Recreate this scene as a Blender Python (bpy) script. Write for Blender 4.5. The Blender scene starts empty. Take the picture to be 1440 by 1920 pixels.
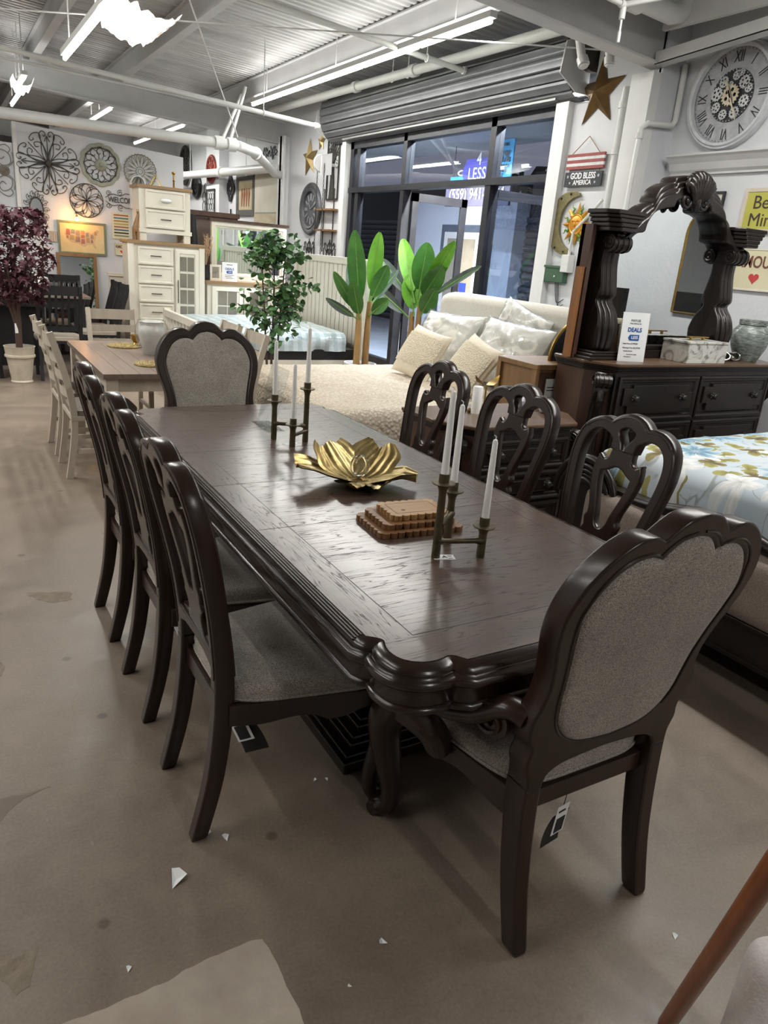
import bpy, math, random
from math import sin, cos, pi, radians as RAD
from mathutils import Vector as V, Matrix as Mx, Euler, noise as NZ
random.seed(7)
S = bpy.context.scene
C = S.collection
# ------------------------------------------------------------------ camera
cam_d = bpy.data.cameras.new('camera'); cam = bpy.data.objects.new('camera', cam_d); C.objects.link(cam)
cam_d.sensor_fit = 'VERTICAL'; cam_d.sensor_height = 36; cam_d.sensor_width = 27; cam_d.lens = 1372/1920*36
cam_d.clip_start = .05; cam_d.clip_end = 300
_y, _p, _r = RAD(31.38), RAD(19.30), RAD(4.88)
_f = V((sin(_y)*cos(_p), cos(_y)*cos(_p), -sin(_p))); _rt = V((cos(_y), -sin(_y), 0)); _up = _rt.cross(_f)
_R = cos(_r)*_rt + sin(_r)*_up; _U = -sin(_r)*_rt + cos(_r)*_up
cam.matrix_world = Mx(((_R.x, _U.x, -_f.x, 0), (_R.y, _U.y, -_f.y, 0), (_R.z, _U.z, -_f.z, 1.6), (0, 0, 0, 1)))
S.camera = cam
# ------------------------------------------------------------------ world, exposure
W = bpy.data.worlds.new('dusk_sky'); S.world = W; W.use_nodes = True
wn = W.node_tree.nodes; wb = wn['Background']
wb.inputs[0].default_value = (.62, .58, .66, 1); wb.inputs[1].default_value = .6
S.view_settings.view_transform = 'Standard'; S.view_settings.look = 'None'
S.view_settings.gamma = 1; S.view_settings.use_curve_mapping = False
S.view_settings.exposure = 0.18
S.cycles.max_bounces = 7; S.cycles.diffuse_bounces = 3; S.cycles.glossy_bounces = 3; S.cycles.transmission_bounces = 5; S.cycles.transparent_max_bounces = 10
S.cycles.caustics_reflective = False; S.cycles.caustics_refractive = False; S.cycles.sample_clamp_indirect = 8; S.cycles.adaptive_threshold = .045
LIGHT = 1.0      # strength of the shop's fluorescent strips
# ------------------------------------------------------------------ colour and material helpers
def lin(c):
    if isinstance(c, str):
        c = [int(c[i:i+2], 16)/255 for i in (0, 2, 4)]
    return tuple(x/12.92 if x <= .04045 else ((x+.055)/1.055)**2.4 for x in c) + (1,)
MATS = {}
class NT:
    def __init__(s, name):
        s.m = bpy.data.materials.new(name); s.m.use_nodes = True
        s.t = s.m.node_tree; s.n = s.t.nodes; s.b = s.n['Principled BSDF']
    def add(s, typ, **kw):
        n = s.n.new(typ)
        for k, v in kw.items(): setattr(n, k, v)
        return n
    def l(s, a, b): s.t.links.new(a, b)
    def math(s, op, a, b=None):
        n = s.add('ShaderNodeMath', operation=op)
        for i, x in enumerate((a, b)):
            if x is None: continue
            if isinstance(x, (int, float)): n.inputs[i].default_value = x
            else: s.l(x, n.inputs[i])
        return n.outputs[0]
    def coord(s, scale=(1, 1, 1), rot=(0, 0, 0), kind='Object'):
        tc = s.add('ShaderNodeTexCoord'); mp = s.add('ShaderNodeMapping')
        mp.inputs['Scale'].default_value = scale; mp.inputs['Rotation'].default_value = rot
        s.l(tc.outputs[kind], mp.inputs['Vector']); return mp.outputs[0]
    def noise(s, vec, scale, detail=3, rough=.5, dist=0):
        n = s.add('ShaderNodeTexNoise'); n.inputs['Scale'].default_value = scale
        n.inputs['Detail'].default_value = detail; n.inputs['Roughness'].default_value = rough
        n.inputs['Distortion'].default_value = dist
        s.l(vec, n.inputs['Vector']); return n.outputs[0]
    def ramp(s, fac, stops):
        r = s.add('ShaderNodeValToRGB'); e = r.color_ramp.elements
        while len(e) < len(stops): e.new(.5)
        for k, (p, c) in zip(e, stops): k.position = p; k.color = lin(c)
        s.l(fac, r.inputs[0]); return r.outputs[0]
    def mix(s, fac, a, b, blend='MIX'):
        n = s.add('ShaderNodeMix', data_type='RGBA', blend_type=blend)
        for i, x in ((0, fac), (6, a), (7, b)):
            if isinstance(x, (int, float)): n.inputs[i].default_value = x
            elif isinstance(x, (str, tuple)): n.inputs[i].default_value = lin(x)
            else: s.l(x, n.inputs[i])
        return n.outputs[2]
    def bump(s, h, strength, dist=.01):
        b = s.add('ShaderNodeBump'); b.inputs['Strength'].default_value = strength
        b.inputs['Distance'].default_value = dist
        s.l(h, b.inputs['Height']); s.l(b.outputs[0], s.b.inputs['Normal'])
def mat(name, col, rough=.5, metal=0, col2=None, scale=6, detail=4, bump=0, bscale=80, stretch=(1, 1, 1), coat=0, spec=None,
        lo=.3, hi=.7, dist=0, emit=None, estr=0, sheen=0, alpha=1, trans=0):
    if name in MATS: return MATS[name]
    t = NT(name); b = t.b
    b.inputs['Roughness'].default_value = rough; b.inputs['Metallic'].default_value = metal
    if coat: b.inputs['Coat Weight'].default_value = coat; b.inputs['Coat Roughness'].default_value = .15
    if spec is not None: b.inputs['Specular IOR Level'].default_value = spec
    if sheen: b.inputs['Sheen Weight'].default_value = sheen
    if trans: b.inputs['Transmission Weight'].default_value = trans
    if col2 is not None:
        v = t.coord(stretch); t.l(t.ramp(t.noise(v, scale, detail, .55, dist), [(lo, col), (hi, col2)]), b.inputs['Base Color'])
    else: b.inputs['Base Color'].default_value = lin(col)
    if bump: t.bump(t.noise(t.coord(stretch), bscale, 3), bump, .004)
    if emit: b.inputs['Emission Color'].default_value = lin(emit); b.inputs['Emission Strength'].default_value = estr
    if alpha < 1: b.inputs['Alpha'].default_value = alpha
    MATS[name] = t.m; return t.m
def glass_mat(name, tint='FFFFFF', ior=1.45, rough=0.0, refl='FFFFFF'):
    if name in MATS: return MATS[name]
    t = NT(name); out = t.n['Material Output']; t.n.remove(t.b)
    lw_ = t.add('ShaderNodeLayerWeight'); f0 = ((ior-1)/(ior+1))**2; fac = t.math('ADD', t.math('MULTIPLY', t.math('POWER', lw_.outputs['Facing'], 5.0), 1-f0), f0)
    tr = t.add('ShaderNodeBsdfTransparent'); tr.inputs[0].default_value = lin(tint)
    gl = t.add('ShaderNodeBsdfGlossy'); gl.inputs['Roughness'].default_value = rough; gl.inputs[0].default_value = lin(refl)
    mx = t.add('ShaderNodeMixShader'); t.l(fac, mx.inputs[0]); t.l(tr.outputs[0], mx.inputs[1]); t.l(gl.outputs[0], mx.inputs[2])
    t.l(mx.outputs[0], out.inputs[0]); MATS[name] = t.m; return t.m
def shade_mat(name, col, tint):
    t = NT(name); out = t.n['Material Output']; tr = t.add('ShaderNodeBsdfTranslucent'); tr.inputs[0].default_value = lin(tint); t.b.inputs['Base Color'].default_value = lin(col); t.b.inputs['Roughness'].default_value = .4
    mx = t.add('ShaderNodeMixShader'); mx.inputs[0].default_value = .6; t.l(t.b.outputs[0], mx.inputs[1]); t.l(tr.outputs[0], mx.inputs[2]); t.l(mx.outputs[0], out.inputs[0]); return t.m
def wood_mat(name, c1, c2, axis='y', rough=.35, fine=1.0, coat=.0, c3=None, bump=.15, dens=1.0):
    """long grain along axis, in object space"""
    if name in MATS: return MATS[name]
    t = NT(name); s = {'x': (1, 9, 9), 'y': (9, 1, 9), 'z': (9, 9, 1)}[axis]
    v = t.coord(s); n1 = t.noise(v, 1.6*dens, 5, .62, .6)
    v2 = t.coord(tuple(k*6 for k in s)); n2 = t.noise(v2, 2.2*dens*fine, 3, .6)
    col = t.ramp(n1, [(.32, c1), (.68, c2)]); col = t.mix(t.ramp(n2, [(.40, '000000'), (.62, 'FFFFFF')]), t.mix(.35, col, c1), col)
    t.l(col, t.b.inputs['Base Color']); t.b.inputs['Roughness'].default_value = rough
    if coat: t.b.inputs['Coat Weight'].default_value = coat; t.b.inputs['Coat Roughness'].default_value = .2
    if bump: t.bump(n2, bump, .002)
    MATS[name] = t.m; return t.m
# ------------------------------------------------------------------ mesh helpers
def rot(ax, a): return Mx.Rotation(a, 4, ax)
def T(x, y, z): return Mx.Translation((x, y, z))
I4 = Mx.Identity(4)
class MB:
    def __init__(s): s.v = []; s.f = []
    def add(s, vs, fs, m=None):
        o = len(s.v)
        s.v += [tuple(m @ V(p)) for p in vs] if m is not None else [tuple(p) for p in vs]
        s.f += [tuple(i+o for i in f) for f in fs]; return s
    def box(s, c, d, m=None):
        x, y, z = c; a, b, h = d[0]/2, d[1]/2, d[2]/2
        vs = [(x+i*a, y+j*b, z+k*h) for i in (-1, 1) for j in (-1, 1) for k in (-1, 1)]
        return s.add(vs, [(0, 1, 3, 2), (4, 6, 7, 5), (0, 4, 5, 1), (2, 3, 7, 6), (0, 2, 6, 4), (1, 5, 7, 3)], m)
    def bx(s, x0, x1, y0, y1, z0, z1, m=None):
        return s.box(((x0+x1)/2, (y0+y1)/2, (z0+z1)/2), (x1-x0, y1-y0, z1-z0), m)
    def prism(s, pts, z0, z1, m=None):
        n = len(pts)
        if sum(pts[i][0]*pts[(i+1) % n][1]-pts[(i+1) % n][0]*pts[i][1] for i in range(n)) < 0: pts = pts[::-1]
        vs = [(p[0], p[1], z0) for p in pts] + [(p[0], p[1], z1) for p in pts]
        return s.add(vs, [tuple(range(n-1, -1, -1)), tuple(range(n, 2*n))] + [(i, (i+1) % n, n+(i+1) % n, n+i) for i in range(n)], m)
    def lathe(s, prof, seg=24, m=None, cap=True):
        vs = []; fs = []; n = len(prof)
        for i in range(seg):
            a = 2*pi*i/seg
            vs += [(r*cos(a), r*sin(a), z) for r, z in prof]
        for i in range(seg):
            j = (i+1) % seg
            for k in range(n-1): fs.append((i*n+k, j*n+k, j*n+k+1, i*n+k+1))
        if cap:
            if prof[0][0] > 1e-4: fs.append(tuple(i*n for i in range(seg-1, -1, -1)))
            if prof[-1][0] > 1e-4: fs.append(tuple(i*n+n-1 for i in range(seg)))
        return s.add(vs, fs, m)
    def tube(s, path, r, seg=8, closed=False, m=None, flat=1.0, up=None, caps=True):
        P = [V(p) for p in path]; n = len(P)
        rr = r if isinstance(r, (list, tuple)) else [r]*n
        vs = []; fs = []; prev = None
        for i, p in enumerate(P):
            if closed: t = (P[(i+1) % n]-P[i-1])
            else: t = P[min(i+1, n-1)]-P[max(i-1, 0)]
            t = t.normalized() if t.length > 1e-9 else V((0, 0, 1))
            if up is not None: a = V(up)
            elif prev is None: a = V((0, 0, 1)) if abs(t.z) < .9 else V((1, 0, 0))
            else: a = prev
            b = (a - t*a.dot(t)); b = b.normalized() if b.length > 1e-6 else t.orthogonal().normalized()
            prev = b; c = t.cross(b)
            for k in range(seg):
                an = 2*pi*(k+.5)/seg
                vs.append(p + (b*cos(an)*flat + c*sin(an))*rr[i])
        m2 = n if closed else n-1
        for i in range(m2):
            j = (i+1) % n
            for k in range(seg):
                k2 = (k+1) % seg; fs.append((i*seg+k, i*seg+k2, j*seg+k2, j*seg+k))
        if not closed and caps: fs += [tuple(range(seg-1, -1, -1)), tuple((n-1)*seg+k for k in range(seg))]
        return s.add(vs, fs, m)
    def grid(s, fn, nu, nv, m=None, wrap_u=False):
        vs = [fn(i/(nu if wrap_u else nu-1), j/(nv-1)) for i in range(nu) for j in range(nv)]
        fs = [(i*nv+j, ((i+1) % nu)*nv+j, ((i+1) % nu)*nv+j+1, i*nv+j+1) for i in range(nu if wrap_u else nu-1) for j in range(nv-1)]
        return s.add(vs, fs, m)
    def ball(s, c, r, seg=16, rings=10, m=None):
        r = (r, r, r) if not isinstance(r, (tuple, list)) else r
        vs = [(c[0], c[1], c[2]-r[2])]; fs = []
        for j in range(1, rings):
            a = -pi/2+pi*j/rings
            vs += [(c[0]+r[0]*cos(a)*cos(2*pi*i/seg), c[1]+r[1]*cos(a)*sin(2*pi*i/seg), c[2]+r[2]*sin(a)) for i in range(seg)]
        vs.append((c[0], c[1], c[2]+r[2])); L = len(vs)-1
        for i in range(seg):
            j = (i+1) % seg; fs.append((0, 1+j, 1+i)); fs.append((L, 1+(rings-2)*seg+i, 1+(rings-2)*seg+j))
            for k in range(rings-2): fs.append((1+k*seg+i, 1+k*seg+j, 1+(k+1)*seg+j, 1+(k+1)*seg+i))
        return s.add(vs, fs, m)
    def sweep(s, loop, prof, m=None, cap_in=None):
        """closed 2D loop (ccw); prof = [(outward offset, z)]"""
        n = len(loop); nn = []
        for i in range(n):
            a, b = V(loop[i-1]), V(loop[(i+1) % n]); t = (b-a).normalized(); nn.append(V((t.y, -t.x)))
        vs = [(loop[i][0]+nn[i].x*o, loop[i][1]+nn[i].y*o, z) for i in range(n) for o, z in prof]; k = len(prof)
        fs = [(i*k+j, ((i+1) % n)*k+j, ((i+1) % n)*k+j+1, i*k+j+1) for i in range(n) for j in range(k-1)]
        return s.add(vs, [f[::-1] for f in fs], m)
    def frame(s, w, h, prof, m=None):
        """mitred rectangular frame in xz plane, prof=[(inset, depth y)], centred on origin"""
        k = len(prof); vs = []; fs = []
        for sx, sz in ((-1, -1), (1, -1), (1, 1), (-1, 1)):
            vs += [(sx*(w/2-i), d, sz*(h/2-i)) for i, d in prof]
        for c in range(4):
            e = (c+1) % 4
            for j in range(k-1): fs.append((c*k+j, e*k+j, e*k+j+1, c*k+j+1))
        return s.add(vs, fs, m)
    def shape(s, splines, depth, bevel=0.0, fn=None, m=None, bres=1):
        vs, fs = shape2d(splines, depth, bevel, bres)
        if fn: vs = [fn(*p) for p in vs]
        return s.add(vs, fs, m)
    def text(s, body, size, ext=.002, m=None, align='CENTER', sx=1.0, bold=0.0):
        vs, fs = text2d(body, size, ext, align, bold)
        return s.add([(p[0]*sx, p[1], p[2]) for p in vs], fs, m)
    def build(s, name, material, parent=None, smooth=True, angle=40, loc=None, bevel=0, rotz=None):
        me = bpy.data.meshes.new(name); me.from_pydata(s.v, [], s.f); me.update()
        if smooth and len(me.polygons):
            me.polygons.foreach_set('use_smooth', [True]*len(me.polygons)); me.set_sharp_from_angle(angle=RAD(angle))
        o = bpy.data.objects.new(name, me); C.objects.link(o)
        if material: me.materials.append(material)
        if parent: o.parent = parent
        if loc: o.location = loc
        if rotz is not None: o.rotation_euler[2] = rotz
        if bevel:
            b = o.modifiers.new('bevel', 'BEVEL'); b.width = bevel; b.segments = 2; b.limit_method = 'ANGLE'; b.angle_limit = RAD(35)
        return o
def shape2d(splines, depth, bevel=0.0, bres=1):
    cu = bpy.data.curves.new('t', 'CURVE'); cu.dimensions = '2D'; cu.fill_mode = 'BOTH'
    cu.extrude = max(depth/2-bevel, 0); cu.bevel_depth = bevel; cu.bevel_resolution = bres; cu.offset = -bevel
    for sp in splines:
        q = cu.splines.new('POLY'); q.points.add(len(sp)-1); q.use_cyclic_u = True
        for i, p in enumerate(sp): q.points[i].co = (p[0], p[1], 0, 1)
    return _conv(cu)
def text2d(body, size, ext, align='CENTER', bold=0.0):
    cu = bpy.data.curves.new('t', 'FONT'); cu.body = body; cu.size = size; cu.extrude = ext; cu.align_x = align; cu.align_y = 'CENTER'
    cu.resolution_u = 3; cu.offset = bold
    return _conv(cu)
def _conv(cu):
    o = bpy.data.objects.new('t', cu); me = o.to_mesh()
    vs = [tuple(v.co) for v in me.vertices]; fs = [tuple(p.vertices) for p in me.polygons]
    o.to_mesh_clear(); bpy.data.objects.remove(o); bpy.data.curves.remove(cu); return vs, fs
def cr(pts, n=6, closed=False):
    """Catmull-Rom through pts"""
    P = [V(p) for p in pts]; k = len(P); out = []
    for i in range(k if closed else k-1):
        p0, p1, p2, p3 = (P[(i-1) % k], P[i], P[(i+1) % k], P[(i+2) % k]) if closed else (P[max(i-1, 0)], P[i], P[i+1], P[min(i+2, k-1)])
        for j in range(n):
            t = j/n; out.append(.5*((2*p1)+(p2-p0)*t+(2*p0-5*p1+4*p2-p3)*t*t+(3*p1-p0-3*p2+p3)*t**3))
    if not closed: out.append(P[-1])
    return [tuple(q) for q in out]
def mirror(half):
    """half outline from top centre (x=0) down the +x side -> full ccw loop"""
    L = [(-x, y) for x, y in half if x > 1e-6]
    return half[::-1] + L if half[0][0] < 1e-6 else half[::-1] + L
def interp(tab, x):
    if x <= tab[0][0]: return tab[0][1]
    for (a, b), (c, d) in zip(tab, tab[1:]):
        if x <= c:
            t = (x-a)/(c-a); return b+(d-b)*t
    return tab[-1][1]
def dense(tab, n=8): return cr([(a, b) for a, b in tab], n)
def tag(o, label, cat, group=None):
    o['label'] = label; o['category'] = cat
    if group: o['group'] = group
    return o
def thing(name, label, cat, loc=(0, 0, 0), rz=0, group=None):
    o = bpy.data.objects.new(name, None); C.objects.link(o); o.empty_display_size = .1
    o.location = loc; o.rotation_euler = (0, 0, rz); return tag(o, label, cat, group)
def struct(o): o['kind'] = 'structure'; return o
def dup(src, loc, rz, label=None, group=None, scale=None):
    def cp(o, par):
        c = o.copy(); C.objects.link(c); c.parent = par
        for ch in o.children: cp(ch, c)
        return c
    r = cp(src, None); r.location = loc; r.rotation_euler = (0, 0, rz)
    if scale: r.scale = (scale,)*3
    if label: r['label'] = label
    if group: r['group'] = group
    return r
def circle(r, n=32, c=(0, 0), ry=None, a0=0): return [(c[0]+r*cos(a0+2*pi*i/n), c[1]+(ry or r)*sin(a0+2*pi*i/n)) for i in range(n)]
def spiral(c, r0, r1, a0, turns, n=20): return [(c[0]+(r0+(r1-r0)*i/n)*cos(a0+2*pi*turns*i/n), c[1]+(r0+(r1-r0)*i/n)*sin(a0+2*pi*turns*i/n)) for i in range(n+1)]
def hang(name, label, cat, loc, wall='right', group=None):
    o = thing(name, label, cat, loc, 0, group)
    o.rotation_euler = (pi/2, 0, -pi/2 if wall == 'right' else 0); return o
# ------------------------------------------------------------------ materials shared by many things
def floor_material():
    t = NT('stained_concrete'); v = t.coord((1, 1, 1))
    a = t.noise(v, .55, 6, .6, .4); b = t.noise(v, 3.5, 7, .7, .5); c = t.noise(v, 110, 3, .6); d = t.noise(v, 1.3, 7, .72, 1.2)
    col = t.ramp(a, [(.34, '655A50'), (.50, '7A6D61'), (.66, '918376')])
    col = t.mix(t.math('MULTIPLY', t.ramp(d, [(.50, '000000'), (.64, 'FFFFFF')]), .5), col, '5A4F46')
    col = t.mix(.40, col, t.ramp(b, [(.28, '665A50'), (.72, 'A39382')]))
    col = t.mix(.14, col, t.ramp(c, [(.35, '63564D'), (.66, 'A89886')]))
    vo = t.add('ShaderNodeTexVoronoi'); vo.inputs['Scale'].default_value = 4; t.l(v, vo.inputs['Vector'])
    sp = t.ramp(vo.outputs['Distance'], [(.05, 'FFFFFF'), (.085, '000000')])
    col = t.mix(t.math('MULTIPLY', sp, .55), col, '453B34')
    w = t.noise(t.coord((3, 1.2, 1)), 9, 7, .75); col = t.mix(t.math('MULTIPLY', t.ramp(w, [(.62, '000000'), (.70, 'FFFFFF')]), .4), col, 'AA9D8E')
    t.l(col, t.b.inputs['Base Color']); t.l(t.ramp(b, [(.3, '989898'), (.7, 'C4C4C4')]), t.b.inputs['Roughness'])
    t.bump(b, .10, .004); MATS['floor'] = t.m; return t.m
def deck_material():
    t = NT('galvanised_deck'); v = t.coord((.35, 3, 1)); n = t.noise(v, 1.6, 4, .6)
    t.l(t.ramp(n, [(.3, 'B4B4B3'), (.7, 'DCDCDB')]), t.b.inputs['Base Color']); t.b.inputs['Metallic'].default_value = .3
    t.b.inputs['Roughness'].default_value = .42; return t.m
M_floor = floor_material(); M_deck = deck_material()
M_wall = mat('painted_wall', 'D6D7DB', .6, col2='DEDFE2', scale=1.5, bump=.25, bscale=45)
M_wallb = mat('rough_painted_wall', 'D2D4D9', .6, col2='DCDDE1', scale=2, bump=.5, bscale=28)
M_steel = mat('painted_steel', 'C9C9C9', .45, col2='D4D4D4', scale=3)
M_pipe = mat('white_painted_pipe', 'D9D9D7', .35, col2='E3E3E1', scale=5)
M_white = mat('white_trim', 'DDDDDC', .45, col2='E5E5E4', scale=5)
M_bronze = mat('dark_bronze_frame', '26272B', .4, col2='33343A', scale=6, metal=.3)
M_black = mat('matte_black', '17181A', .45, col2='202124', scale=9)
M_iron = mat('dark_iron', '34332F', .5, metal=.6, col2='4A4842', scale=20)
M_glass = glass_mat('window_glass', 'CED4DC', 1.5)
M_lamp = mat('fluorescent_tube', 'FFFFFF', .4, emit='FBFFF2', estr=14)
M_mirror = mat('mirror_silver', 'E9EDEE', .02, 1.0)
M_paper = mat('white_paper', 'EDEDEE', .6, col2='F3F3F3', scale=9)
M_ink = mat('black_ink', '1B1B1D', .6, col2='26262A', scale=9)
M_blueink = mat('blue_ink', '1E4E96', .6, col2='285CA8', scale=9)
M_candle = mat('candle_wax', 'FAF8F5', .4, col2='FFFEFC', scale=6)
M_gold = mat('gold_metal', '86692F', .34, .9, col2='B4934F', scale=14)
M_goldthin = mat('brass_wire', 'B28E45', .3, .9, col2='C9A65C', scale=14)
M_esp = wood_mat('espresso_wood', '1E1613', '2B201B', 'z', .33, 1.2, .1, bump=.06)
M_espy = wood_mat('espresso_wood_long', '2B201C', '3A2C26', 'y', .28, 1.2, .25, bump=.06)
M_espx = wood_mat('espresso_wood_wide', '2C211D', '3B2D27', 'x', .28, 1.2, .25, bump=.06)
M_dark = wood_mat('dark_walnut', '17100D', '261A14', 'x', .33, 1.2, .1, bump=.08)
M_darkside = wood_mat('brown_walnut_side', '46322A', '5E4437', 'z', .35, 1.0, .1, bump=.1)
M_walnuttop = wood_mat('walnut_top', '54402F', '755945', 'x', .3, 1.0, .2)
M_natural = wood_mat('natural_oak', '7D5E3C', '9C7850', 'z', .45, 1.0)
M_cream = mat('cream_paint', 'DCD6C6', .45, col2='E6E0D1', scale=4, bump=.05, bscale=30)
M_wash = wood_mat('whitewashed_wood', 'B5AA9A', 'C6BCAC', 'z', .5, 1.0, bump=.1)
M_chalk = mat('cream_chalk', 'D9D3C4', .5, col2='E3DDCF', scale=5)
def tweed(name, a, b, s=420):
    t = NT(name); v = t.coord((1, 1, 1)); n = t.noise(v, s, 2, .7); m = t.noise(v, 7, 4, .6)
    col = t.ramp(n, [(.38, a), (.62, b)]); col = t.mix(t.math('MULTIPLY', t.ramp(m, [(.42, '000000'), (.7, 'FFFFFF')]), .35), col, a)
    t.l(col, t.b.inputs['Base Color']); t.b.inputs['Roughness'].default_value = .9; t.b.inputs['Sheen Weight'].default_value = .2
    t.bump(n, .35, .002); MATS[name] = t.m; return t.m
M_tweed = tweed('grey_brown_tweed', '675F59', 'CAC1B7')
M_tweed2 = tweed('taupe_bed_fabric', '77695F', 'A3948A', 260)
# ------------------------------------------------------------------ room shell
XW, XC = 5.2, 5.45          # window wall, clock wall
fl = struct(MB().bx(-7, 30, -5, 34, -.12, 0).build('floor', M_floor, smooth=False))
def blob(poly, name, m, h=.0006, jit=.012, n=5):
    L = []
    for i in range(len(poly)):
        a, b = V(poly[i]), V(poly[(i+1) % len(poly)])
        for k in range(n):
            p = a.lerp(b, k/n); q = NZ.noise_vector(V((p.x*23, p.y*23, 3))); L.append((p.x+q.x*jit, p.y+q.y*jit))
    return MB().prism(L, -.002, h).build(name, m, fl, smooth=False)
M_patch = mat('pale_bare_concrete', 'A29587', .8, col2='B9AD9F', scale=7, bump=.3, bscale=60)
M_patch2 = mat('yellowed_concrete_scar', '7A6E5F', .85, col2='8E8271', scale=30, bump=.8, bscale=90)
blob([(.525, 1.255), (.40, 1.262), (.27, 1.243), (.155, 1.238), (.0, 1.25), (-.05, .8), (.52, .8), (.527, 1.10)], 'concrete_patch', M_patch, n=12, jit=.01)
blob([(-.05, 1.476), (.0, 1.45), (.045, 1.459), (.013, 1.363), (-.015, 1.349), (-.04, 1.402)], 'concrete_scar', M_patch2)
blob([(.20, 3.42), (.26, 3.40), (.37, 3.362), (.37, 3.275), (.28, 3.27), (.23, 3.33)], 'concrete_scar', M_patch2, jit=.02)
blob([(-.04, 2.02), (.13, 2.02), (.06, 2.00), (-.04, 1.90)], 'concrete_stain', mat('stain_light', '7B6F63', .75, col2='82766A', scale=9), .0005)
blob([(.02, 2.85), (.06, 2.83), (.05, 2.72), (.0, 2.70)], 'concrete_scar', M_patch2, jit=.02)
# window wall with opening Y 5.95..10.3, z 0..3.1
w = MB()
w.bx(XW, XW+.2, 10.86, 24, 0, 4.6).bx(XW, XW+.2, 10.32, 10.86, 0, 3.05).bx(XW, XW+.2, 10.32, 10.86, 3.82, 4.6).bx(XW+.15, XW+.2, 10.32, 10.86, 3.05, 3.82).bx(XW, XW+.2, 4.82, 5.55, 0, 4.6).bx(XW, XW+.2, 5.55, 5.9, 0, 3.05).bx(XW, XW+.2, 5.55, 5.9, 3.82, 4.6).bx(XW, XW+.2, 5.9, 10.32, 3.82, 4.6)
struct(w.build('wall_right', M_wall, smooth=False))
w = MB(); w.bx(XC, XC+.2, -5, 4.84, 0, 4.6).bx(XW, XC+.2, 4.80, 4.84, 0, 4.6)
struct(w.build('wall_clock_side', M_wallb, smooth=False))
struct(MB().bx(-7, 5.4, 24, 24.2, 0, 5.2).build('wall_back', M_wall, smooth=False))
struct(MB().bx(-7.2, -7, -5, 24, 0, 5.2).build('wall_left', M_wall, smooth=False))
struct(MB().bx(-7, 5.6, -5.2, -5, 0, 5.2).build('wall_rear', M_wall, smooth=False))
# partition with sloping top carrying the medallions
pw = MB().prism([(.96, 0), (3.02, 0), (3.02, 2.63), (.96, 2.77)], -.1, 0, rot('X', pi/2)).build('wall_partition', M_wall, smooth=False, loc=(0, 11.0, 0)); struct(pw)
struct(MB().bx(-2.5, .93, 11.25, 11.35, 0, 2.55).build('wall_partition_low', M_wall, smooth=False))
struct(MB().bx(.925, .965, 10.98, 11.12, 0, 2.77).build('trim_1', M_white, smooth=False))
struct(MB().bx(2.4, 5.2, 19.6, 19.8, 0, 4.2).build('wall_far', M_wall, smooth=False))
# columns on the window wall
struct(MB().bx(5.0, XW, 15.6, 16.45, 0, 3.7).build('wall_column', M_wall, smooth=False))
struct(MB().bx(5.06, XW, 12.50, 12.58, 0, 3.3).bx(5.06, 5.1, 12.42, 12.66, 0, 3.3).build('trim_2', M_white, smooth=False))
struct(MB().bx(5.10, XW, 4.80, 5.03, 0, 3.16).build('trim_3', M_white, smooth=False))
# ceiling: ribbed steel deck, ribs across (x), falling towards the windows
def zdeck(x): return 3.86+.06*(4.2-x)
d = MB(); ys = []
y = -5.0
while y < 24:
    ys += [(y, 0), (y+.05, 0), (y+.065, .032), (y+.105, .032), (y+.12, 0)]; y += .12
vs = []; fs = []
for (yy, dz) in ys: vs += [(-7, yy, zdeck(-7)+dz), (5.6, yy, zdeck(5.6)+dz)]
for i in range(len(ys)-1): fs.append((2*i, 2*i+1, 2*i+3, 2*i+2))
d.add(vs, fs); ce = struct(d.build('ceiling', M_deck, smooth=False))
struct(MB().bx(-7, 5.6, -5, 24, 4.75, 4.8).build('ceiling_roof_skin', M_steel, smooth=False))
def ibeam(name, p0, p1, h, wd, m=M_steel, t=.012, tf=.016):
    """I section from p0 to p1 (bottom centre line), as part of the roof frame"""
    a, b = V(p0), V(p1); L = (b-a).length; mb = MB()
    mb.bx(-wd/2, wd/2, 0, L, 0, tf).bx(-wd/2, wd/2, 0, L, h-tf, h).bx(-t/2, t/2, 0, L, tf, h-tf)
    q = V((0, 1, 0)).rotation_difference(b-a); mm = T(*a) @ q.to_matrix().to_4x4()
    if abs((b-a).normalized().x) > .9:
        ax = (b-a).normalized(); s_ = V((0, 1, 0)).cross(V((0, 0, 1))); sd = ax.cross(V((0, 0, 1))).normalized(); u = sd.cross(ax)
        mm = Mx(((sd.x, ax.x, u.x, a.x), (sd.y, ax.y, u.y, a.y), (sd.z, ax.z, u.z, a.z), (0, 0, 0, 1)))
    o = MB().add(mb.v, mb.f, mm).build(name, m, smooth=False); return struct(o)
def zb(x): return 3.20+.06*(5.2-x)
for i, yb in enumerate((-3.2, 4.85, 12.8, 20.0)):
    ibeam('trim_roof_beam', (-7, yb, zb(-7)), (5.2, yb, zb(5.2)), .33, .16)
for i, xp in enumerate((-5.6, -4.0, -2.3, -.5, 1.4, 2.55, 4.2)):
    ibeam('trim_roof_purlin', (xp, -5, zdeck(xp)-.27), (xp, 24, zdeck(xp)-.27), .265, .1)
# eave channel over the clock wall and diagonal brace
struct(MB().bx(5.0, 5.44, -5, 4.7, 3.60, 3.64).bx(5.0, 5.04, -5, 4.7, 3.40, 3.64).build('trim_eave', M_steel, smooth=False))
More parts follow.
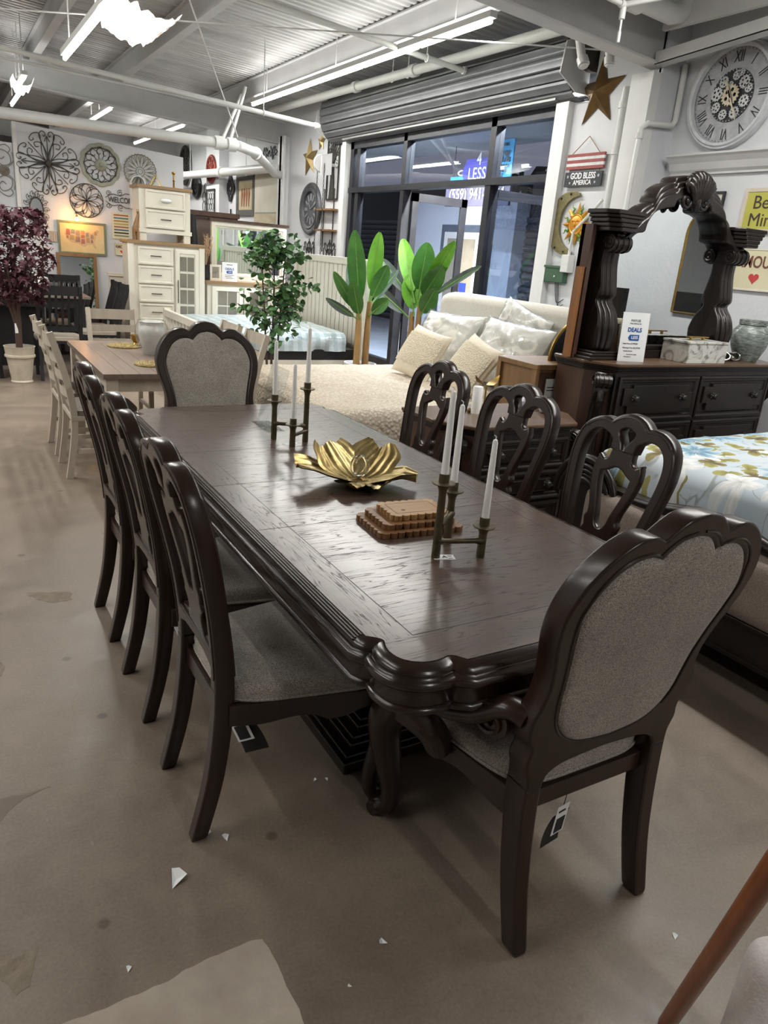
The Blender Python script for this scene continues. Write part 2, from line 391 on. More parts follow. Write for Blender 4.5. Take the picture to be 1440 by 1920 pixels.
# ------------------------------------------------------------------ fluorescent strips (the shop's own lights)
def strip(x, y0, y1, z, label, n=4, power=1.0, hangers=True, col=(1, .985, .94)):
    t = thing('strip_light', label, 'light', (x, (y0+y1)/2, z), 0, 'ceiling strip lights'); L = y1-y0
    MB().bx(-.035, .035, -L/2, L/2, 0, .05).build('housing', M_white, t, smooth=False)
    for i in range(n):
        a = -L/2+L*i/n+.03; b = -L/2+L*(i+1)/n-.03
        MB().tube([(0, a, -.022), (0, b, -.022)], .02, 8).build('tube', M_lamp, t)
    if hangers:
        
        for k in (-.4, 0.02, .4): MB().tube([(0, k*L, .05), (0, k*L, max(.1, zdeck(x)-z))], .006, 5).build('hanger', M_pipe, t)
    la = bpy.data.lights.new('strip_lamp', 'AREA'); la.shape = 'RECTANGLE'; la.size = .1; la.size_y = L; la.energy = 20*L*power*LIGHT; la.color = col
    lo = bpy.data.objects.new('strip_lamp', la); C.objects.link(lo); lo.parent = t; lo.location = (0, 0, -.05)
    lb_ = la.copy(); lb_.energy = 2.2*L*power*LIGHT; lo = bpy.data.objects.new('strip_lamp_upper', lb_); C.objects.link(lo); lo.parent = t; lo.location = (0, 0, .06); lo.rotation_euler = (pi, 0, 0)
    return t
strip(4.12, 5.7, 11.35, 3.50, 'long white fluorescent strip hung under the purlin beside the shutter', 5, 1.0)
st_torn = strip(1.2, 4.9, 8.4, 3.11, 'fluorescent strip with hanging torn diffuser at the upper left', 3, 1.0)
strip(1.32, 13.4, 15.4, 3.50, 'small glowing strip light far back above the partition', 2, .8)
strip(2.6, 13.6, 15.6, 3.46, 'short distant strip light over the back corner', 2, .8)
st_rag = strip(1.15, 11.4, 12.6, 3.36, 'strip light with a ragged reflector behind the white beam', 2, .8)
strip(4.0, 14.5, 18.5, 3.5, 'strip light over the far wall of pictures', 3, .8)
for i, (x, y0, y1, q) in enumerate([(-1.2, 5.5, 9.0, 1.1), (-1.2, 1.5, 4.2, .35), (1.3, -3.6, -1.2, .8), (3.9, .2, 3.6, 1.15), (-3.6, 1, 5, 1.), (-3.6, 7, 11, 1.)]):
    strip(x, y0, y1, 3.45 if x > 0 else 3.75, ['strip light left of the dining set', 'strip light left of the camera', 'strip light overhead behind the camera', 'strip light over the floral bed', 'strip light near the left wall', 'strip light at the far left'][i], 3, q)
# torn diffuser
def diff(u, v):
    a = (u-.5)*pi*.95; return (.15*sin(a)+.16*max(0, u-.55), -.42+.84*v+.04*sin(u*31), -.14*cos(a)-.22*max(0, u-.45)+.012*sin(u*40+v*9))
MB().grid(diff, 26, 10).build('torn_diffuser', shade_mat('torn_plastic_diffuser', 'F6ECEA', 'FFF6F2'), st_torn, loc=(.07, 5.85-6.65, -.05))
def diff2(u, v):
    a = (u-.5)*pi; return (.12*sin(a), -.25+.5*v, -.12*cos(a)-.05*abs(sin(u*14))*v)
MB().grid(diff2, 24, 8).build('ragged_reflector', shade_mat('ragged_reflector', 'F4F4F0', 'FFFFFF'), st_rag, loc=(0, -.25, .01))
# ------------------------------------------------------------------ pipes
def pipe(name, label, pts, r, joints=(), hang_to=None, seg=14):
    t = thing(name, label, 'pipe', pts[0]); o = V(pts[0]); q = [tuple(V(p)-o) for p in pts]
    MB().tube(q, r, seg).build('run', M_pipe, t)
    for j in joints:
        a, b = V(q[0]), V(q[-1]); i = int(j[0]); a, b = V(q[i]), V(q[i+1]); p = a.lerp(b, j[1]); dd = (b-a).normalized()
        MB().tube([tuple(p-dd*r*.9), tuple(p+dd*r*.9)], r*1.35, seg).build('coupling', M_pipe, t)
    for h in (hang_to or ()):
        a, b = V(q[0]), V(q[-1]); p = a.lerp(b, h)
        MB().tube([tuple(p), (p.x, p.y, zdeck(p.x+o.x)-.02-o.z)], .006, 5).build('hanger', M_pipe, t)
        MB().tube([(p.x, p.y+(r+.008)*sin(k*pi/5), p.z+(r+.008)*cos(k*pi/5)) for k in range(10)], .007, 5, closed=True).build('clamp', M_pipe, t)
    return t
pipe('vent_pipe', 'thick white horizontal pipe crossing in front of the medallion wall', [(-5, 10.3, 2.70), (3.55, 10.3, 2.80)], .062, [(0, .97), (0, .99)])
pipe('vent_pipe', 'white pipe returning from the crossing pipe toward the far wall', [(3.55, 10.3, 2.80), (3.9, 10.6, 2.78), (4.9, 12.4, 2.72), (5.2, 12.6, 2.70)], .062, [(1, .05)])
pipe('vent_pipe', 'white pipe running along the far picture wall', [(4.75, 18.9, 2.90), (5.0, 12.64, 2.82)], .075, [(0, .2), (0, .6)], (.3, .8))
pipe('sprinkler_pipe', 'thin sprinkler pipe across the ceiling ending near the left star', [(-5, 9.4, 3.60), (4.30, 9.4, 3.05)], .027, [(0, .665), (0, .995)], (.92,))
pipe('sprinkler_pipe', 'sprinkler pipe crossing under the long strip light', [(1.3, 7.2, 3.72), (4.95, 7.2, 3.46)], .027, [(0, .99)], (.86,))
pipe('sprinkler_pipe', 'thin conduit parallel below the left sprinkler pipe', [(-5, 9.5, 3.36), (3.6, 9.5, 3.10)], .012)
pipe('drain_pipe', 'white drain pipe running above the rolled shutter', [(4.78, 12.3, 3.60), (4.78, 5.35, 3.53)], .05, [(0, .42), (0, .62), (0, .985)], (.55, .6))
pipe('drain_pipe', 'short white drop pipe at the right end of the shutter drain', [(4.78, 5.42, 3.53), (4.84, 5.38, 3.30), (4.84, 5.33, 3.22)], .036, [(1, .5)])
pipe('drain_pipe', 'second white drop pipe beside the shutter bracket', [(4.78, 5.36, 3.50), (4.86, 5.16, 3.46), (4.90, 5.12, 3.28), (4.90, 5.10, 3.20)], .032, [(2, .5)])
pipe('soil_pipe', 'fat white pipe with elbow near the ceiling by the clock', [(2.2, 4.52, 3.60), (4.55, 4.52, 3.47), (4.88, 4.52, 3.45), (4.99, 4.52, 3.48), (5.03, 4.52, 3.56), (5.03, 4.52, 3.70)], .07, [(0, .97)])
pipe('sprinkler_pipe', 'slim sprinkler branch with pendent head above the brown star', [(2.4, 4.1, 3.36), (3.98, 4.1, 3.24), (4.75, 3.0, 3.42), (5.3, 2.2, 3.5)], .018, [(0, .99), (0, .62)])
pipe('conduit', 'white upright conduit beside the brown star', [(XW-.03, 5.14, 3.1), (XW-.03, 5.14, 2.2), (XW-.03, 5.16, 0)], .03, [(0, .15), (0, .55)])
pipe('conduit', 'bent white conduit on the pilaster next to the clock', [(5.41, 4.765, 3.25), (5.41, 4.765, 2.84), (5.38, 4.765, 2.80), (5.10, 4.765, 2.78), (5.065, 4.80, 2.74), (5.065, 4.84, 0)], .024, [(4, .02), (4, .25)])
pipe('conduit', 'grey flexible conduit bending past the sun ornament', [(XW-.03, 5.20, 2.22), (XW-.035, 5.32, 2.10), (XW-.035, 5.50, 1.95), (XW-.035, 5.52, 1.62)], .014)
tag(MB().bx(5.12, XW, 5.46, 5.56, 1.58, 1.74).build('junction_box', M_pipe, smooth=False, bevel=.006), 'small white electrical box under the sun ornament', 'electrical box')
# tie rods
tag(MB().tube([(.2, 8.8, 3.40), (5.1, 5.2, 3.36)], .007, 6).build('tie_rod', M_pipe), 'thin horizontal white rod stretched below the ceiling toward the brown star', 'rod')
tag(MB().tube([(2.1, 7.6, 3.72), (3.55, 10.3, 2.9)], .008, 6).build('tie_rod', M_pipe), 'thin slanting rod hanging down to the crossing pipe', 'rod')
for k, (a, b) in enumerate([((3.45, 10.3, 2.86), (3.75, 10.6, 3.55)), ((3.35, 10.3, 2.86), (3.8, 10.9, 3.5))]):
    tag(MB().tube([a, b], .022, 8).build('pipe_brace', M_pipe), ['slanted white brace above the pipe end, nearer one', 'slanted white brace above the pipe end, farther one'][k], 'brace')
# brace angle from beam along clock wall + plates
bq = (T(5.14, 4.80, 3.20) @ rot('X', RAD(176.0)) @ Mx.Scale(1, 4, (0, 0, 1)))
tag(MB().bx(-.05, .05, 0, 2.2, -.008, 0, bq).bx(-.05, -.042, 0, 2.2, -.09, 0, bq).build('angle_brace', M_steel, smooth=False), 'pale steel angle slanting from the beam end toward the clock', 'brace')
MB().tube([(1.58, 0, -.12), (1.58, 0, -.20)], .02, 10).tube([(1.58, 0, -.20), (1.58, 0, -.30)], .008, 6).tube([(1.58, 0, -.27), (1.58, 0, -.33)], .012, 6).build('sprinkler_head', M_pipe, bpy.data.objects['sprinkler_pipe.003'])
# ledge moulding under the clock
lp = [(0, 0), (.10, .0), (.10, .02), (.085, .03), (.06, .05), (.045, .09), (.03, .12), (.012, .13), (.012, .15), (0, .15)]
lp = [(0, .15), (.12, .15), (.12, .135), (.10, .12), (.07, .085), (.05, .035), (.03, .015), (.03, 0), (0, 0)]
struct(MB().prism(lp, 0, 9.6, Mx(((-1, 0, 0, XC), (0, 0, -1, 4.72), (0, 1, 0, 2.42), (0, 0, 0, 1)))).build('trim_ledge', M_steel, smooth=False))
# ------------------------------------------------------------------ storefront window, shutter, exterior
win = MB()
FR = [(5.93, 6.01, 0, 3.07), (10.20, 10.30, 0, 3.07), (6.94, 7.04, 0, 3.07), (8.75, 8.84, 0, 3.07)]
wn1 = thing('window_1', 'black storefront window frame with transom and open doorway', 'window', (XW, 8.1, 0)); del wn1['category']; struct(wn1)
for lx, ly0, ly1 in ((5.62, 5.6, 8.4), (5.62, 9.0, 12.4)):  # strips added out of sight above the header to brighten the exterior
    strip(lx, ly0, ly1, 3.27, 'unseen strip light added outside over the doorway, nearer one' if ly0 < 8 else 'unseen strip light added outside over the walkway, farther one', 2, 11, hangers=False)
for k, (a, b, z0, z1) in enumerate(FR): MB().bx(.02, .14, a-8.1, b-8.1, z0, z1).build('mullion', M_bronze, wn1, smooth=False, bevel=.004)
MB().bx(.02, .14, 5.93-8.1, 10.3-8.1, 2.97, 3.08).build('head_rail', M_bronze, wn1, smooth=False)
MB().bx(.01, .14, 5.93-8.1, 10.3-8.1, 2.40, 2.47).build('transom', M_bronze, wn1, smooth=False)
for a, b in ((6.01, 6.94), (8.84, 10.2)): MB().bx(.02, .14, a-8.1, b-8.1, 0, .22).build('sill_rail', M_bronze, wn1, smooth=False)
for a, b, z0, z1 in ((6.01, 6.94, .22, 2.40), (8.84, 10.2, .22, 2.40), (6.01, 6.94, 2.47, 2.97), (7.04, 8.75, 2.47, 2.97), (8.84, 10.2, 2.47, 2.97)):
    MB().bx(.075, .081, a-8.1, b-8.1, z0, z1).build('pane', M_glass, wn1, smooth=False)
MB().bx(.03, .12, 10.02-8.1, 10.12-8.1, .2, 2.97).build('mullion', M_bronze, wn1, smooth=False)
def leaf(n, y, x0, x1, lab):
    d = thing(n, lab, 'door', (x0, y, 0)); del d['category']; struct(d); W_ = x1-x0
    for a, b, c, e in ((0, .09, 0, 2.38), (W_-.09, W_, 0, 2.38)): MB().bx(a, b, -.022, .022, c, e).build('stile', M_bronze, d, smooth=False)
    MB().bx(0, W_, -.022, .022, 2.28, 2.38).build('top_rail', M_bronze, d, smooth=False)
    MB().bx(0, W_, -.022, .022, 0.01, .25).build('bottom_rail', M_bronze, d, smooth=False)
    MB().bx(.09, W_-.09, -.003, .003, .25, 2.28).build('pane', M_glass, d, smooth=False)
    MB().tube([(W_-.05, -.03, .95), (W_-.05, -.08, .97), (W_-.05, -.08, 1.18), (W_-.05, -.03, 1.2)], .011, 8).build('pull_handle', M_black, d)
leaf('door_1', 8.72, XW+.14, XW+1.0, 'glass door leaf swung open outside')
leaf('door_2', 7.07, XW+.14, XW+1.0, 'second glass door leaf opened outward')
# white jamb of the opening
struct(MB().bx(XW-.07, XW+.15, 5.85, 5.95, 0, 3.06).bx(XW-.07, XW-.0, 5.78, 5.85, 0, 3.06).build('trim_4', M_white, smooth=False))
struct(MB().bx(XW-.06, XW+.0, 10.30, 10.42, 0, 3.1).build('trim_5', M_white, smooth=False))
# rolled shutter
M_slat = mat('grey_shutter_slat', '6A6B6E', .42, .5, col2='77787B', scale=4)
sh = thing('roll_up_shutter', 'grey metal roll-up shutter coiled above the storefront window', 'shutter', (XW-.02, 8.2, 3.42))
Rr = .30; ns = 9
for i in range(ns):
    a0 = RAD(62+i*17.2); a1 = RAD(62+(i+1)*17.2-1.2); pts = []
    for k in range(7):
        u = k/6; a = a0+(a1-a0)*u; r = Rr+.012*sin(u*pi)**.6+(.008 if k in (1, 5) else 0)
        pts.append((-r*sin(a)*.92+.02, r*cos(a)*1.15))
    vs = []; fs = []
    for (x, z) in pts: vs += [(x, -2.52, z), (x, 2.55, z)]
    for k in range(6): fs.append((2*k, 2*k+2, 2*k+3, 2*k+1))
    MB().add(vs, fs).build('slat', M_slat, sh, angle=60)
MB().tube([(.02, -2.5, 0), (.02, 2.53, 0)], .27, 24).build('drum', M_black, sh)
MB().bx(-.10, -.055, -2.28, 2.12, -.33, -.25).bx(-.10, -.04, -2.28, 2.12, -.345, -.33).build('bottom_bar', mat('shutter_bar', '8A8A88', .4, .4, col2='9A9A97', scale=5), sh, smooth=False)
MB().bx(-.06, -.045, -2.28, 2.12, -.30, -.10).build('slat', M_slat, sh, smooth=False)
for s_, yy in ((-1, -2.56), (1, 2.56)):
    MB().prism([(-.33, -.20), (-.30, .05), (-.05, .18), (.02, .18), (.02, -.32), (-.12, -.32)], yy-.006, yy+.006, Mx(((1, 0, 0, 0), (0, 0, 1, 0), (0, 1, 0, 0), (0, 0, 0, 1)))).build('end_plate', M_steel, sh, smooth=False)
for yy in (-2.6, 2.6): MB().tube([(-.0, yy-.03, .05), (.0, yy+.03, .05)], .2, 20).build('end_gear', M_iron, sh)
# chain hoist at the left end of the shutter
ch = thing('chain_hoist', 'round chain hoist wheel with long hanging chains left of the window', 'hoist', (XW-.24, 10.72, 2.78))
MB().lathe([(.05, -.02), (.115, -.02), (.125, 0), (.115, .02), (.05, .02)], 22, rot('X', pi/2)).build('wheel', M_steel, ch); MB().bx(-.02, .24, -.02, .02, -.02, .02).build('bracket', M_steel, ch, smooth=False)
MB().prism([(-.03, -.17), (.13, -.14), (.13, .15), (-.03, .1)], -.09, -.05, Mx(((1, 0, 0, 0), (0, 0, 1, 0), (0, 1, 0, 0), (0, 0, 0, 1)))).build('cover_plate', M_steel, ch, smooth=False)
for s_ in (-1, 1):
    lk = MB()
    for i in range(60):
        z = -.02-i*.031; q = rot('Z', pi/2*(i % 2))
        lk.tube([(.009*cos(a), 0, .02*sin(a)) for a in [k*pi/3 for k in range(6)]], .0035, 4, True, T(s_*.0, s_*.115, z) @ q)
    lk.build('chain', M_iron, ch)
# ---------------- exterior
M_asph = mat('exterior_concrete', '6F7680', .8, col2='868D96', scale=1.2)
tag(MB().bx(XW+.2, 27, 4.9, 33, 0, .012).build('pavement', M_asph, smooth=False), 'grey concrete walkway outside the storefront', 'pavement')['kind'] = 'structure'
ex = thing('opposite_building', 'white building with a pale door and dark shutters across the walkway', 'building', (9.0, 14, 0))
M_extw = mat('exterior_white_wall', 'C9CFDC', .6, col2='D6DBE6', scale=2)
MB().bx(0, .3, -2.9, .55, .0, 2.72).build('wall', M_extw, ex, smooth=False)
MB().bx(-.03, .0, -2.15, -.62, 0, 2.28).build('door_surround', mat('slate_grey_trim', '4A5160', .5, col2='566071', scale=4), ex, smooth=False)
MB().bx(-.06, -.03, -2.0, -.78, 0, 2.14).build('door_frame', M_white, ex, smooth=False)
dp = MB().bx(-.075, -.06, -1.85, -.93, .1, 2.02).build('door', mat('tan_door_glass', '8C8578', .2, col2='A39B8B', scale=3), ex, smooth=False)
MB().text('112', .16, .003, T(-.08, -1.1, 1.86) @ Mx(((0, 0, -1, 0), (-1, 0, 0, 0), (0, 1, 0, 0), (0, 0, 0, 1)))).build('lettering', M_ink, dp)
MB().bx(-.085, -.075, -1.72, -1.5, .95, 1.2).build('sticker', mat('sign_blue', '2B3F9E', .5, col2='3448AA', scale=9), dp, smooth=False)
for (x, y0, y1, nm) in ((1.1, .55, 7.5, 0), (.25, -9.0, -2.9, 1)):
    sp = MB().bx(x+.05, x+.3, y0, y1, 0, 3.2).build('shutter_backing', M_black, ex, smooth=False)
    for k in range(20):
        z = .06+k*.12; MB().prism([(0, 0), (-.035, .02), (-.045, .06), (-.035, .1), (0, .115)], y0, y1, Mx(((1, 0, 0, x+.05), (0, 0, 1, 0), (0, 1, 0, z), (0, 0, 0, 1)))).build('shutter_slat', mat('dark_exterior_slat', '43464E', .4, .3, col2='50545D', scale=4), sp, smooth=False)
tag(MB().bx(5.42, 7.9, 4.9, 30, 3.36, 3.48).build('canopy_soffit', mat('soffit_grey', '9A9DA2', .6, col2='A6A9AE', scale=2), smooth=False), 'grey canopy ceiling outside above the walkway', 'canopy')['kind'] = 'structure'
# hanging signs under the canopy
sg = thing('hanging_shop_sign', 'dark hanging sign board with white phone number and purple price tag', 'sign', (7.5, 10.3, 2.62))
SM = Mx(((0, 0, -1, -.03), (-1, 0, 0, 0), (0, 1, 0, 0), (0, 0, 0, 1)))
MB().bx(-.02, .02, -.85, .85, -.17, .14).build('board', mat('sign_dark', '2A2A44', .5, col2='333352', scale=5), sg, smooth=False)
MB().text('(559) 941-8484', .235, .004, SM).build('lettering', M_paper, sg)
pt = MB().prism([(-.40, 0), (-.28, .19), (.36, .19), (.36, -.19), (-.28, -.19)], 0, .02, T(0, .0, .33) @ SM).build('price_tag', mat('tag_purple', '3B3A9C', .5, col2='4644A8', scale=5), sg, smooth=False)
MB().text('LESS', .25, .004, T(-.025, -.02, .29) @ SM, bold=.002).text('4', .26, .004, T(-.025, -.05, .50) @ SM, bold=.002).build('lettering', M_paper, pt)
MB().tube([tuple(V((-.02, .45+.09*cos(a), .33+.035*sin(a)))) for a in [k*pi/8 for k in range(16)]], .012, 6, True).build('string_loop', M_paper, pt)
for yy in (-.7, .7): MB().tube([(0, yy, .1), (0, yy, .75)], .008, 5).build('hanger', M_iron, sg)
bn = thing('sale_banner', 'bright blue hanging banner with a large percentage figure', 'banner', (7.44, 9.66, 3.08))
MB().bx(-.01, .01, -.25, .25, -.27, .27).build('cloth', mat('banner_blue', '3FA4DE', .6, col2='4CB0E8', scale=5), bn, smooth=False)
MB().text('75%', .22, .003, T(-.0, -.02, .03) @ SM, bold=.003).text('LESS THAN', .075, .003, T(0, 0, -.09) @ SM).text('ORIGINAL', .075, .003, T(0, 0, -.155) @ SM).text('COST', .075, .003, T(0, 0, -.22) @ SM).text('FURNITURE', .06, .003, T(0, 0, .2) @ SM).build('lettering', M_ink, bn)
for yy in (-.2, .2): MB().tube([(0, yy, .27), (0, yy, .30)], .006, 5).build('hanger', M_iron, bn)
b2 = tag(MB().bx(7.48, 7.52, 10.35, 11.05, 2.83, 2.90).build('blue_strip_banner', MATS['banner_blue'], smooth=False), 'narrow blue banner strip on top of the phone number board', 'banner')
# added wall and mirrored red sign standing in for a reflection, and trees
ds = thing('reflected_sign', 'low added wall with a mirrored red sign standing in for a reflection', 'building', (19.5, 31.0, 0))
MB().bx(0, .4, -8, 6, 0, 3.6).build('wall', mat('reflected_sign_wall', '8A8790', .7, col2='97949C', scale=1), ds, smooth=False)
st = MB().bx(-.1, 0, -2.4, 1.6, 2.5, 3.4).build('sign_panel', mat('far_red', 'C0504A', .6, col2='CC5C55', scale=2), ds, smooth=False)
MB().text('COST', .9, .01, T(-.12, .2, 2.95) @ Mx(((0, 0, -1, 0), (1, 0, 0, 0), (0, 1, 0, 0), (0, 0, 0, 1)))).build('lettering', M_paper, st)
M_fartree = mat('dusk_tree_foliage', '39403E', .9, col2='4A524C', scale=3)
for k, (x, y, h) in enumerate([(17.5, 22.5, 4.6), (16.5, 19.0, 5.4), (15.5, 16.2, 5.0), (14.6, 13.0, 5.2), (13.5, 9.6, 4.9)]):
    tr = thing('street_tree', ['dusky tree seen beyond the open door', 'dusky tree second from the open door', 'dusky tree in the middle of the row outside', 'dusky tree behind the right window pane', 'dusky tree at the right end of the row outside'][k], 'tree', (x, y, 0), 0, 'trees across the street')
    MB().tube([(0, 0, 0), (.05, .02, h*.6)], [.14, .08], 8).build('trunk', M_iron, tr)
    f = MB(); rn = random.Random(k)
    for i in range(260):
        a = rn.uniform(0, 2*pi); rr = 1.3*rn.random()**.5; z = h*.55+rn.uniform(-1, 1)*1.2*(1-rr/2.2)+.6; c = V((rr*cos(a), rr*sin(a), z)); s_ = rn.uniform(.14, .3)
        n1 = V((rn.uniform(-1, 1), rn.uniform(-1, 1), rn.uniform(-1, 1))).normalized(); n2 = n1.orthogonal().normalized(); n3 = n1.cross(n2)
        f.add([c-n2*s_, c+n3*s_*.6, c+n2*s_, c-n3*s_*.6], [(0, 1, 2, 3)])
    f.build('foliage', M_fartree, tr, smooth=False)['kind'] = 'stuff'
# ------------------------------------------------------------------ dining table
TX, TY, TH = 1.2965, 2.478, .76
HW, HL = .5215, 1.352
qc = [(0, .178), (.012, .168), (.025, .155), (.029, .142), (.022, .125), (.017, .105), (.017, .085), (.024, .06), (.042, .040), (.066, .028), (.092, .024), (.112, .026), (.130, .031), (.143, .027), (.155, .014), (.165, 0)]
qc = cr(qc, 3)
def table_loop():
    L = []
    a = [(-HW+x, -HL+y) for x, y in qc]                      # front-left, from left edge to front edge
    b = [(-x, y) for x, y in a][::-1]                        # front-right
    c = [(x, -y) for x, y in b][::-1]; d = [(-x, y) for x, y in c][::-1]
    return a + b + c + d
LOOP = table_loop()
def top_material():
    t = NT('oak_veneer_espresso'); tc = t.add('ShaderNodeTexCoord'); sx = t.add('ShaderNodeSeparateXYZ'); t.l(tc.outputs['Object'], sx.inputs[0])
    ax = t.math('ABSOLUTE', sx.outputs[0]); ay = t.math('ABSOLUTE', sx.outputs[1])
    side = t.math('GREATER_THAN', ax, HW-.105); end = t.math('GREATER_THAN', ay, HL-.14)
    side = t.math('MULTIPLY', side, t.math('SUBTRACT', 1, end))
    def grain(scale):
        mp = t.add('ShaderNodeMapping'); mp.inputs['Scale'].default_value = scale; t.l(tc.outputs['Object'], mp.inputs['Vector'])
        n0 = t.noise(mp.outputs[0], 1.0, 3, .5, .3)
        wv = t.math('FRACT', t.math('MULTIPLY', n0, 13.0)); lines = t.ramp(wv, [(.0, 'F0F0F0'), (.10, 'A0A0A0'), (.19, '000000'), (.90, '000000'), (1.0, 'C0C0C0')])
        mp2 = t.add('ShaderNodeMapping'); mp2.inputs['Scale'].default_value = tuple(k*18 for k in scale); t.l(tc.outputs['Object'], mp2.inputs['Vector'])
        pores = t.ramp(t.noise(mp2.outputs[0], 1.5, 2, .6), [(.40, '000000'), (.52, 'FFFFFF')])
        return t.math('MULTIPLY', t.math('MULTIPLY', lines, 1.0), t.math('ADD', t.math('MULTIPLY', pores, .8), .2)), n0
    gx, nx = grain((1.5, 15, 4)); gy, ny = grain((15, 1.5, 4))
    m1 = t.add('ShaderNodeMix', data_type='FLOAT'); t.l(side, m1.inputs[0]); t.l(gx, m1.inputs[2]); t.l(gy, m1.inputs[3]); g = m1.outputs[0]
    base = t.ramp(nx, [(.3, '46372F'), (.7, '594840')]); col = t.mix(t.math('MULTIPLY', g, .75), base, '1E140E'); t.l(col, t.b.inputs['Base Color'])
    rr = t.add('ShaderNodeMapRange'); rr.inputs['To Min'].default_value = .30; rr.inputs['To Max'].default_value = .6; t.l(g, rr.inputs[0]); t.l(rr.outputs[0], t.b.inputs['Roughness'])
    t.b.inputs['Coat Weight'].default_value = .55; t.b.inputs['Coat Roughness'].default_value = .2; t.b.inputs['Specular IOR Level'].default_value = .6
    ig = t.math('SUBTRACT', 1.0, g); t.l(t.math('MULTIPLY', ig, .55), t.b.inputs['Coat Weight']); t.l(t.math('MULTIPLY', ig, .6), t.b.inputs['Specular IOR Level'])
    bp = t.add('ShaderNodeBump'); bp.invert = True; bp.inputs['Strength'].default_value = .14; bp.inputs['Distance'].default_value = .001; t.l(g, bp.inputs['Height'])
    t.l(bp.outputs[0], t.b.inputs['Normal']); t.l(bp.outputs[0], t.b.inputs['Coat Normal']); return t.m
M_top = top_material()
M_gloss = wood_mat('espresso_gloss_edge', '21160F', '302018', 'y', .23, 1.2, .2, bump=.03)
tb = thing('dining_table', 'long dark espresso dining table with scalloped corners and carved edge', 'table', (TX, TY, 0))
cuts = [-HL-.01, -.4615, 0, .4615, HL+.01]
def clip(loop, y0, y1):
    def cl(P, yy, keep):
        o = []
        for i in range(len(P)):
            a, b = P[i-1], P[i]; ia, ib = keep(a[1], yy), keep(b[1], yy)
            if ia != ib:
                t = (yy-a[1])/(b[1]-a[1]); o.append((a[0]+(b[0]-a[0])*t, yy))
            if ib: o.append(b)
        return o
    return cl(cl(loop, y0, lambda v, w: v >= w), y1, lambda v, w: v <= w)
for i in range(4):
    g = .0012; P = clip(LOOP, cuts[i]+(g if i else 0), cuts[i+1]-(g if i < 3 else 0))
    MB().prism(P, TH-.022, TH).build('table_leaf' if i in (1, 2) else 'end_panel', M_top, tb, smooth=False)
# fine inlay lines around the field
inl = MB()
for sx in (-1, 1): inl.bx(sx*(HW-.105)-.0012, sx*(HW-.105)+.0012, -HL+.14, HL-.14, TH, TH+.0004)
for sy in (-1, 1): inl.bx(-HW+.105, HW-.105, sy*(HL-.14)-.0012, sy*(HL-.14)+.0012, TH, TH+.0004)
inl.build('inlay_line', M_black, tb, smooth=False)
prof = [(-.004, TH-.001), (.0, TH-.004), (.004, TH-.001), (.012, TH-.003), (.022, TH-.010), (.028, TH-.016), (.030, TH-.021), (.034, TH-.021), (.036, TH-.026), (.042, TH-.029), (.048, TH-.036), (.049, TH-.045), (.044, TH-.052),
        (.034, TH-.055), (.033, TH-.062), (.030, TH-.066), (.030, TH-.098), (.036, TH-.101), (.040, TH-.107), (.038, TH-.114), (.030, TH-.117), (.010, TH-.118), (-.03, TH-.118)]
MB().sweep(LOOP, prof).build('edge_moulding', M_gloss, tb, angle=50)
# reeding on the side edges (fine parallel ridges) between the seams
rd = MB()
for sx in (-1, 1):
    for k in range(4): rd.tube([(sx*(HW+.006+k*.0075), -HL+.19, TH-.0025-.0025*k), (sx*(HW+.006+k*.0075), HL-.19, TH-.0025-.0025*k)], .0026, 5)
rd.build('reeding', M_gloss, tb)
MB().prism([(x*.93, y*.975) for x, y in LOOP[::2]], TH-.13, TH-.03).build('sub_top', M_black, tb, smooth=False)
for sy in (-1, 1):
    p = thing('pedestal', '', ''); [p.__delitem__(k) for k in ('label', 'category')]; p.parent = tb; p.location = (0, sy*.58, 0)
    pb = MB()
    for (a, b, z0, z1) in ((.33, .20, 0, .045), (.315, .185, .045, .06), (.29, .165, .06, .085), (.275, .15, .085, .10), (.25, .135, .10, .125), (.235, .12, .125, .14)):
        pb.bx(-a, a, -b, b, z0, z1)
    pb.build('plinth', M_dark, p, smooth=False, bevel=.006)
    for sx in (-1, 1):
        MB().lathe([(.07, .14), (.085, .15), (.085, .17), (.06, .185), (.065, .20), (.095, .24), (.11, .30), (.10, .36), (.07, .41), (.06, .43), (.075, .44), (.075, .46), (.055, .48), (.06, .60), (.08, .615), (.08, TH-.12)], 8, T(sx*.14, 0, 0)).build('column', M_gloss, p, angle=20)
        # carved scroll bracket
        MB().shape([cr([(0, .14), (.10, .14), (.13, .18), (.10, .24), (.05, .30), (.07, .38), (.05, .44), (0, .44)], 4)], .05, .008, lambda u, v, w: (sx*(.20+u*.55), w, v)).build('bracket', M_gloss, p)
MB().bx(-.03, .03, -.45, .45, .08, .14).build('stretcher', M_gloss, tb, smooth=False)
# ------------------------------------------------------------------ side chair
def cabriole(mb, m=None, h=.40, flip=1, k=1.3):
    """front leg, origin at floor under knee; bows forward (+y)"""
    path = cr([(0, -.005, h), (0, .018, h*.86), (0, .022, h*.70), (0, .004, h*.48), (0, -.014, h*.28), (0, -.012, h*.14), (0, .010, h*.075)], 5)
    rad = [k*interp([(0, .030), (.15, .036), (.4, .028), (.7, .019), (.85, .019), (1, .022)], i/(len(path)-1)) for i in range(len(path))]
    mb.tube(path, rad, 10, m=m)
    mb.lathe([(.0, -.026), (.024, -.026), (.028, 0), (.024, .026), (0, .026)], 14, (m or I4) @ T(0, .026, .0285) @ rot('Y', pi/2))
    sp = spiral((0, 0), .026, .006, -pi/2, 1.4, 22)
    for s_ in (-1, 1): mb.tube([(s_*.022, .022+p[0], .027+p[1]) for p in sp], .005, 5, m=m)
SB = dense([(0, -.035), (.2, .012), (.44, .036), (.6, .028), (.8, -.005), (1.12, -.075)])     # rake of the back: depth y by height
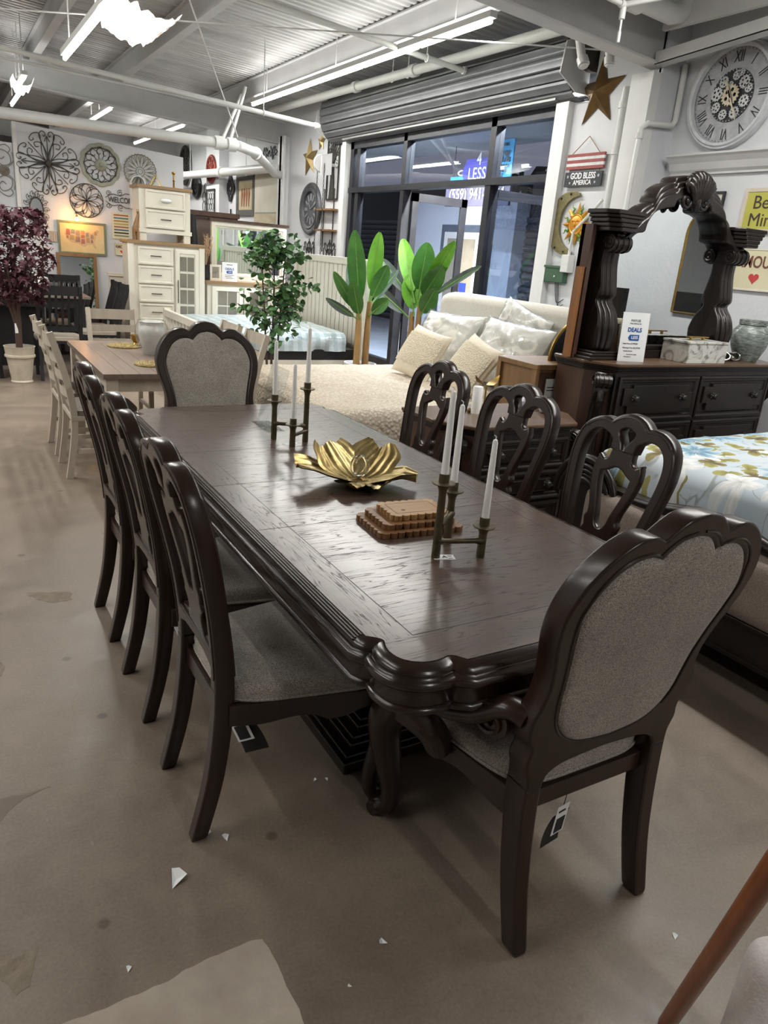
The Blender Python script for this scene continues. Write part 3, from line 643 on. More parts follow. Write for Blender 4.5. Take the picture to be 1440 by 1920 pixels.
def sbend(u, v, w): return (u, interp(SB, v)+w*(1+.18*max(0, min(1, (.70-v)/.23))), v)
outer = cr([(0, 1.124), (.03, 1.121), (.062, 1.108), (.086, 1.089)], 4)[:-1] + cr([(.086, 1.089), (.115, 1.093), (.152, 1.088), (.196, 1.064), (.228, 1.02), (.241, .955), (.236, .885), (.219, .79), (.203, .70), (.193, .62), (.188, .55), (.186, .50)], 4) + [(.186, .47)]
inner_r = cr([(.062, 1.020), (.10, 1.043), (.145, 1.040), (.178, 1.012), (.193, .96), (.190, .89), (.174, .79), (.158, .70), (.148, .63), (.145, .585)], 4)
cav = inner_r + [(x*-1, y) for x, y in inner_r[::-1]]
cav = [(0.0, .988)] + cav[:len(inner_r)] + [(-x, y) for x, y in inner_r[::-1]]
below = [(.143, .545), (.143, .47)]
rail_low = [(.186, .47), (.143, .47), (.143, .53), (.10, .545), (0, .552)]
out_loop = mirror(outer + rail_low[1:])
out_loop = [p for p in outer + rail_low[1:]] + [(-x, y) for x, y in (outer + rail_low[1:])[::-1] if x > 1e-6]
sp_out = cr([(.052, .990), (.056, .955), (.075, .944), (.092, .952), (.100, .957)], 4)[:-1] + cr([(.100, .957), (.110, .925), (.110, .88), (.095, .82), (.078, .77), (.072, .735)], 4)[:-1] + cr([(.072, .735), (.082, .715), (.074, .685), (.084, .665), (.066, .645), (.062, .62), (.078, .585), (.08, .57)], 3)
sp_loop = sp_out + [(-x, y) for x, y in sp_out[::-1]]
sp_hole = cr([(0, .925), (.022, .920), (.048, .905), (.072, .895)], 3)[:-1] + cr([(.072, .895), (.068, .86), (.050, .80), (.034, .75), (.026, .715), (.012, .697), (0, .694)], 4)
sp_hole = sp_hole + [(-x, y) for x, y in sp_hole[::-1] if x > 1e-6]
tear = cr([(0, .994), (.014, 1.018), (.033, 1.045), (.032, 1.060), (.014, 1.070), (0, 1.071), (-.014, 1.070), (-.032, 1.060), (-.033, 1.045), (-.014, 1.018)], 4, True)
M_chair = wood_mat('chair_espresso', '23160F', '34221A', 'z', .28, 1.2, .08, bump=.04)
def make_side_chair(label):
    t = thing('side_chair', label, 'chair', group='side chairs of the dark dining table')
    cavity = [(0.0, 1.0)] and ([(x, y) for x, y in inner_r] + [(-x, y) for x, y in inner_r[::-1]])
    # crest keeps a tongue down the middle where the splat joins
    tong = [(.060, 1.022), (.055, 1.000)]
    cavity = inner_r + [(-x, y) for x, y in inner_r[::-1]] + [(-.056, .985), (.056, .985)]
    bk = MB().shape([out_loop, cavity, tear], .048, .007, sbend)
    bead = [p for p in outer if p[1] > .5]
    def inset(P, d): return [(x*(1-d/.24), y-(d if y > 1.05 else 0)) for x, y in P]
    for w in (.0245, -.0245):
        for sg in (-1, 1): bk.tube([sbend(sg*x, y, w) for x, y in inset(bead, .012)], .0028, 5)
    bk.build('back_frame', M_chair, t)
    sp = MB().shape([sp_loop, sp_hole, ], .032, .006, sbend)
    sp.build('splat', M_chair, t)
    MB().bx(-.145, .145, interp(SB, .57)-.016, interp(SB, .57)+.016, .548, .592).build('lower_rail', M_chair, t, smooth=False, bevel=.006)
    for s_ in (-1, 1):
        L = [(.143, .475), (.186, .475), (.190, .40), (.190, .2), (.188, .01), (.183, 0), (.152, 0), (.147, .01), (.145, .2), (.143, .40)]
        L2 = []
        for i in range(len(L)):
            a, b = V(L[i]), V(L[(i+1) % len(L)]); L2 += [tuple(a.lerp(b, k/4)) for k in range(4)]
        MB().shape([[(s_*x, y) for x, y in L2]], .046, .006, lambda u, v, w: (u, interp(SB, v)+w*(1.0+.22*(v/.47)), v)).build('leg', M_chair, t)
    # aprons
    d0, d1 = .045, .50; w0, w1 = .185, .27
    fr = cr([(-w1, .375), (-w1*.8, .352), (-w1*.55, .372), (-.05, .362), (0, .345), (.05, .362), (w1*.55, .372), (w1*.8, .352), (w1, .375)], 4)
    MB().shape([fr + [(w1, .43), (-w1, .43)]], .024, .004, lambda u, v, w: (u, d1+w, v)).build('apron', M_chair, t)
    MB().bx(-w0+.03, w0-.03, d0-.02, d0+.004, .375, .43).build('apron', M_chair, t, smooth=False)
    Ls = math.hypot(d1-d0, w1-w0)
    sd = cr([(0, .365), (Ls*.2, .36), (Ls*.4, .372), (Ls*.52, .366), (Ls*.6, .348), (Ls*.72, .352), (Ls*.85, .372), (Ls, .372)], 4)
    for s_ in (-1, 1):
        MB().shape([sd + [(Ls, .43), (0, .43)]], .024, .004, lambda u, v, w: (s_*(w0+(w1-w0)*u/Ls)+w, d0+(d1-d0)*u/Ls, v)).build('apron', M_chair, t)
        lg = MB(); cabriole(lg, T(s_*(w1-.02), d1-.01, 0) @ rot('Z', -s_*.5), .41); lg.build('leg', M_chair, t)
    def seat(u, v):
        a = 2*pi*u; n = 5.5; cx = abs(cos(a))**(2/n)*(1 if cos(a) > 0 else -1); cy = abs(sin(a))**(2/n)*(1 if sin(a) > 0 else -1)
        if v < .35: k = v/.35; r = .99; z = .425+k*.028
        elif v < .6: k = (v-.35)/.25; r = 1-.045*(1-cos(k*pi/2)); z = .453+.034*sin(k*pi/2)
        else: k = (v-.6)/.4; r = .955*(1-k); z = .487+.016*(1-(1-k)**2)
        yy = (d0+d1)/2+.008+cy*r*(d1-d0+.03)/2; ww = w0+(w1-w0)*(yy-d0)/(d1-d0)+.012
        return (cx*r*ww, yy, z)
    ss = MB().grid(seat, 48, 16, wrap_u=True).build('seat', M_tweed, t, angle=60)
    def wl(a):
        p = seat(a, .30); return (p[0]*1.004, p[1], p[2]-.012)
    MB().tube([wl(i/48) for i in range(48)], .0045, 6, True).build('piping', M_tweed, ss)
    return t
chair = make_side_chair('dark wooden side chair on the near left, closest to the camera')
fx_l, fx_r = .473+.035, 2*TX-.473-.035
for k, (yy, lab) in enumerate([(1.808, None), (2.408, 'middle dark side chair in the left row of the table'), (3.008, 'farthest dark side chair on the left beside the whitewashed chairs')]):
    if k == 0: chair.location = (fx_l, yy, 0); chair.rotation_euler[2] = -pi/2
    else: dup(chair, (fx_l, yy, 0), -pi/2, lab)
for yy, lab in [(1.815, 'dark pierced-back side chair in front of the floral bed'), (2.43, 'dark pierced-back side chair in front of the dark nightstand'), (3.06, 'farthest right dark side chair in front of the cream bed corner')]:
    dup(chair, (fx_r, yy, 0), pi/2, lab)
# ------------------------------------------------------------------ arm chair
AB = dense([(0, -.02), (.2, .022), (.44, .045), (.6, .035), (.8, -.0), (1.165, -.095)])
def abend(u, v, w): return (u, interp(AB, v)+w*(1+.21*max(0, min(1, (.72-v)/.25))), v)
ao = cr([(0, 1.166), (.045, 1.158), (.075, 1.138), (.098, 1.116)], 4)[:-1] + cr([(.098, 1.116), (.13, 1.128), (.175, 1.123), (.228, 1.088), (.272, 1.03), (.291, .96), (.284, .89), (.263, .82), (.250, .76), (.252, .71), (.266, .665), (.264, .62), (.245, .58), (.250, .54), (.238, .50), (.236, .46)], 4)
ai = cr([(0, 1.112), (.04, 1.104), (.066, 1.085), (.082, 1.066)], 4)[:-1] + cr([(.082, 1.066), (.11, 1.076), (.158, 1.070), (.205, 1.035), (.238, .965), (.234, .90), (.217, .83), (.203, .76), (.196, .70), (.182, .64), (.145, .592), (.09, .566), (0, .556)], 4)
ab_low = [(.185, .46)] + cr([(.185, .47), (.170, .495), (.12, .512), (0, .520)], 3)
a_out = ao + ab_low; a_out = a_out + [(-x, y) for x, y in a_out[::-1] if x > 1e-6]
a_in = ai + [(-x, y) for x, y in ai[::-1] if x > 1e-6]
def make_arm_chair(label):
    t = thing('arm_chair', label, 'chair', group='arm chairs at the table ends')
    bk = MB().shape([a_out, a_in], .060, .007, abend, bres=2)
    for w in (.0300, -.0300):
        for sg in (-1, 1): bk.tube([abend(sg*x, y, w) for x, y in [(px*.955, py-.008) for px, py in ai if py > .57] ][:0] or [abend(sg*(x+.012), y+(.012 if y > 1.0 else 0), w) for x, y in ai if y > .60], .0032, 5)
    bk.build('back_frame', M_chair, t)
    # padded panel on both faces
    zc = .84
    def pad(side):
        L = a_in; n = len(L)
        def f(u, v):
            i = int(round(u*n)) % n; x, y = L[i]
            if v < .25: s_ = 1.012-.0*v; d = .010+.014*(v/.25)**.6
            elif v < .5: k = (v-.25)/.25; s_ = 1.012-.06*k; d = .024+.012*sin(k*pi/2)
            else: k = (v-.5)/.5; s_ = .952*(1-k); d = .036+.010*(1-(1-k)**2)
            return abend(x*s_, zc+(y-zc)*s_, side*d)
        return MB().grid(f, n, 14, wrap_u=True)
    for sd in (1, -1):
        p = pad(sd).build('back_cushion', M_tweed, t, angle=70)
        MB().tube([abend(x*.985, zc+(y-zc)*.985, sd*.026) for x, y in a_in[::2]], .0045, 6, True).build('piping', M_tweed, p)
    for s_ in (-1, 1):
        L = [(.185, .465), (.238, .465), (.240, .40), (.238, .2), (.236, .012), (.230, 0), (.196, 0), (.190, .012), (.188, .2), (.186, .40)]
        L2 = []
        for i in range(len(L)):
            a, b = V(L[i]), V(L[(i+1) % len(L)]); L2 += [tuple(a.lerp(b, k/4)) for k in range(4)]
        MB().shape([[(s_*x, y) for x, y in L2]], .052, .008, lambda u, v, w: (u, interp(AB, v)+w*(1.0+.40*(v/.47)), v)).build('leg', M_chair, t)
    d0, d1, w0, w1 = .05, .53, .215, .30
    fr = cr([(-w1, .375), (-w1*.8, .350), (-w1*.55, .370), (-.05, .360), (0, .342), (.05, .360), (w1*.55, .370), (w1*.8, .350), (w1, .375)], 4)
    MB().shape([fr + [(w1, .43), (-w1, .43)]], .026, .004, lambda u, v, w: (u, d1+w, v)).build('apron', M_chair, t)
    MB().bx(-w0+.03, w0-.03, d0-.016, d0+.010, .375, .43).build('apron', M_chair, t, smooth=False, bevel=.004)
    Ls = math.hypot(d1-d0, w1-w0)
    sd = cr([(0, .345), (Ls*.15, .35), (Ls*.35, .372), (Ls*.5, .362), (Ls*.56, .348), (Ls*.62, .352), (Ls*.7, .372), (Ls, .372)], 4)
    for s_ in (-1, 1):
        MB().shape([sd + [(Ls, .43), (0, .43)]], .026, .004, lambda u, v, w: (s_*(w0+(w1-w0)*u/Ls)+w, d0+(d1-d0)*u/Ls, v)).build('apron', M_chair, t)
        lg = MB(); cabriole(lg, T(s_*(w1-.02), d1-.01, 0) @ rot('Z', -s_*.5), .41, 1, 1.6); lg.build('leg', M_chair, t)
        am = MB()
        path = cr([(s_*.250, .03, .655), (s_*.272, .075, .662), (s_*.305, .13, .622), (s_*.340, .19, .600), (s_*.368, .25, .596), (s_*.380, .30, .604), (s_*.376, .335, .598), (s_*.365, .35, .575)], 5)
        am.tube(path, [interp([(0, .030), (.15, .034), (.5, .026), (.8, .028), (1, .02)], i/(len(path)-1)) for i in range(len(path))], 12, flat=.8)
        arm = am.build('armrest', M_chair, t)
        sv = MB()
        for q in (.012, -.012): sv.tube([(s_*(.285+.25*p[0])+q*1.6, .095+p[0], .622+p[1]) for p in spiral((0, 0), .042, .008, pi/2, -1.6, 28)], .006, 6)
        sv.lathe([(0, -.014), (.043, -.014), (.043, .014), (0, .014)], 20, T(s_*.285, .095, .622) @ rot('Z', -s_*.25) @ rot('Y', pi/2)); sv.build('scroll', M_chair, arm)
        su = MB(); pth = cr([(s_*.366, .33, .595), (s_*.372, .30, .56), (s_*.350, .265, .52), (s_*.305, .265, .465), (s_*.275, .28, .40)], 5)
        su.tube(pth, [interp([(0, .022), (.3, .036), (.6, .034), (1, .026)], i/(len(pth)-1)) for i in range(len(pth))], 10, flat=.7); su.build('arm_support', M_chair, t)
    def seat(u, v):
        a = 2*pi*u; n = 5.5; cx = abs(cos(a))**(2/n)*(1 if cos(a) > 0 else -1); cy = abs(sin(a))**(2/n)*(1 if sin(a) > 0 else -1)
        if v < .35: k = v/.35; r = .99; z = .425+k*.030
        elif v < .6: k = (v-.35)/.25; r = 1-.045*(1-cos(k*pi/2)); z = .455+.036*sin(k*pi/2)
        else: k = (v-.6)/.4; r = .955*(1-k); z = .491+.016*(1-(1-k)**2)
        yy = (d0+d1)/2+.008+cy*r*(d1-d0+.03)/2; ww = w0+(w1-w0)*(yy-d0)/(d1-d0)+.01
        return (cx*r*ww, yy, z)
    ss = MB().grid(seat, 48, 16, wrap_u=True).build('seat', M_tweed, t, angle=60)
    MB().tube([(lambda p: (p[0]*1.004, p[1], p[2]-.012))(seat(i/48, .30)) for i in range(48)], .0045, 6, True).build('piping', M_tweed, ss)
    return t
arm = make_arm_chair('upholstered dark arm chair in the right foreground at the near table end')
arm.location = (1.282, .955+.02, 0)
dup(arm, (1.262, 4.09, 0), pi, 'upholstered dark arm chair at the far end of the long table')
# ------------------------------------------------------------------ things on the dining table
M_brz = mat('aged_bronze', '4F4738', .45, .7, col2='6B604A', scale=25, bump=.1, bscale=120)
def candelabra(label, stems, bars, tagpos):
    x0, y0 = stems[0][:2]
    t = thing('candelabra', label, 'candle holder', (x0, y0, TH))
    for (x, y, h, _) in stems:
        s = MB().lathe([(.0, 0), (.013, 0), (.0135, .004), (.0125, .09), (.0115, h-.035), (.0135, h-.022), (.019, h-.008), (.0, h-.006)], 14, T(x-x0, y-y0, 0)).build('stem', M_brz, t)
        MB().lathe([(.012, h-.008), (.033, h-.005), (.0345, h-.002), (.033, h+.0005), (.0155, h+.001), (.0155, h+.026), (.0115, h+.026), (.0115, h+.004), (0, h+.004)], 24, T(x-x0, y-y0, 0)).build('cup', M_brz, s)
    for a, b, z in bars:
        p, q = V((stems[a][0]-x0, stems[a][1]-y0, z)), V((stems[b][0]-x0, stems[b][1]-y0, z)); m = p.lerp(q, .15); n = p.lerp(q, .85)
        MB().tube([p, m, n, q], [.016, .0085, .0085, .016], 10).build('crossbar', M_brz, t)
    p = V((stems[bars[0][0]][0]-x0, stems[bars[0][0]][1]-y0, bars[0][2])).lerp(V((stems[bars[0][1]][0]-x0, stems[bars[0][1]][1]-y0, bars[0][2])), .62)
    return t
def candle(x, y, z, h, label, tilt=(0, 0)):
    t = thing('taper_candle', label, 'candle', (x, y, z), 0, 'white taper candles')
    MB().lathe([(0, 0), (.0108, 0), (.0115, .02), (.0098, h*.6), (.0082, h-.012), (.006, h-.004), (.0, h)], 14).build('wax', M_candle, t)
    MB().tube([(0, 0, h-.004), (.001, 0, h+.006), (-.005, .002, h+.010)], .0014, 5).build('wick', M_candle, t)
    t.rotation_euler = (tilt[0], tilt[1], 0); return t
stF = [(1.197, 1.646, .998-TH-.002, 1), (1.335, 1.607, .861-TH, 1), (1.298, 1.733, .937-TH, 1)]
stB = [(1.252, 3.083, .941-TH, 1), (1.284, 2.940, .862-TH, 1), (1.377, 3.008, 1.007-TH, 1)]
candelabra('bronze three-arm candle holder at the near right of the table', stF, [(0, 1, .052), (0, 2, .10)], 0)
candelabra('bronze three-arm candle holder at the far end of the table', stB, [(0, 2, .075), (1, 2, .05)], 0)
for st, where in ((stF, 'near'), (stB, 'far')):
    hs = sorted(range(3), key=lambda k: st[k][2])
    for rank, k in enumerate(hs):
        x, y, h, _ = st[k]; candle(x, y, TH+h+.005, .262, '%s white taper candle in the %s bronze holder' % (('lowest', 'middle-height', 'tallest')[rank], where), (.0, .0))
def hangtag(name, label, loc, w, h, rz, m1, tilt=0):
    t = thing(name, label, 'tag', loc, rz); t.rotation_euler[0] = tilt
    MB().bx(-w/2, w/2, -.001, .001, -h, 0).build('card', m1, t, smooth=False); return t
def papertag(label, loc, rz):
    t = thing('paper_tag', label, 'tag', loc, rz); MB().bx(-.033, .033, -.018, .018, 0, .0012).build('card', M_paper, t, smooth=False)
    MB().text('A', .026, .0005, T(.002, 0, .0014)).bx(.012, .026, -.012, -.009, .0012, .0016).bx(.012, .026, .006, .009, .0012, .0016).build('print', M_ink, t, smooth=False)
papertag('small white paper tag lying under the near candle holder', (1.222, 1.638, TH), -.35)
papertag('small white paper tag lying by the far candle holder', (1.292, 2.985, TH), .3)
# gold flower dish
fd = thing('flower_dish', 'gold petal-shaped metal flower dish in the middle of the table', 'dish', (1.325, 2.385, TH))
def petal(ang, L, wd, rise, curl, seed, drop=0):
    def f(u, v):
        a = (u-.5)*2; r = .012+L*v; ww = wd*1.12*(sin(pi*(.05+.83*v))**.55)*(1+.05*sin(v*13+seed))
        x = r; y = a*ww; z = .012+rise*v**1.3+.03*a*a*v*(1-.3*v)+.010*sin(a*5+seed)*v*v-drop*max(0, v-.75)*2+.0022*sin(a*20+seed+3*v)+curl*a*v*v
        z = max(z, .006)
        return (x*cos(ang)-y*sin(ang), x*sin(ang)+y*cos(ang), z)
    return f
for k, (an, L, wd, rise, curl, drop) in enumerate([(RAD(170), .235, .082, .075, .0, .03), (RAD(108), .170, .105, .100, .0, .0), (RAD(36), .190, .100, .095, .0, .0), (RAD(-38), .215, .088, .055, .0, .05), (RAD(-106), .165, .098, .026, .0, .01)]):
    g = MB().grid(petal(an, L, wd, rise, curl, k*2.1, drop), 33, 22); b = len(g.v)
    g2 = MB().add(g.v, g.f).add([(x, y, z-.003) for x, y, z in g.v], [f[::-1] for f in g.f])
    g2.build('petal', mat('ribbed_gold', '857040', .36, .95, col2='D2BC84', scale=9, bump=.35, bscale=45), fd, angle=70)
MB().lathe([(0, 0), (.045, 0), (.04, .012), (0, .02)], 20).build('foot', M_gold, fd)
go = tag(MB().ball((0, 0, 0), (.038, .038, .044), 24, 16).build('glass_orb', None, loc=(1.325, 2.380, TH+.066)), 'clear glass egg-shaped orb resting in the gold flower dish', 'ornament')
tg = NT('clear_glass'); tg.b.inputs['Transmission Weight'].default_value = 1; tg.b.inputs['Roughness'].default_value = .02; tg.b.inputs['IOR'].default_value = 1.45; go.data.materials.append(tg.m)
M_acr = glass_mat('acrylic_clear', 'F4F6F6', 1.49)
# scalloped boards
def scallop(w, h, r):
    L = []; nx, ny = round(w/(2*r)), round(h/(2*r)); rx, ry = w/nx/2, h/ny/2
    def run(p0, d, nrm, n, rr):
        for i in range(n):
            c = V(p0)+V(d)*(2*i+1)*rr
            for k in range(7):
                a = pi-pi*k/6; q = c+V(d)*rr*cos(a)+V(nrm)*rr*.8*sin(a); L.append((q.x, q.y))
    run((-w/2, -h/2), (1, 0), (0, -1), nx, rx); run((w/2, -h/2), (0, 1), (1, 0), ny, ry); run((w/2, h/2), (-1, 0), (0, 1), nx, rx); run((-w/2, h/2), (0, -1), (-1, 0), ny, ry)
    return L
M_aca = wood_mat('acacia_board', '8F693F', 'B58F5D', 'x', .45, 1.0); M_acad = wood_mat('acacia_board_dark', '6B472A', '8A623C', 'x', .45, 1.0)
for k, (w, h, cx, cy, lab, m) in enumerate([(.290, .190, 1.268, 1.912, 'largest scalloped wooden board at the bottom of the stack', M_acad), (.245, .158, 1.272, 1.920, 'middle scalloped wooden board of the stack', M_acad), (.195, .124, 1.285, 1.928, 'smallest scalloped wooden board on top of the stack', M_aca)]):
    t = thing('serving_board', lab, 'board', (cx, cy, TH+k*.0185), RAD(-4), 'stacked scalloped boards')
    MB().shape([scallop(w, h, .0135)], .0185, .0012).build('slab', m, t, smooth=False).location = (0, 0, .00925)
    MB().frame(w-.03, h-.03, [(0, 0), (.0025, 0)], T(0, 0, .0188) @ rot('X', pi/2)).build('groove_line', mat('board_groove', '4A2C17', .6, col2='553420', scale=9), t, smooth=False)
    if k == 2: MB().lathe([(.004, 0), (.007, .0), (.007, .0004), (.004, .0004)], 14, T(-.045, -.02, .0185)).build('burned_mark', MATS['board_groove'], t)
# acrylic sign stand, seen almost edge-on
at = thing('acrylic_sign_stand', 'clear acrylic sign stand beside the far candle holder', 'sign stand', (1.30, 3.32, TH), RAD(0))
MB().bx(-.0025, .0025, -.11, .11, 0, .30, rot('Y', RAD(14))).build('panel', M_acr, at, smooth=False, bevel=.0008)
MB().bx(-.03, .06, -.11, .11, 0, .004).build('foot', M_acr, at, smooth=False)
# hang tags under the chairs
M_tagk = mat('black_tag', '141516', .5, col2='1C1D1F', scale=9)
def chairtag(label, loc, rz, s=1.0, roll=0):
    t = thing('hang_tag', label, 'tag', loc, rz, 'furniture hang tags'); t.rotation_euler[1] = roll
    def f(u, v): return ((u-.5)*.075*s, .012*sin(v*2.2), -.085*s*v-.03)
    MB().grid(f, 4, 10).build('card', M_tagk, t)
    MB().bx(-.03*s, .02*s, -.004, -.003, -.075*s, -.005).build('label', M_paper, t, smooth=False)
    MB().bx(-.022*s, .012*s, -.0055, -.004, -.07*s, -.035*s).bx(-.022*s, .005*s, -.0055, -.004, -.02*s, -.016*s).build('print', M_ink, t, smooth=False)
    MB().tube([(0, 0, .04), (0, 0, -.01)], .0012, 5).build('string', M_ink, t); return t
chairtag('black hang tag under the near arm chair', (1.225, 1.02, .345), .25, 1.15, .18)
chairtag('black hang tag under the nearest left side chair', (.60, 1.70, .345), -.9, 1.2, -.55)
chairtag('black hang tag under the middle left side chair', (.60, 2.30, .345), -.9, 1.2, -.55)
chairtag('black hang tag under the farthest left side chair', (.60, 2.90, .345), -.9, 1.2, -.55)
# paper scraps on the floor
def scrap(x, y, s, label, rz):
    L = [(-.5, -.35), (.5, -.3), (.42, .25), (.15, .55), (-.1, .2)]; P = [(a*s, b*s) for a, b in L]
    mb = MB(); vs = [(p[0], p[1], .001+.35*s*abs(sin(7*i))) for i, p in enumerate(P)] + [(0, 0, .001)]; n = len(P)
    mb.add(vs, [(i, (i+1) % n, n) for i in range(n)]); tag(mb.build('paper_scrap', M_paper, smooth=False, loc=(x, y, 0), rotz=rz), label, 'scrap', 'paper scraps on the floor')
for x, y, s, lab, rz in [(.379, 1.516, .05, 'crumpled triangular white paper scrap on the floor', .4), (.542, 1.601, .022, 'small torn white scrap right of the nearest chair leg', 1.), (.505, 1.64, .014, 'tiny white chip beside the nearest chair foot', .3), (.781, 1.112, .02, 'white scrap in the middle of the floor below the table corner', 2.), (1.473, .796, .016, 'small white chip to the right of the near arm chair legs', .2), (.874, 1.718, .012, 'white crumb by the table plinth, left one', 0), (.910, 1.705, .012, 'white crumb by the table plinth, right one', 1.), (.655, 1.047, .01, 'tiny white crumb on the floor near the bottom edge', 2.), (.215, 1.31, .014, 'little white chip above the pale concrete patch', .7)]:
    scrap(x, y, s, lab, rz)
# ------------------------------------------------------------------ pillows, quilts
def pillow_mesh(w, h, t, n=22, wr=.0, seed=0):
    vs = []; fs = []
    for sd in (1, -1):
        o = len(vs)
        for i in range(n):
            for j in range(n):
                u = -1+2*i/(n-1); v = -1+2*j/(n-1)
                pu = 1-.07*(1-v*v)*abs(u)**2*1.0; pv = 1-.07*(1-u*u)*abs(v)**2
                th = ((1-abs(u)**2.6)*(1-abs(v)**2.6))**.5
                z = sd*t/2*th + wr*NZ.noise(V((u*3.1+seed, v*3.1, sd*2)))*th + wr*.6*NZ.noise(V((u*8+seed, v*5, sd)))*th
                vs.append((u*w/2*pu, v*h/2*pv, z))
        for i in range(n-1):
            for j in range(n-1):
                f = (o+i*n+j, o+(i+1)*n+j, o+(i+1)*n+j+1, o+i*n+j+1); fs.append(f if sd > 0 else f[::-1])
    return vs, fs
def face_mx(loc, lean, yaw=0, roll=0):
    """local x -> viewer right on the window side, y -> up, z -> towards -X, leaning back by lean"""
    B = Mx(((0, 0, -1, 0), (-1, 0, 0, 0), (0, 1, 0, 0), (0, 0, 0, 1)))
    return T(*loc) @ rot('Z', yaw) @ B @ rot('X', -lean) @ rot('Z', roll)
def knit_material(name, a, b, s):
    t = NT(name); v = t.coord((1, 1, 1)); br = t.add('ShaderNodeTexVoronoi'); br.inputs['Scale'].default_value = s; t.l(v, br.inputs['Vector'])
    n = t.noise(v, 3, 4); col = t.ramp(br.outputs['Distance'], [(.1, a), (.55, b)]); t.l(t.mix(.25, col, t.ramp(n, [(.3, a), (.7, b)])), t.b.inputs['Base Color'])
    t.b.inputs['Roughness'].default_value = .9; bp = t.add('ShaderNodeBump'); bp.invert = True; bp.inputs['Strength'].default_value = .9; bp.inputs['Distance'].default_value = .012
    t.l(br.outputs['Distance'], bp.inputs['Height']); t.l(bp.outputs[0], t.b.inputs['Normal']); MATS[name] = t.m; return t.m
M_quilt = knit_material('cream_quilt', 'E4DACA', 'BBAD9A', 42)
M_quilt2 = M_quilt
M_knit = knit_material('cream_waffle_knit', 'EDE3CF', 'CFC2A8', 70)
M_boucle = mat('cream_boucle', 'CFCABF', .95, col2='DED9CE', scale=60, bump=.5, bscale=160)
M_linen = mat('pale_sham', 'DAD6CC', .8, col2='E6E2D9', scale=20)
def plastic_material():
    t = NT('clear_plastic_wrap'); out = t.n['Material Output']; t.n.remove(t.b); v = t.coord((1, 1, 1))
    n = t.noise(v, 7, 5, .62, 1.4); bp = t.add('ShaderNodeBump'); bp.inputs['Strength'].default_value = 1; bp.inputs['Distance'].default_value = .05; t.l(n, bp.inputs['Height'])
    fr = t.add('ShaderNodeLayerWeight'); t.l(bp.outputs[0], fr.inputs['Normal'])
    gl = t.add('ShaderNodeBsdfGlossy'); gl.inputs['Roughness'].default_value = .12; t.l(bp.outputs[0], gl.inputs['Normal'])
    tr = t.add('ShaderNodeBsdfTransparent'); tr.inputs[0].default_value = (.93, .94, .94, 1)
    mx = t.add('ShaderNodeMixShader'); t.l(t.math('ADD', t.math('MULTIPLY', t.math('POWER', fr.outputs['Facing'], 4.0), .7), .09), mx.inputs[0]); t.l(tr.outputs[0], mx.inputs[1]); t.l(gl.outputs[0], mx.inputs[2]); t.l(mx.outputs[0], out.inputs[0]); return t.m
M_plastic = plastic_material()
def draped(x0, x1, y0, y1, ztop, zbot, r=.07, n=60, wav=.012, sides=('x0', 'y0', 'y1'), seed=0, dome=.02, flare=.02):
    """quilt over a mattress: top plane with rounded edges and hanging sides"""
    mb = MB(); nx = ny = n
    def prof(s, length):
        # s arc position measured outward from the edge; returns (offset outward, drop)
        if s <= 0: return (s, 0)
        q = r*pi/2
        if s < q: a = s/r; return (r*sin(a), r*(1-cos(a)))
        return (r+flare*(s-q), r+(s-q))
    H = ztop-zbot; ext = r*pi/2+H-r
    ax = x0-(ext if 'x0' in sides else 0)+r; bx_ = x1+(ext if 'x1' in sides else 0)-r
    ay = y0-(ext if 'y0' in sides else 0)+r; by = y1+(ext if 'y1' in sides else 0)-r
    def f(u, v):
        X = ax+(bx_-ax)*u; Y = ay+(by-ay)*v
        ox, dx = (0, 0); oy, dy = (0, 0)
        if X < x0+r: o, dx = prof(x0+r-X, 0); ox = x0+r-o
        elif X > x1-r: o, dx = prof(X-(x1-r), 0); ox = x1-r+o
        else: ox = X
        if Y < y0+r: o, dy = prof(y0+r-Y, 0); oy = y0+r-o
        elif Y > y1-r: o, dy = prof(Y-(y1-r), 0); oy = y1-r+o
        else: oy = Y
        d = max(dx, dy); k = min(1, d/(.15)); nz = NZ.noise(V((X*5+seed, Y*5, 0)))*wav
        if dx > dy: ox += nz*k*1.5*(-1 if X < x0+r else 1)
        elif dy > 0: oy += nz*k*1.5*(-1 if Y < y0+r else 1)
        cx = (X-(x0+x1)/2)/((x1-x0)/2); cy = (Y-(y0+y1)/2)/((y1-y0)/2)
        return (ox, oy, max(zbot, ztop-d+dome*max(0, 1-cx*cx)*max(0, 1-cy*cy)+.35*nz*(1-k)+.2*wav*NZ.noise(V((X*14, Y*14, seed)))))
    mb.grid(f, nx, ny); return mb
# ---------------- cream bed
bed = thing('cream_bed', 'cream upholstered bed with quilt and bulging headboard behind the table', 'bed', (3.2, 5.2, 0))
def lp(o, mb): mb.v = [(x-o.location[0], y-o.location[1], z) for x, y, z in mb.v]; return mb
lp(bed, MB().bx(2.2, 4.25, 4.24, 6.2, .08, .36)).build('base', M_boucle, bed, smooth=False, bevel=.03)
lp(bed, MB().bx(2.18, 4.28, 4.26, 6.18, .36, .56)).build('mattress', M_linen, bed, smooth=False, bevel=.05)
lp(bed, draped(2.12, 4.22, 4.2, 6.22, .605, .20, .09, 70, .02, seed=3)).build('quilt', M_quilt, bed, angle=70)
def hb(u, v):
    Y = 4.2+2.12*u; a = v*2*pi; k = 1-abs(2*u-1)**9*.12
    return (4.36-.10*cos(a)*(1 if cos(a) > 0 else .6), 5.26+(Y-5.26)*(1-.02*(1-sin(a))), .62+.66*k*sin(a)*(1 if abs(sin(a)) < .97 else 1)+.03)
hbm = MB(); outl = []
for k in range(25):
    a = pi*k/24; outl.append((4.37-.085*cos(a), 1.235+.085*sin(a)))
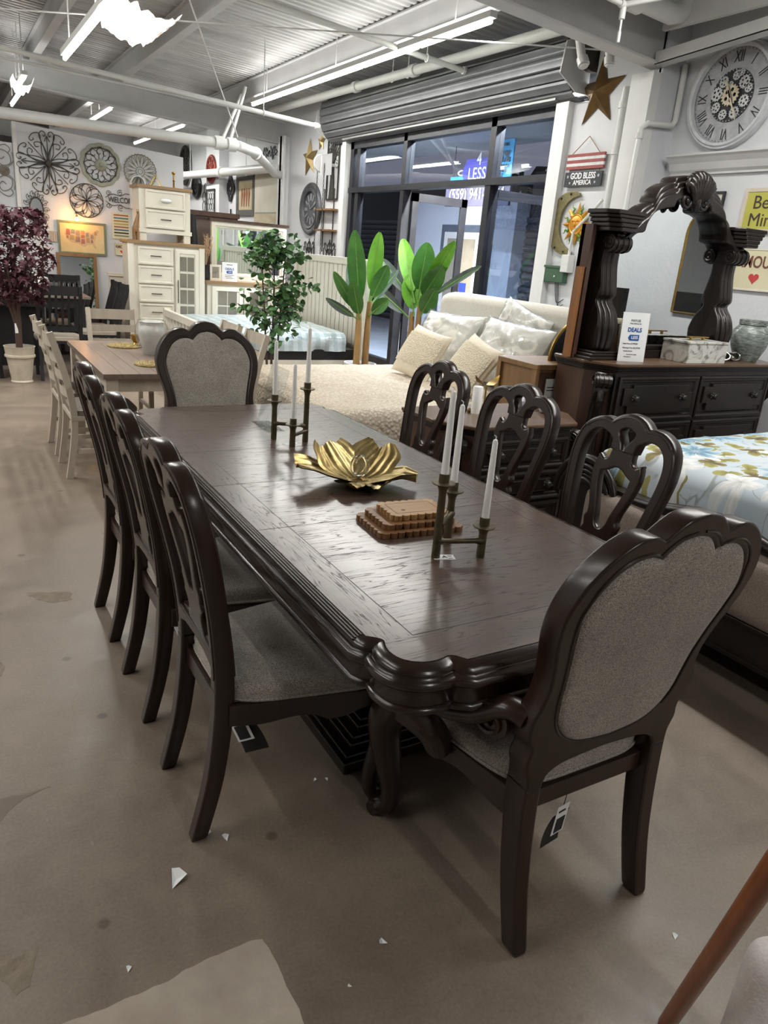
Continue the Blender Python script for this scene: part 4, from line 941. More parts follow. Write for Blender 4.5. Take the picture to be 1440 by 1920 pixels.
outl = [(4.285, .2)] + outl + [(4.455, .2)]
vs = []; fs = []; ny = 30
for j in range(ny):
    u = j/(ny-1); Y = 4.18+2.16*u; e = abs(2*u-1)**10; bulge = 1-.5*e
    vs += [(4.37+(x-4.37)*bulge, Y, z-(.05*e if z > .5 else 0)) for x, z in outl]
kk = len(outl)
for j in range(ny-1):
    for i in range(kk-1): fs.append((j*kk+i, (j+1)*kk+i, (j+1)*kk+i+1, j*kk+i+1))
fs += [tuple(range(kk)), tuple((ny-1)*kk+i for i in range(kk))[::-1]]
lp(bed, hbm.add(vs, fs)).build('headboard', M_boucle, bed, angle=60)
for x, y in ((2.3, 4.35), (2.3, 6.1), (4.2, 4.35), (4.2, 6.1)): lp(bed, MB().bx(x-.03, x+.03, y-.03, y+.03, 0, .09)).build('leg', M_black, bed, smooth=False)
def pillow(name, label, w, h, t, loc, lean, m, yaw=0, roll=0, wr=0, seed=0, wrap=None, cat='pillow', band=None):
    vs, fs = pillow_mesh(w, h, t, 26, wr, seed); o = thing(name, label, cat); o.matrix_world = face_mx(loc, lean, yaw, roll)
    MB().add(vs, fs).build('cover', m, o, angle=80)
    if wrap: 
        v2, f2 = pillow_mesh(w*1.06, h*1.06, t*1.16, 30, .05, seed+5); MB().add(v2, f2).build('plastic_wrap', M_plastic, o, angle=80)
    if band:
        g = MB().grid(lambda u, v: ((u-.5)*w*.93, (v-.5)*h*.62+.01, t/2*((1-abs((u-.5)*1.86)**2.6)*(1-abs((v-.5)*1.24)**2.6))**.5+.006), 18, 14); g.build('waffle_panel', M_knit, o, angle=80)
    return o
pillow('wrapped_sham', 'plastic-wrapped pale pillow on the left against the cream headboard', .86, .56, .2, (3.98, 5.72, .88), .42, M_linen, .0, .02, .03, 1, True)
pillow('wrapped_sham', 'plastic-wrapped pale pillow on the right against the cream headboard', .86, .56, .2, (3.98, 4.80, .90), .42, M_linen, .0, -.03, .03, 7, True)
pillow('wrapped_sham', 'plastic-wrapped pillow tucked behind the right one at the headboard', .66, .44, .14, (4.17, 4.92, 1.06), .3, M_linen, .0, -.25, .03, 11, True)
M_kb = mat('cream_knit_border', 'E3D8C4', .9, col2='D8CBB5', scale=40, bump=.3, bscale=120)
pillow('knit_pillow', 'cream waffle-knit cushion on the left side of the bed', .52, .46, .15, (3.52, 5.38, .82), .5, M_kb, .12, -.12, .0, 2, band=True)
pillow('knit_pillow', 'cream waffle-knit cushion on the right side of the bed', .52, .46, .15, (3.52, 4.66, .83), .55, M_kb, -.05, -.2, .0, 4, band=True)
# ---------------- case goods helpers
def drawer(par, cx, cz, w, h, yf, m, knob='rosette', fret=True):
    d = MB().bx(cx-w/2, cx+w/2, yf, yf+.02, cz-h/2, cz+h/2).build('drawer', m, par, smooth=False)
    MB().frame(w, h, [(0, .0), (0, -.010), (.012, -.014), (.022, -.008), (.032, -.008), (.038, .0)], T(cx, yf, cz)).build('drawer_moulding', m, d, smooth=False)
    if fret:
        a, b = w/2-.05, h/2-.05; n = .05
        L = [(-a, -b+n), (-a+n, -b+n), (-a+n, -b), (a-n*1.6, -b), (a-n*1.6, -b+.02), (a, -b+.02), (a, b-n), (a-n, b-n), (a-n, b), (-a+n*1.6, b), (-a+n*1.6, b-.02), (-a, b-.02)]
        MB().shape([L], .022, .005, lambda u, v, ww: (cx+u, yf-.006+ww, cz+v)).build('fret_panel', m, d, smooth=False)
    ks = (-w*.3, w*.3) if w > .35 else (0,)
    for kx in ks:
        k = MB().lathe([(.0, 0), (.024, 0), (.026, .004), (.012, .010), (.010, .016), (.018, .022), (.021, .030), (.014, .038), (0, .040)], 14, T(cx+kx, yf-.012, cz+.005) @ rot('X', pi/2))
        for i in range(7):
            a = 2*pi*i/7; k.ball((cx+kx+.019*cos(a), yf-.016, cz+.005+.019*sin(a)), .008, 8, 5)
        k.build('knob', M_iron, d)
    return d
def chamfer_plan(w, y0, y1, c, cy):
    return [(-w, y1), (-w, y0+cy), (-w+c, y0), (w-c, y0), (w, y0+cy), (w, y1)]
def volute(par, m, r=.045, wd=.05):
    v = MB().lathe([(0, -wd/2), (r, -wd/2), (r, wd/2), (0, wd/2)], 20, m @ rot('Y', pi/2))
    for s_ in (-1, 1): v.tube([tuple(m @ V((s_*(wd/2+.002), p[0], p[1]))) for p in spiral((0, 0), r*.95, r*.12, 0, 2.0, 30)], r*.1, 5)
    for k in range(-1, 2): v.tube([tuple(m @ V((k*wd*.3, r*1.02*cos(a), r*1.02*sin(a)))) for a in [i*pi/10 for i in range(20)]], r*.12, 5, True)
    return v.build('volute', M_dark, par)
def case(name, label, cat, loc, W_, D0, D1, H, cols, rows, c=.11, cy=.20, z0=.10, fret=True):
    t = thing(name, label, cat, loc); w = W_/2
    MB().prism([(x*.985, y) for x, y in chamfer_plan(w-.03, D0+.03, D1, c, cy)], .06, H-.06).build('carcass', M_darkside, t, smooth=False)
    tp = MB()
    L = chamfer_plan(w, D0, D1, c, cy)
    tp.prism(L, H-.022, H); o = tp.build('top', M_walnuttop, t, smooth=False, bevel=.006)
    ed = MB()
    for (i, a, b) in ((.010, .034, .022), (.020, .048, .034), (.028, .062, .048)): ed.prism(chamfer_plan(w-i, D0+i, D1, c, cy), H-a, H-b)
    ed.build('top_moulding', M_dark, t, smooth=False, bevel=.004)
    pl = MB()
    for (i, a, b) in ((-.004, 0, .05), (.008, .05, .07), (.016, .07, .085)): pl.prism(chamfer_plan(w+.0-i, D0+i+.0, D1, c, cy), a, b)
    pl.build('plinth', M_dark, t, smooth=False, bevel=.004)
    x0, x1 = -w+c+.03, w-c-.03; cw = (x1-x0)/cols; rh = (H-.075-z0)/rows
    MB().bx(x0-.02, x1+.02, D0+.028, D0+.05, .08, H-.06).build('face_frame', M_dark, t, smooth=False)
    for r in range(rows):
        for k in range(cols): drawer(t, x0+cw*(k+.5), z0+rh*(r+.5), cw-.018, rh-.018, D0+.022, M_dark, fret=fret)
    for s_ in (-1, 1):
        ang = math.atan2(cy, c); m = T(s_*(w-c*.5-.016), D0+cy*.45+.018, 0) @ rot('Z', s_*(pi/2-ang)*.9)
        P = cr([(0, .09), (-.05, .10), (-.065, .16), (-.045, .28), (-.02, H*.5), (-.015, H*.65), (-.03, H*.78), (-.055, H-.17), (-.03, H-.07), (0, H-.065)], 5)
        MB().shape([P], .085, .01, lambda u, v, ww: tuple(m @ V((ww, u, v)))).shape([[(u*1.25-.004, .12+(v-.09)*(H-.26)/(H-.155)) for u, v in P]], .04, .008, lambda u, v, ww: tuple(m @ V((ww, u, v)))).build('corner_pilaster', M_dark, t, angle=50)
        volute(t, m @ T(0, -.045, H-.115), .042, .10)
    return t
ns_ = case('nightstand', 'dark carved nightstand with drawers standing beside the cream bed', 'nightstand', (2.80, 3.36, 0), 1.02, -.28, .30, .76, 1, 3, .15, .24)
dr = case('dresser', 'large dark carved dresser with scroll pilasters under the arched mirror', 'dresser', (4.39, 3.46, 0), 1.84, -.24, .24, 1.08, 2, 3, .11, .20)
# light wood chest with barcode sticker
lc = thing('wooden_chest', 'light natural wood chest standing between the cream bed and the dresser', 'chest', (3.66, 3.93, 0))
MB().bx(-.28, .28, -.19, .19, 0, .96).build('carcass', M_natural, lc, smooth=False, bevel=.004)
MB().bx(-.30, .30, -.21, .21, .96, .995).build('top', M_natural, lc, smooth=False, bevel=.004)
for a, b in ((-.21, -.17), (.17, .21)): MB().bx(-.30, -.27, a, b, 0, .96).build('corner_post', M_natural, lc, smooth=False)
MB().bx(-.27, .28, -.205, -.19, .03, .94).build('back_panel', M_darkside, lc, smooth=False)
bl = MB().bx(-.20, -.11, -.2075, -.205, .62, .90).build('barcode_label', M_paper, lc, smooth=False)
pr = MB()
for i in range(7): pr.bx(-.185+i*.010, -.180+i*.010, -.2085, -.2075, .72, .77)
for z in (.66, .68, .82, .84): pr.bx(-.185, -.125, -.2085, -.2075, z, z+.006)
pr.build('print', M_ink, bl, smooth=False)
ar = thing('black_arched_panel', 'black curved panel with thin gold rim standing on the wooden chest', 'decor', (3.80, 3.90, .995))
A_ = [(.30-.36*cos(a), .0+.36*sin(a)) for a in [k*pi/2/16 for k in range(17)]]
MB().shape([A_ + [(.30, .0)]], .02, 0, lambda u, v, w: (u-.12, w, v*.9)).build('panel', M_black, ar, smooth=False)
MB().tube([(x-.12, 0, z*.9) for x, z in A_], .012, 8).build('gold_rim', M_gold, ar)
# ---------------- things on nightstand
gz = .76
bd = thing('bead_garland', 'wooden bead garland lying on the dark nightstand', 'garland', (2.55, 3.5, gz))
for i in range(16):
    a = i*.42; MB().ball((.10*cos(a)*(1-.02*i)+.012*i, .08*sin(a)*(1-.02*i), .014), .014, 10, 7).build('bead', M_natural if i % 3 else M_linen, bd)
am = MB()
vs, fs = [], []
am.ball((0, 0, .05), (.055, .035, .055), 9, 6)
am.v = [(x*(1+.25*NZ.noise(V((x*30, y*30, z*30)))), y*(1+.25*NZ.noise(V((y*31, x*30, z*20)))), max(0, z)) for x, y, z in am.v]
tag(am.build('amethyst_bookend', mat('amethyst', '5E5168', .3, col2='C9C2CC', scale=22), smooth=False, loc=(2.98, 3.38, gz), rotz=.3), 'purple and white crystal bookend on the nightstand, left one', 'stone', 'crystal bookends')
o2 = bpy.data.objects['amethyst_bookend'].copy(); C.objects.link(o2); o2.location = (3.14, 3.36, gz); o2.rotation_euler[2] = 1.4; o2['label'] = 'purple and white crystal bookend on the nightstand, right one'
pc = thing('pillar_candle', 'white pillar candle standing on the dark nightstand', 'candle', (2.66, 3.42, gz)); MB().lathe([(0, 0), (.03, 0), (.03, .155), (.026, .16), (0, .152)], 18).build('wax', M_candle, pc)
gl = thing('gold_leaf_ornament', 'small gold leaf-shaped ornament on the nightstand', 'ornament', (2.78, 3.50, gz))
MB().lathe([(0, 0), (.03, 0), (.006, .02), (.006, .15), (0, .15)], 12).build('stem', M_gold, gl)
for s_ in (-1, 1): MB().grid(lambda u, v: (s_*.09*v, (u-.5)*.07*sin(pi*min(v*.95+.03, 1)), .15+.06*v*v), 6, 10).build('leaf', M_gold, gl)
# ---------------- dresser mirror
mr = thing('dresser_mirror', 'dark carved arched mirror standing on the dresser', 'mirror', (4.205, 3.54, 1.08))
MXZ = lambda u, v, w: (u, -w, v)
arch_in = cr([(.54, .66), (.51, .73), (.46, .77), (.40, .785), (.385, .84), (.34, .90), (.26, .935), (.18, .95), (.16, .985), (.10, 1.00), (0, 1.005)], 4)
gl_loop = [(-.54, .06), (.54, .06)] + arch_in + [(-x, y) for x, y in arch_in[::-1] if x > 1e-6]
MB().shape([[(x*1.03, y) for x, y in gl_loop]], .006, 0, lambda u, v, w: (u, w-.0, v)).build('glass', M_mirror, mr, smooth=False)
out_a = cr([(.60, .80), (.50, .82), (.46, .85), (.43, .90), (.37, .94), (.335, .955), (.32, 1.0), (.28, 1.05), (.21, 1.085), (.18, 1.09), (.165, 1.12), (.10, 1.14), (0, 1.145)], 4)
for k, (a, dz, dep, y0) in enumerate([(0, 0, .13, .03), (.28, .0, .15, .0), (.56, .0, .165, -.0)]):
    oi = [(xo+(xi-xo)*a*.8, yo+(yi-yo)*a*.8) for (xo, yo), (xi, yi) in zip([out_a[min(int(i*len(out_a)/len(arch_in)), len(out_a)-1)] for i in range(len(arch_in))], arch_in)] if a else out_a
    loop = oi + [(-x, y) for x, y in oi[::-1] if x > 1e-6] + [(-x, y) for x, y in arch_in] + [(x, y) for x, y in arch_in[::-1] if x > 1e-6]
    MB().shape([loop], dep, .008, lambda u, v, w: (u, w-.02-k*.008, v)).build('arch_frame', M_dark, mr, angle=50)
for s_ in (-1, 1):
    cp = MB()
    for (a, z0, z1) in ((.165, .86, .885), (.150, .84, .86), (.135, .815, .84), (.120, .79, .815), (.110, .765, .79)):
        cp.prism([(s_*.60-a, .03), (s_*.60-a, -.10-a*.15), (s_*.60-a+.05, -.16-a*.15), (s_*.60+a-.05, -.16-a*.15), (s_*.60+a, -.10-a*.15), (s_*.60+a, .03)], z0, z1)
    cp.build('capital', M_dark, mr, smooth=False, bevel=.006)
    P = cr([(.04, .05), (-.10, .055), (-.125, .11), (-.13, .20), (-.105, .29), (-.065, .345), (-.06, .37), (-.085, .40), (-.075, .47), (-.055, .58), (-.06, .68), (-.09, .76), (.04, .765)], 5)
    for wd, sc, off in ((.135, 1, 0), (.09, 1.1, -.006), (.04, 1.18, -.010)):
        MB().shape([[(u*sc+off if u < 0 else u, v) for u, v in P]], wd, .012, lambda u, v, w: (s_*.580+w*(1.0+.35*max(0, 1-abs(v-.2)/.2)), u, v)).build('column', M_dark, mr, angle=50)
    volute(mr, T(s_*.580, -.085, .70), .05, .15)
    bs = MB()
    for (a, z0, z1) in ((.15, 0, .02), (.135, .02, .04), (.12, .04, .055)): bs.bx(s_*.580-a, s_*.580+a, -.15-a*.1, .06, z0, z1)
    bs.build('column_base', M_dark, mr, smooth=False, bevel=.005)
MB().bx(-.52, .52, -.06, .03, 0, .055).bx(-.52, .52, -.045, .03, .055, .085).build('bottom_rail', M_dark, mr, smooth=False, bevel=.005)
MB().bx(-.745, -.55, .045, .075, 0, .80).bx(-.745, -.715, -.02, .075, 0, .80).build('back_board', M_darkside, mr, smooth=False)
MB().bx(-.785, -.75, -.01, .03, .0, .55).build('support_strut', wood_mat('orange_pine', '8A5A33', 'A06C40', 'z', .5), mr, smooth=False)
ct = MB()
for i in range(-4, 5):
    a = i*.26; ct.tube(cr([(0, -.10, .97), (.05*sin(a), -.14, 1.02), (.10*sin(a)*1.2, -.15, 1.02+.12*cos(a)), (.13*sin(a), -.10, 1.02+.15*cos(a))], 4), [.02]*5+[.026]*4+[.02, .016, .012, .008], 7)
for s_ in (-1, 1):
    ct.tube([(s_*(.085)+p[0], -.12, .995+p[1]) for p in spiral((0, 0), .052, .012, pi/2, s_*1.5, 26)], .014, 7)
    ct.tube([(s_*(.09)+p[0], -.14, 1.09+p[1]) for p in spiral((0, 0), .045, .010, -pi/2, s_*1.3, 22)], .012, 7)
    ct.ball((s_*.085, -.125, .995), .018, 10, 7)
    for k in range(3): ct.ball((s_*(.04+.03*k), -.155+.01*k, 1.075-.012*k), .014, 8, 6)
ct.ball((0, -.13, .99), (.03, .03, .06), 10, 8)
ct.build('carved_crest', M_dark, mr, angle=60)
# ---------------- things on the dresser
dz = 1.08
fr = thing('photo_frame', 'cream leaf-patterned photo frame leaning on the dresser', 'picture frame', (3.70, 3.44, dz), RAD(-12)); fr.rotation_euler[0] = RAD(-8)
MB().frame(.20, .26, [(0, .012), (0, -.006), (.008, -.012), (.035, -.012), (.042, -.004), (.042, .006)], T(0, 0, .13)).build('frame', mat('cream_leaf_frame', 'C9C1AB', .5, col2='8F8770', scale=60, bump=.3), fr, smooth=False)
MB().bx(-.062, .062, .002, .006, .04, .22).build('photo', mat('dark_photo', '2A2624', .3, col2='8E6248', scale=9, lo=.45, hi=.75), fr, smooth=False)
sc = thing('price_sign', 'white price sign card standing on the dresser', 'sign', (3.79, 3.335, dz), RAD(-14)); sc.rotation_euler[0] = RAD(-4)
MB().bx(-.098, .098, -.0015, .0015, 0, .305).build('card', M_paper, sc, smooth=False)
MB().bx(-.10, .10, -.03, .05, 0, .003).build('acrylic_foot', M_acr, sc, smooth=False)
FX = lambda x, z: T(x, -.0025, z) @ rot('X', pi/2)
MB().text('MAYLEE', .020, .0006, FX(0, .255)).text('3 Piece Bedroom Set', .010, .0006, FX(0, .237)).text('Cash Price: $1,999.00', .0125, .0006, FX(-.02, .112)).text('Financing Price: $2,299.00', .0125, .0006, FX(-.008, .086)).text('Includes Dresser', .010, .0006, FX(-.03, .066)).text('See store for details', .009, .0006, FX(0, .045)).text('*while supplies last', .007, .0006, FX(-.03, .03)).build('lettering', M_ink, sc, smooth=False)
MB().text('DEALS', .036, .0006, FX(0, .197), bold=.0012).prism([(-.042, .15), (-.03, .168), (.038, .168), (.038, .132), (-.03, .132)], -.0006, .0006, T(0, -.003, 0) @ rot('X', pi/2)).build('logo', M_blueink, sc, smooth=False)
MB().text('LESS', .026, .0006, T(.004, -.0045, .15) @ rot('X', pi/2), bold=.0006).build('logo_lettering', M_paper, sc, smooth=False)
mbx = thing('marble_box', 'white marble box with grey veins and brass lid handle on the dresser', 'box', (4.43, 3.36, dz), 0)
def marble():
    t = NT('white_marble'); v = t.coord((1, 1, 1)); n = t.noise(v, 7, 6, .6, 2.2); t.l(t.ramp(n, [(.38, '8E8B84'), (.47, 'D8D5CE'), (.62, 'E2DFD9')]), t.b.inputs['Base Color']); t.b.inputs['Roughness'].default_value = .25; return t.m
M_marble = marble()
MB().bx(-.20, .20, -.11, .11, 0, .125).build('body', M_marble, mbx, smooth=False, bevel=.003)
ld = MB().bx(-.203, .203, -.113, .113, .127, .143).build('lid', M_marble, mbx, smooth=False, bevel=.003)
MB().bx(-.10, .10, -.018, .018, .160, .167).bx(-.07, -.055, -.008, .008, .143, .16).bx(.055, .07, -.008, .008, .143, .16).build('handle', M_goldthin, ld, smooth=False)
sk = thing('silver_knot', 'shiny silver chain-link knot ornament on the dresser', 'ornament', (4.83, 3.36, dz))
for i, (x, y, a, b) in enumerate([(-.10, 0, .5, .4), (-.045, .01, -.7, 1.1), (.02, 0, .7, .5), (.075, .01, -.4, 1.2)]):
    m = T(x, y, .034) @ rot('Z', a) @ rot('X', b); MB().tube([tuple(m @ V((.036*cos(k*pi/10), .028*sin(k*pi/10), 0))) for k in range(20)], .0075, 8, True).build('link', mat('polished_silver', 'CFCFCB', .12, 1.0), sk)
gv = thing('glass_vase', 'grey-green textured glass vase at the right end of the dresser', 'vase', (5.04, 3.38, dz))
MB().lathe([(0, 0), (.075, 0), (.085, .02), (.12, .10), (.135, .17), (.125, .215), (.095, .25), (.085, .262), (.092, .285), (.098, .29), (.092, .292), (.078, .262), (.088, .248), (.115, .21), (.124, .17), (.11, .10), (.07, .015), (0, .012)], 30).build('body', mat('grey_crackle_glass', '5F6A66', .2, col2='A7ACA6', scale=26, stretch=(1, 1, 3.5), bump=.5, bscale=50, lo=.35, hi=.7), gv)
for z in (.262, .272, .282): MB().tube([(.0925*cos(k*pi/14), .0925*sin(k*pi/14), z) for k in range(28)], .005, 6, True).build('neck_ring', MATS['grey_crackle_glass'], gv)
# ---------------- floral bed
fb = thing('floral_bed', 'dark carved bed with floral quilt and taupe upholstered footboard on the right', 'bed', (3.7, 1.75, 0))
lp(fb, MB().bx(2.80, 4.95, 1.02, 2.56, .12, .34)).build('side_rails', M_dark, fb, smooth=False, bevel=.01)
lp(fb, MB().bx(2.83, 4.95, 1.02, 2.54, .34, .66)).build('mattress', M_linen, fb, smooth=False, bevel=.05)
def floral():
    """printed flowers: a rosette around each Voronoi cell centre, leaves and twigs between"""
    t = NT('floral_quilt'); v = t.coord((1, 1, .35)); base = t.ramp(t.noise(v, 2.5, 3), [(.35, 'CBD2D9'), (.65, 'B9C8D3')]); col = base
    def motif(s, off, n, R0, amp, stops, rnd=.9):
        mp = t.add('ShaderNodeMapping'); mp.inputs['Location'].default_value = off; t.l(v, mp.inputs['Vector'])
        nz = t.add('ShaderNodeTexNoise'); nz.inputs['Scale'].default_value = s*4; t.l(mp.outputs[0], nz.inputs['Vector'])
        ad = t.add('ShaderNodeMix', data_type='VECTOR'); ad.inputs[0].default_value = .03; t.l(mp.outputs[0], ad.inputs[4]); t.l(nz.outputs['Color'], ad.inputs[5])
        vo = t.add('ShaderNodeTexVoronoi', voronoi_dimensions='2D'); vo.inputs['Scale'].default_value = s; vo.inputs['Randomness'].default_value = rnd; t.l(ad.outputs[1], vo.inputs['Vector'])
        df = t.add('ShaderNodeVectorMath', operation='SUBTRACT'); t.l(ad.outputs[1], df.inputs[0]); t.l(vo.outputs['Position'], df.inputs[1])
        sx = t.add('ShaderNodeSeparateXYZ'); t.l(df.outputs[0], sx.inputs[0]); cc_ = t.add('ShaderNodeSeparateColor'); t.l(vo.outputs['Color'], cc_.inputs[0])
        an = t.math('ADD', t.math('ARCTAN2', sx.outputs[1], sx.outputs[0]), t.math('MULTIPLY', cc_.outputs[0], 6.28))
        ra = t.math('MULTIPLY', t.math('SQRT', t.math('ADD', t.math('MULTIPLY', sx.outputs[0], sx.outputs[0]), t.math('MULTIPLY', sx.outputs[1], sx.outputs[1]))), s)
        wob = t.math('ADD', R0, t.math('MULTIPLY', t.math('ABSOLUTE', t.math('COSINE', t.math('MULTIPLY', an, n))), amp)); q = t.math('DIVIDE', ra, wob)
        keep = t.math('GREATER_THAN', cc_.outputs[1], .25); mk = t.math('MULTIPLY', t.math('LESS_THAN', q, 1.0), keep)
        vein = t.math('MULTIPLY', t.math('ADD', t.math('SINE', t.math('MULTIPLY', an, n*7)), 1), .12); return mk, t.ramp(t.math('ADD', q, vein), stops)
    w = t.noise(v, 5.5, 2, .5, .6); tw_ = t.ramp(w, [(.487, '000000'), (.497, 'FFFFFF'), (.503, 'FFFFFF'), (.513, '000000')]); col = t.mix(t.math('MULTIPLY', tw_, .55), col, '6E6A58')
    for a in [(6.0, (2.9, 1.3, 0), 1, .06, .30, [(0, '6F6A38'), (.5, '8F8A4C'), (1.0, 'A7A060')]), (5.0, (7.1, 3.3, 0), 1.5, .08, .26, [(0, '574A38'), (.6, '6E5F40'), (1.0, '8C8250')]), (3.7, (.9, 2.2, 0), 2.5, .16, .20, [(.0, '6A675E'), (.18, 'C9C8C4'), (.7, 'E9E9E8'), (1.1, 'D5D8DA')]), (3.0, (.3, .1, 0), 3.5, .14, .24, [(0, '5C5A4E'), (.15, 'B9CBD6'), (.45, '5F86A0'), (.8, '86A8BC'), (1.1, 'A9C3D1')])]:
        mk, c = motif(*a); col = t.mix(mk, col, c)
    t.l(col, t.b.inputs['Base Color']); t.b.inputs['Roughness'].default_value = .75; return t.m
lp(fb, draped(2.82, 4.95, .98, 2.58, .80, .47, .11, 54, .03, sides=('x0', 'y0', 'y1'), seed=9, dome=.05)).build('quilt', floral(), fb, angle=70)
def fpad(u, v):
    Y = 1.06+1.46*u; z = .30+.30*v; b = (1-abs(2*u-1)**6)*(1-abs(2*v-1)**4); return (2.72-.075*b**.6, Y, z)
lp(fb, MB().grid(fpad, 30, 16)).build('footboard_cushion', M_tweed2, fb, angle=70)
fbm = MB().bx(2.70, 2.80, .95, 2.62, .13, .31).bx(2.685, 2.80, .95, 2.62, .285, .31).bx(2.69, 2.80, .95, 2.62, .13, .155)
lp(fb, fbm).build('bottom_rail', M_dark, fb, smooth=False, bevel=.006)
lp(fb, MB().bx(2.72, 2.80, 1.0, 2.58, .3, .62)).build('footboard_panel', M_dark, fb, smooth=False)
for s_, yc in ((1, 2.50), (-1, 1.06)):
    sm = MB()
    for r_, q in ((.20, .022), (.165, .016), (.14, .014), (.118, .010), (.095, .020)):
        sm.tube([(2.715-(.01 if r_ < .19 else 0), yc+s_*.02-r_*cos(a)*s_*1.0, .52+r_*1.02*sin(a)) for a in [pi*(.0+1.0*k/20) for k in range(21)]], q, 8)
    sm.bx(2.70, 2.80, yc-.10, yc+.10, .3, .64)
    lp(fb, sm).build('scrolled_end', M_dark, fb, angle=50)
    bl_ = MB()
    for k in range(3): bl_.bx(2.655+.006*k, 2.80, yc-s_*.24-.07+.01*k, yc-s_*.24+.07-.01*k, .49+k*.022, .51+k*.022)
    lp(fb, bl_).build('carved_block', M_dark, fb, smooth=False, bevel=.006)
    lp(fb, MB().bx(2.70, 2.80, yc-.05, yc+.05, 0, .14)).build('foot', M_dark, fb, smooth=False)
tr_ = MB().tube(cr([(2.73, 2.24, .60), (2.73, 2.1, .61), (2.73, 1.78, .66), (2.73, 1.46, .61), (2.73, 1.32, .60)], 6), .032, 8)
lp(fb, tr_).build('top_rail', M_dark, fb, angle=50)
lp(fb, MB().bx(4.9, 4.96, 1.0, 2.56, 0, 1.5)).build('headboard', M_dark, fb, smooth=False)
# ---------------- easel leg and white roll at the lower right corner
M_polew = wood_mat('polished_orange_wood', '7A3F1B', '9A5628', 'z', .3, 1.0, .3)
wp = thing('wooden_easel', 'polished orange-brown wooden easel leg at the lower right corner', 'easel', (.85, .32, 0))
for a in ((1.265, .647), (.95, -.25), (.45, .05)): MB().tube([(a[0]-.85, a[1]-.32, 0), (0, 0, 1.11)], .0185, 14).build('leg', M_polew, wp)
MB().ball((0, 0, 1.11), .03, 12, 8).build('cap', M_polew, wp)
def roll(u, v):
    a = 2*pi*u; r = .046*(1+.05*sin(3*a+v*5)+.04*NZ.noise(V((cos(a)*2, sin(a)*2, v*6)))); k = min(1, (1-v)*9); return (r*cos(a)*k**.4, r*sin(a)*k**.4, .375*v)
tag(MB().grid(roll, 28, 24, wrap_u=True).build('rolled_towel', mat('white_terry', 'DCD5D2', .9, col2='E9E4E1', scale=30, bump=.5, bscale=150), loc=(1.305, .505, 0)), 'white rolled fabric standing at the lower right corner', 'fabric roll')
# ------------------------------------------------------------------ whitewashed dining set
M_ptop = wood_mat('grey_oak_plank', '6E5F55', '87766A', 'y', .4, .9, .15)
M_pseat = mat('grey_brown_seat', '6B6157', .6, col2='7A7066', scale=8)
wt = thing('white_dining_table', 'whitewashed dining table with grey plank top behind the dark set', 'table', (1.265, 5.59, 0))
for k in range(8):
    w_ = .91/8; MB().bx(-.455+k*w_+.001, -.455+(k+1)*w_-.001, -.78, .78, .735, .76).build('plank', M_ptop, wt, smooth=False)
MB().bx(-.455, .455, -.78, .78, .728, .736).build('underside', M_ptop, wt, smooth=False)
for sx in (-1, 1):
    MB().bx(sx*.40-.012, sx*.40+.012, -.70, .70, .64, .73).build('apron', M_wash, wt, smooth=False)
    for sy in (-1, 1): MB().bx(sx*.40-.038, sx*.40+.038, sy*.725-.038, sy*.725+.038, 0, .73).build('leg', M_wash, wt, smooth=False, bevel=.004)
for sy in (-1, 1): MB().bx(-.36, .36, sy*.725-.012, sy*.725+.012, .64, .73).build('apron', M_wash, wt, smooth=False)
LB = dense([(0, -.03), (.25, .01), (.45, .02), (.7, -.02), (.98, -.10)])
def ladder_chair(label, m, seatm, slats=3, w=.20, spindles=False, name='ladder_chair', group='', H=.97):
    t = thing(name, label, 'chair', group=group)
    for s_ in (-1, 1):
        pts = [(s_*w, interp(LB, z*H/.97), z) for z in [H*k/14 for k in range(15)]]
        MB().tube(pts, .029, 4, flat=.85, up=(1, 0, 0)).build('leg', m, t, smooth=False)
        MB().tube([(s_*(w+.005), .40, 0), (s_*(w+.005), .40, .43)], .026, 4, up=(1, 0, 0)).build('leg', m, t, smooth=False)
        MB().bx(s_*w-.01, s_*w+.01, .02, .40, .17, .20).build('stretcher', m, t, smooth=False)
    def sl(z, h, wd=w, bow=.025, d=.016):
        def f(u, v): 
            x = (u-.5)*2*wd; return (x, interp(LB, z)+bow*(x*x/(wd*wd)-1)-.0, z+(v-.5)*h)
        g = MB().grid(f, 9, 3); vs = g.v; n = len(vs)
        return MB().add([(x, y-d/2, z_) for x, y, z_ in vs], g.f).add([(x, y+d/2, z_) for x, y, z_ in vs], [q[::-1] for q in g.f])
    if spindles:
        sl(H-.055, .10, bow=.0).build('crest_rail', m, t, smooth=False); sl(.56, .055, bow=.0).build('lower_rail', m, t, smooth=False)
        for k in range(6):
            x = (k-2.5)*w*.3; MB().tube([(x, interp(LB, z), z) for z in (.57, .7, .8, H-.09)], .017, 4, flat=.5, up=(0, 1, 0)).build('spindle', m, t, smooth=False)
    else:
        sl(H-.05, .085).build('slat', m, t, smooth=False)
        for k in range(1, slats): sl(H-.05-k*.115, .06).build('slat', m, t, smooth=False)
    MB().bx(-w-.02, w+.02, .0, .43, .40, .43).build('seat_frame', m, t, smooth=False)
    def seat(u, v):
        a = 2*pi*u; n = 6; cx = abs(cos(a))**(2/n)*(1 if cos(a) > 0 else -1); cy = abs(sin(a))**(2/n)*(1 if sin(a) > 0 else -1)
        r = 1 if v < .4 else 1-((v-.4)/.6)**1.4; return (cx*r*(w+.025), .225+cy*r*.215, .43+.045*min(1, v*1.8)**.7)
    MB().grid(seat, 32, 9, wrap_u=True).build('seat', seatm, t, angle=60); return t
G1 = 'whitewashed ladder-back chairs'
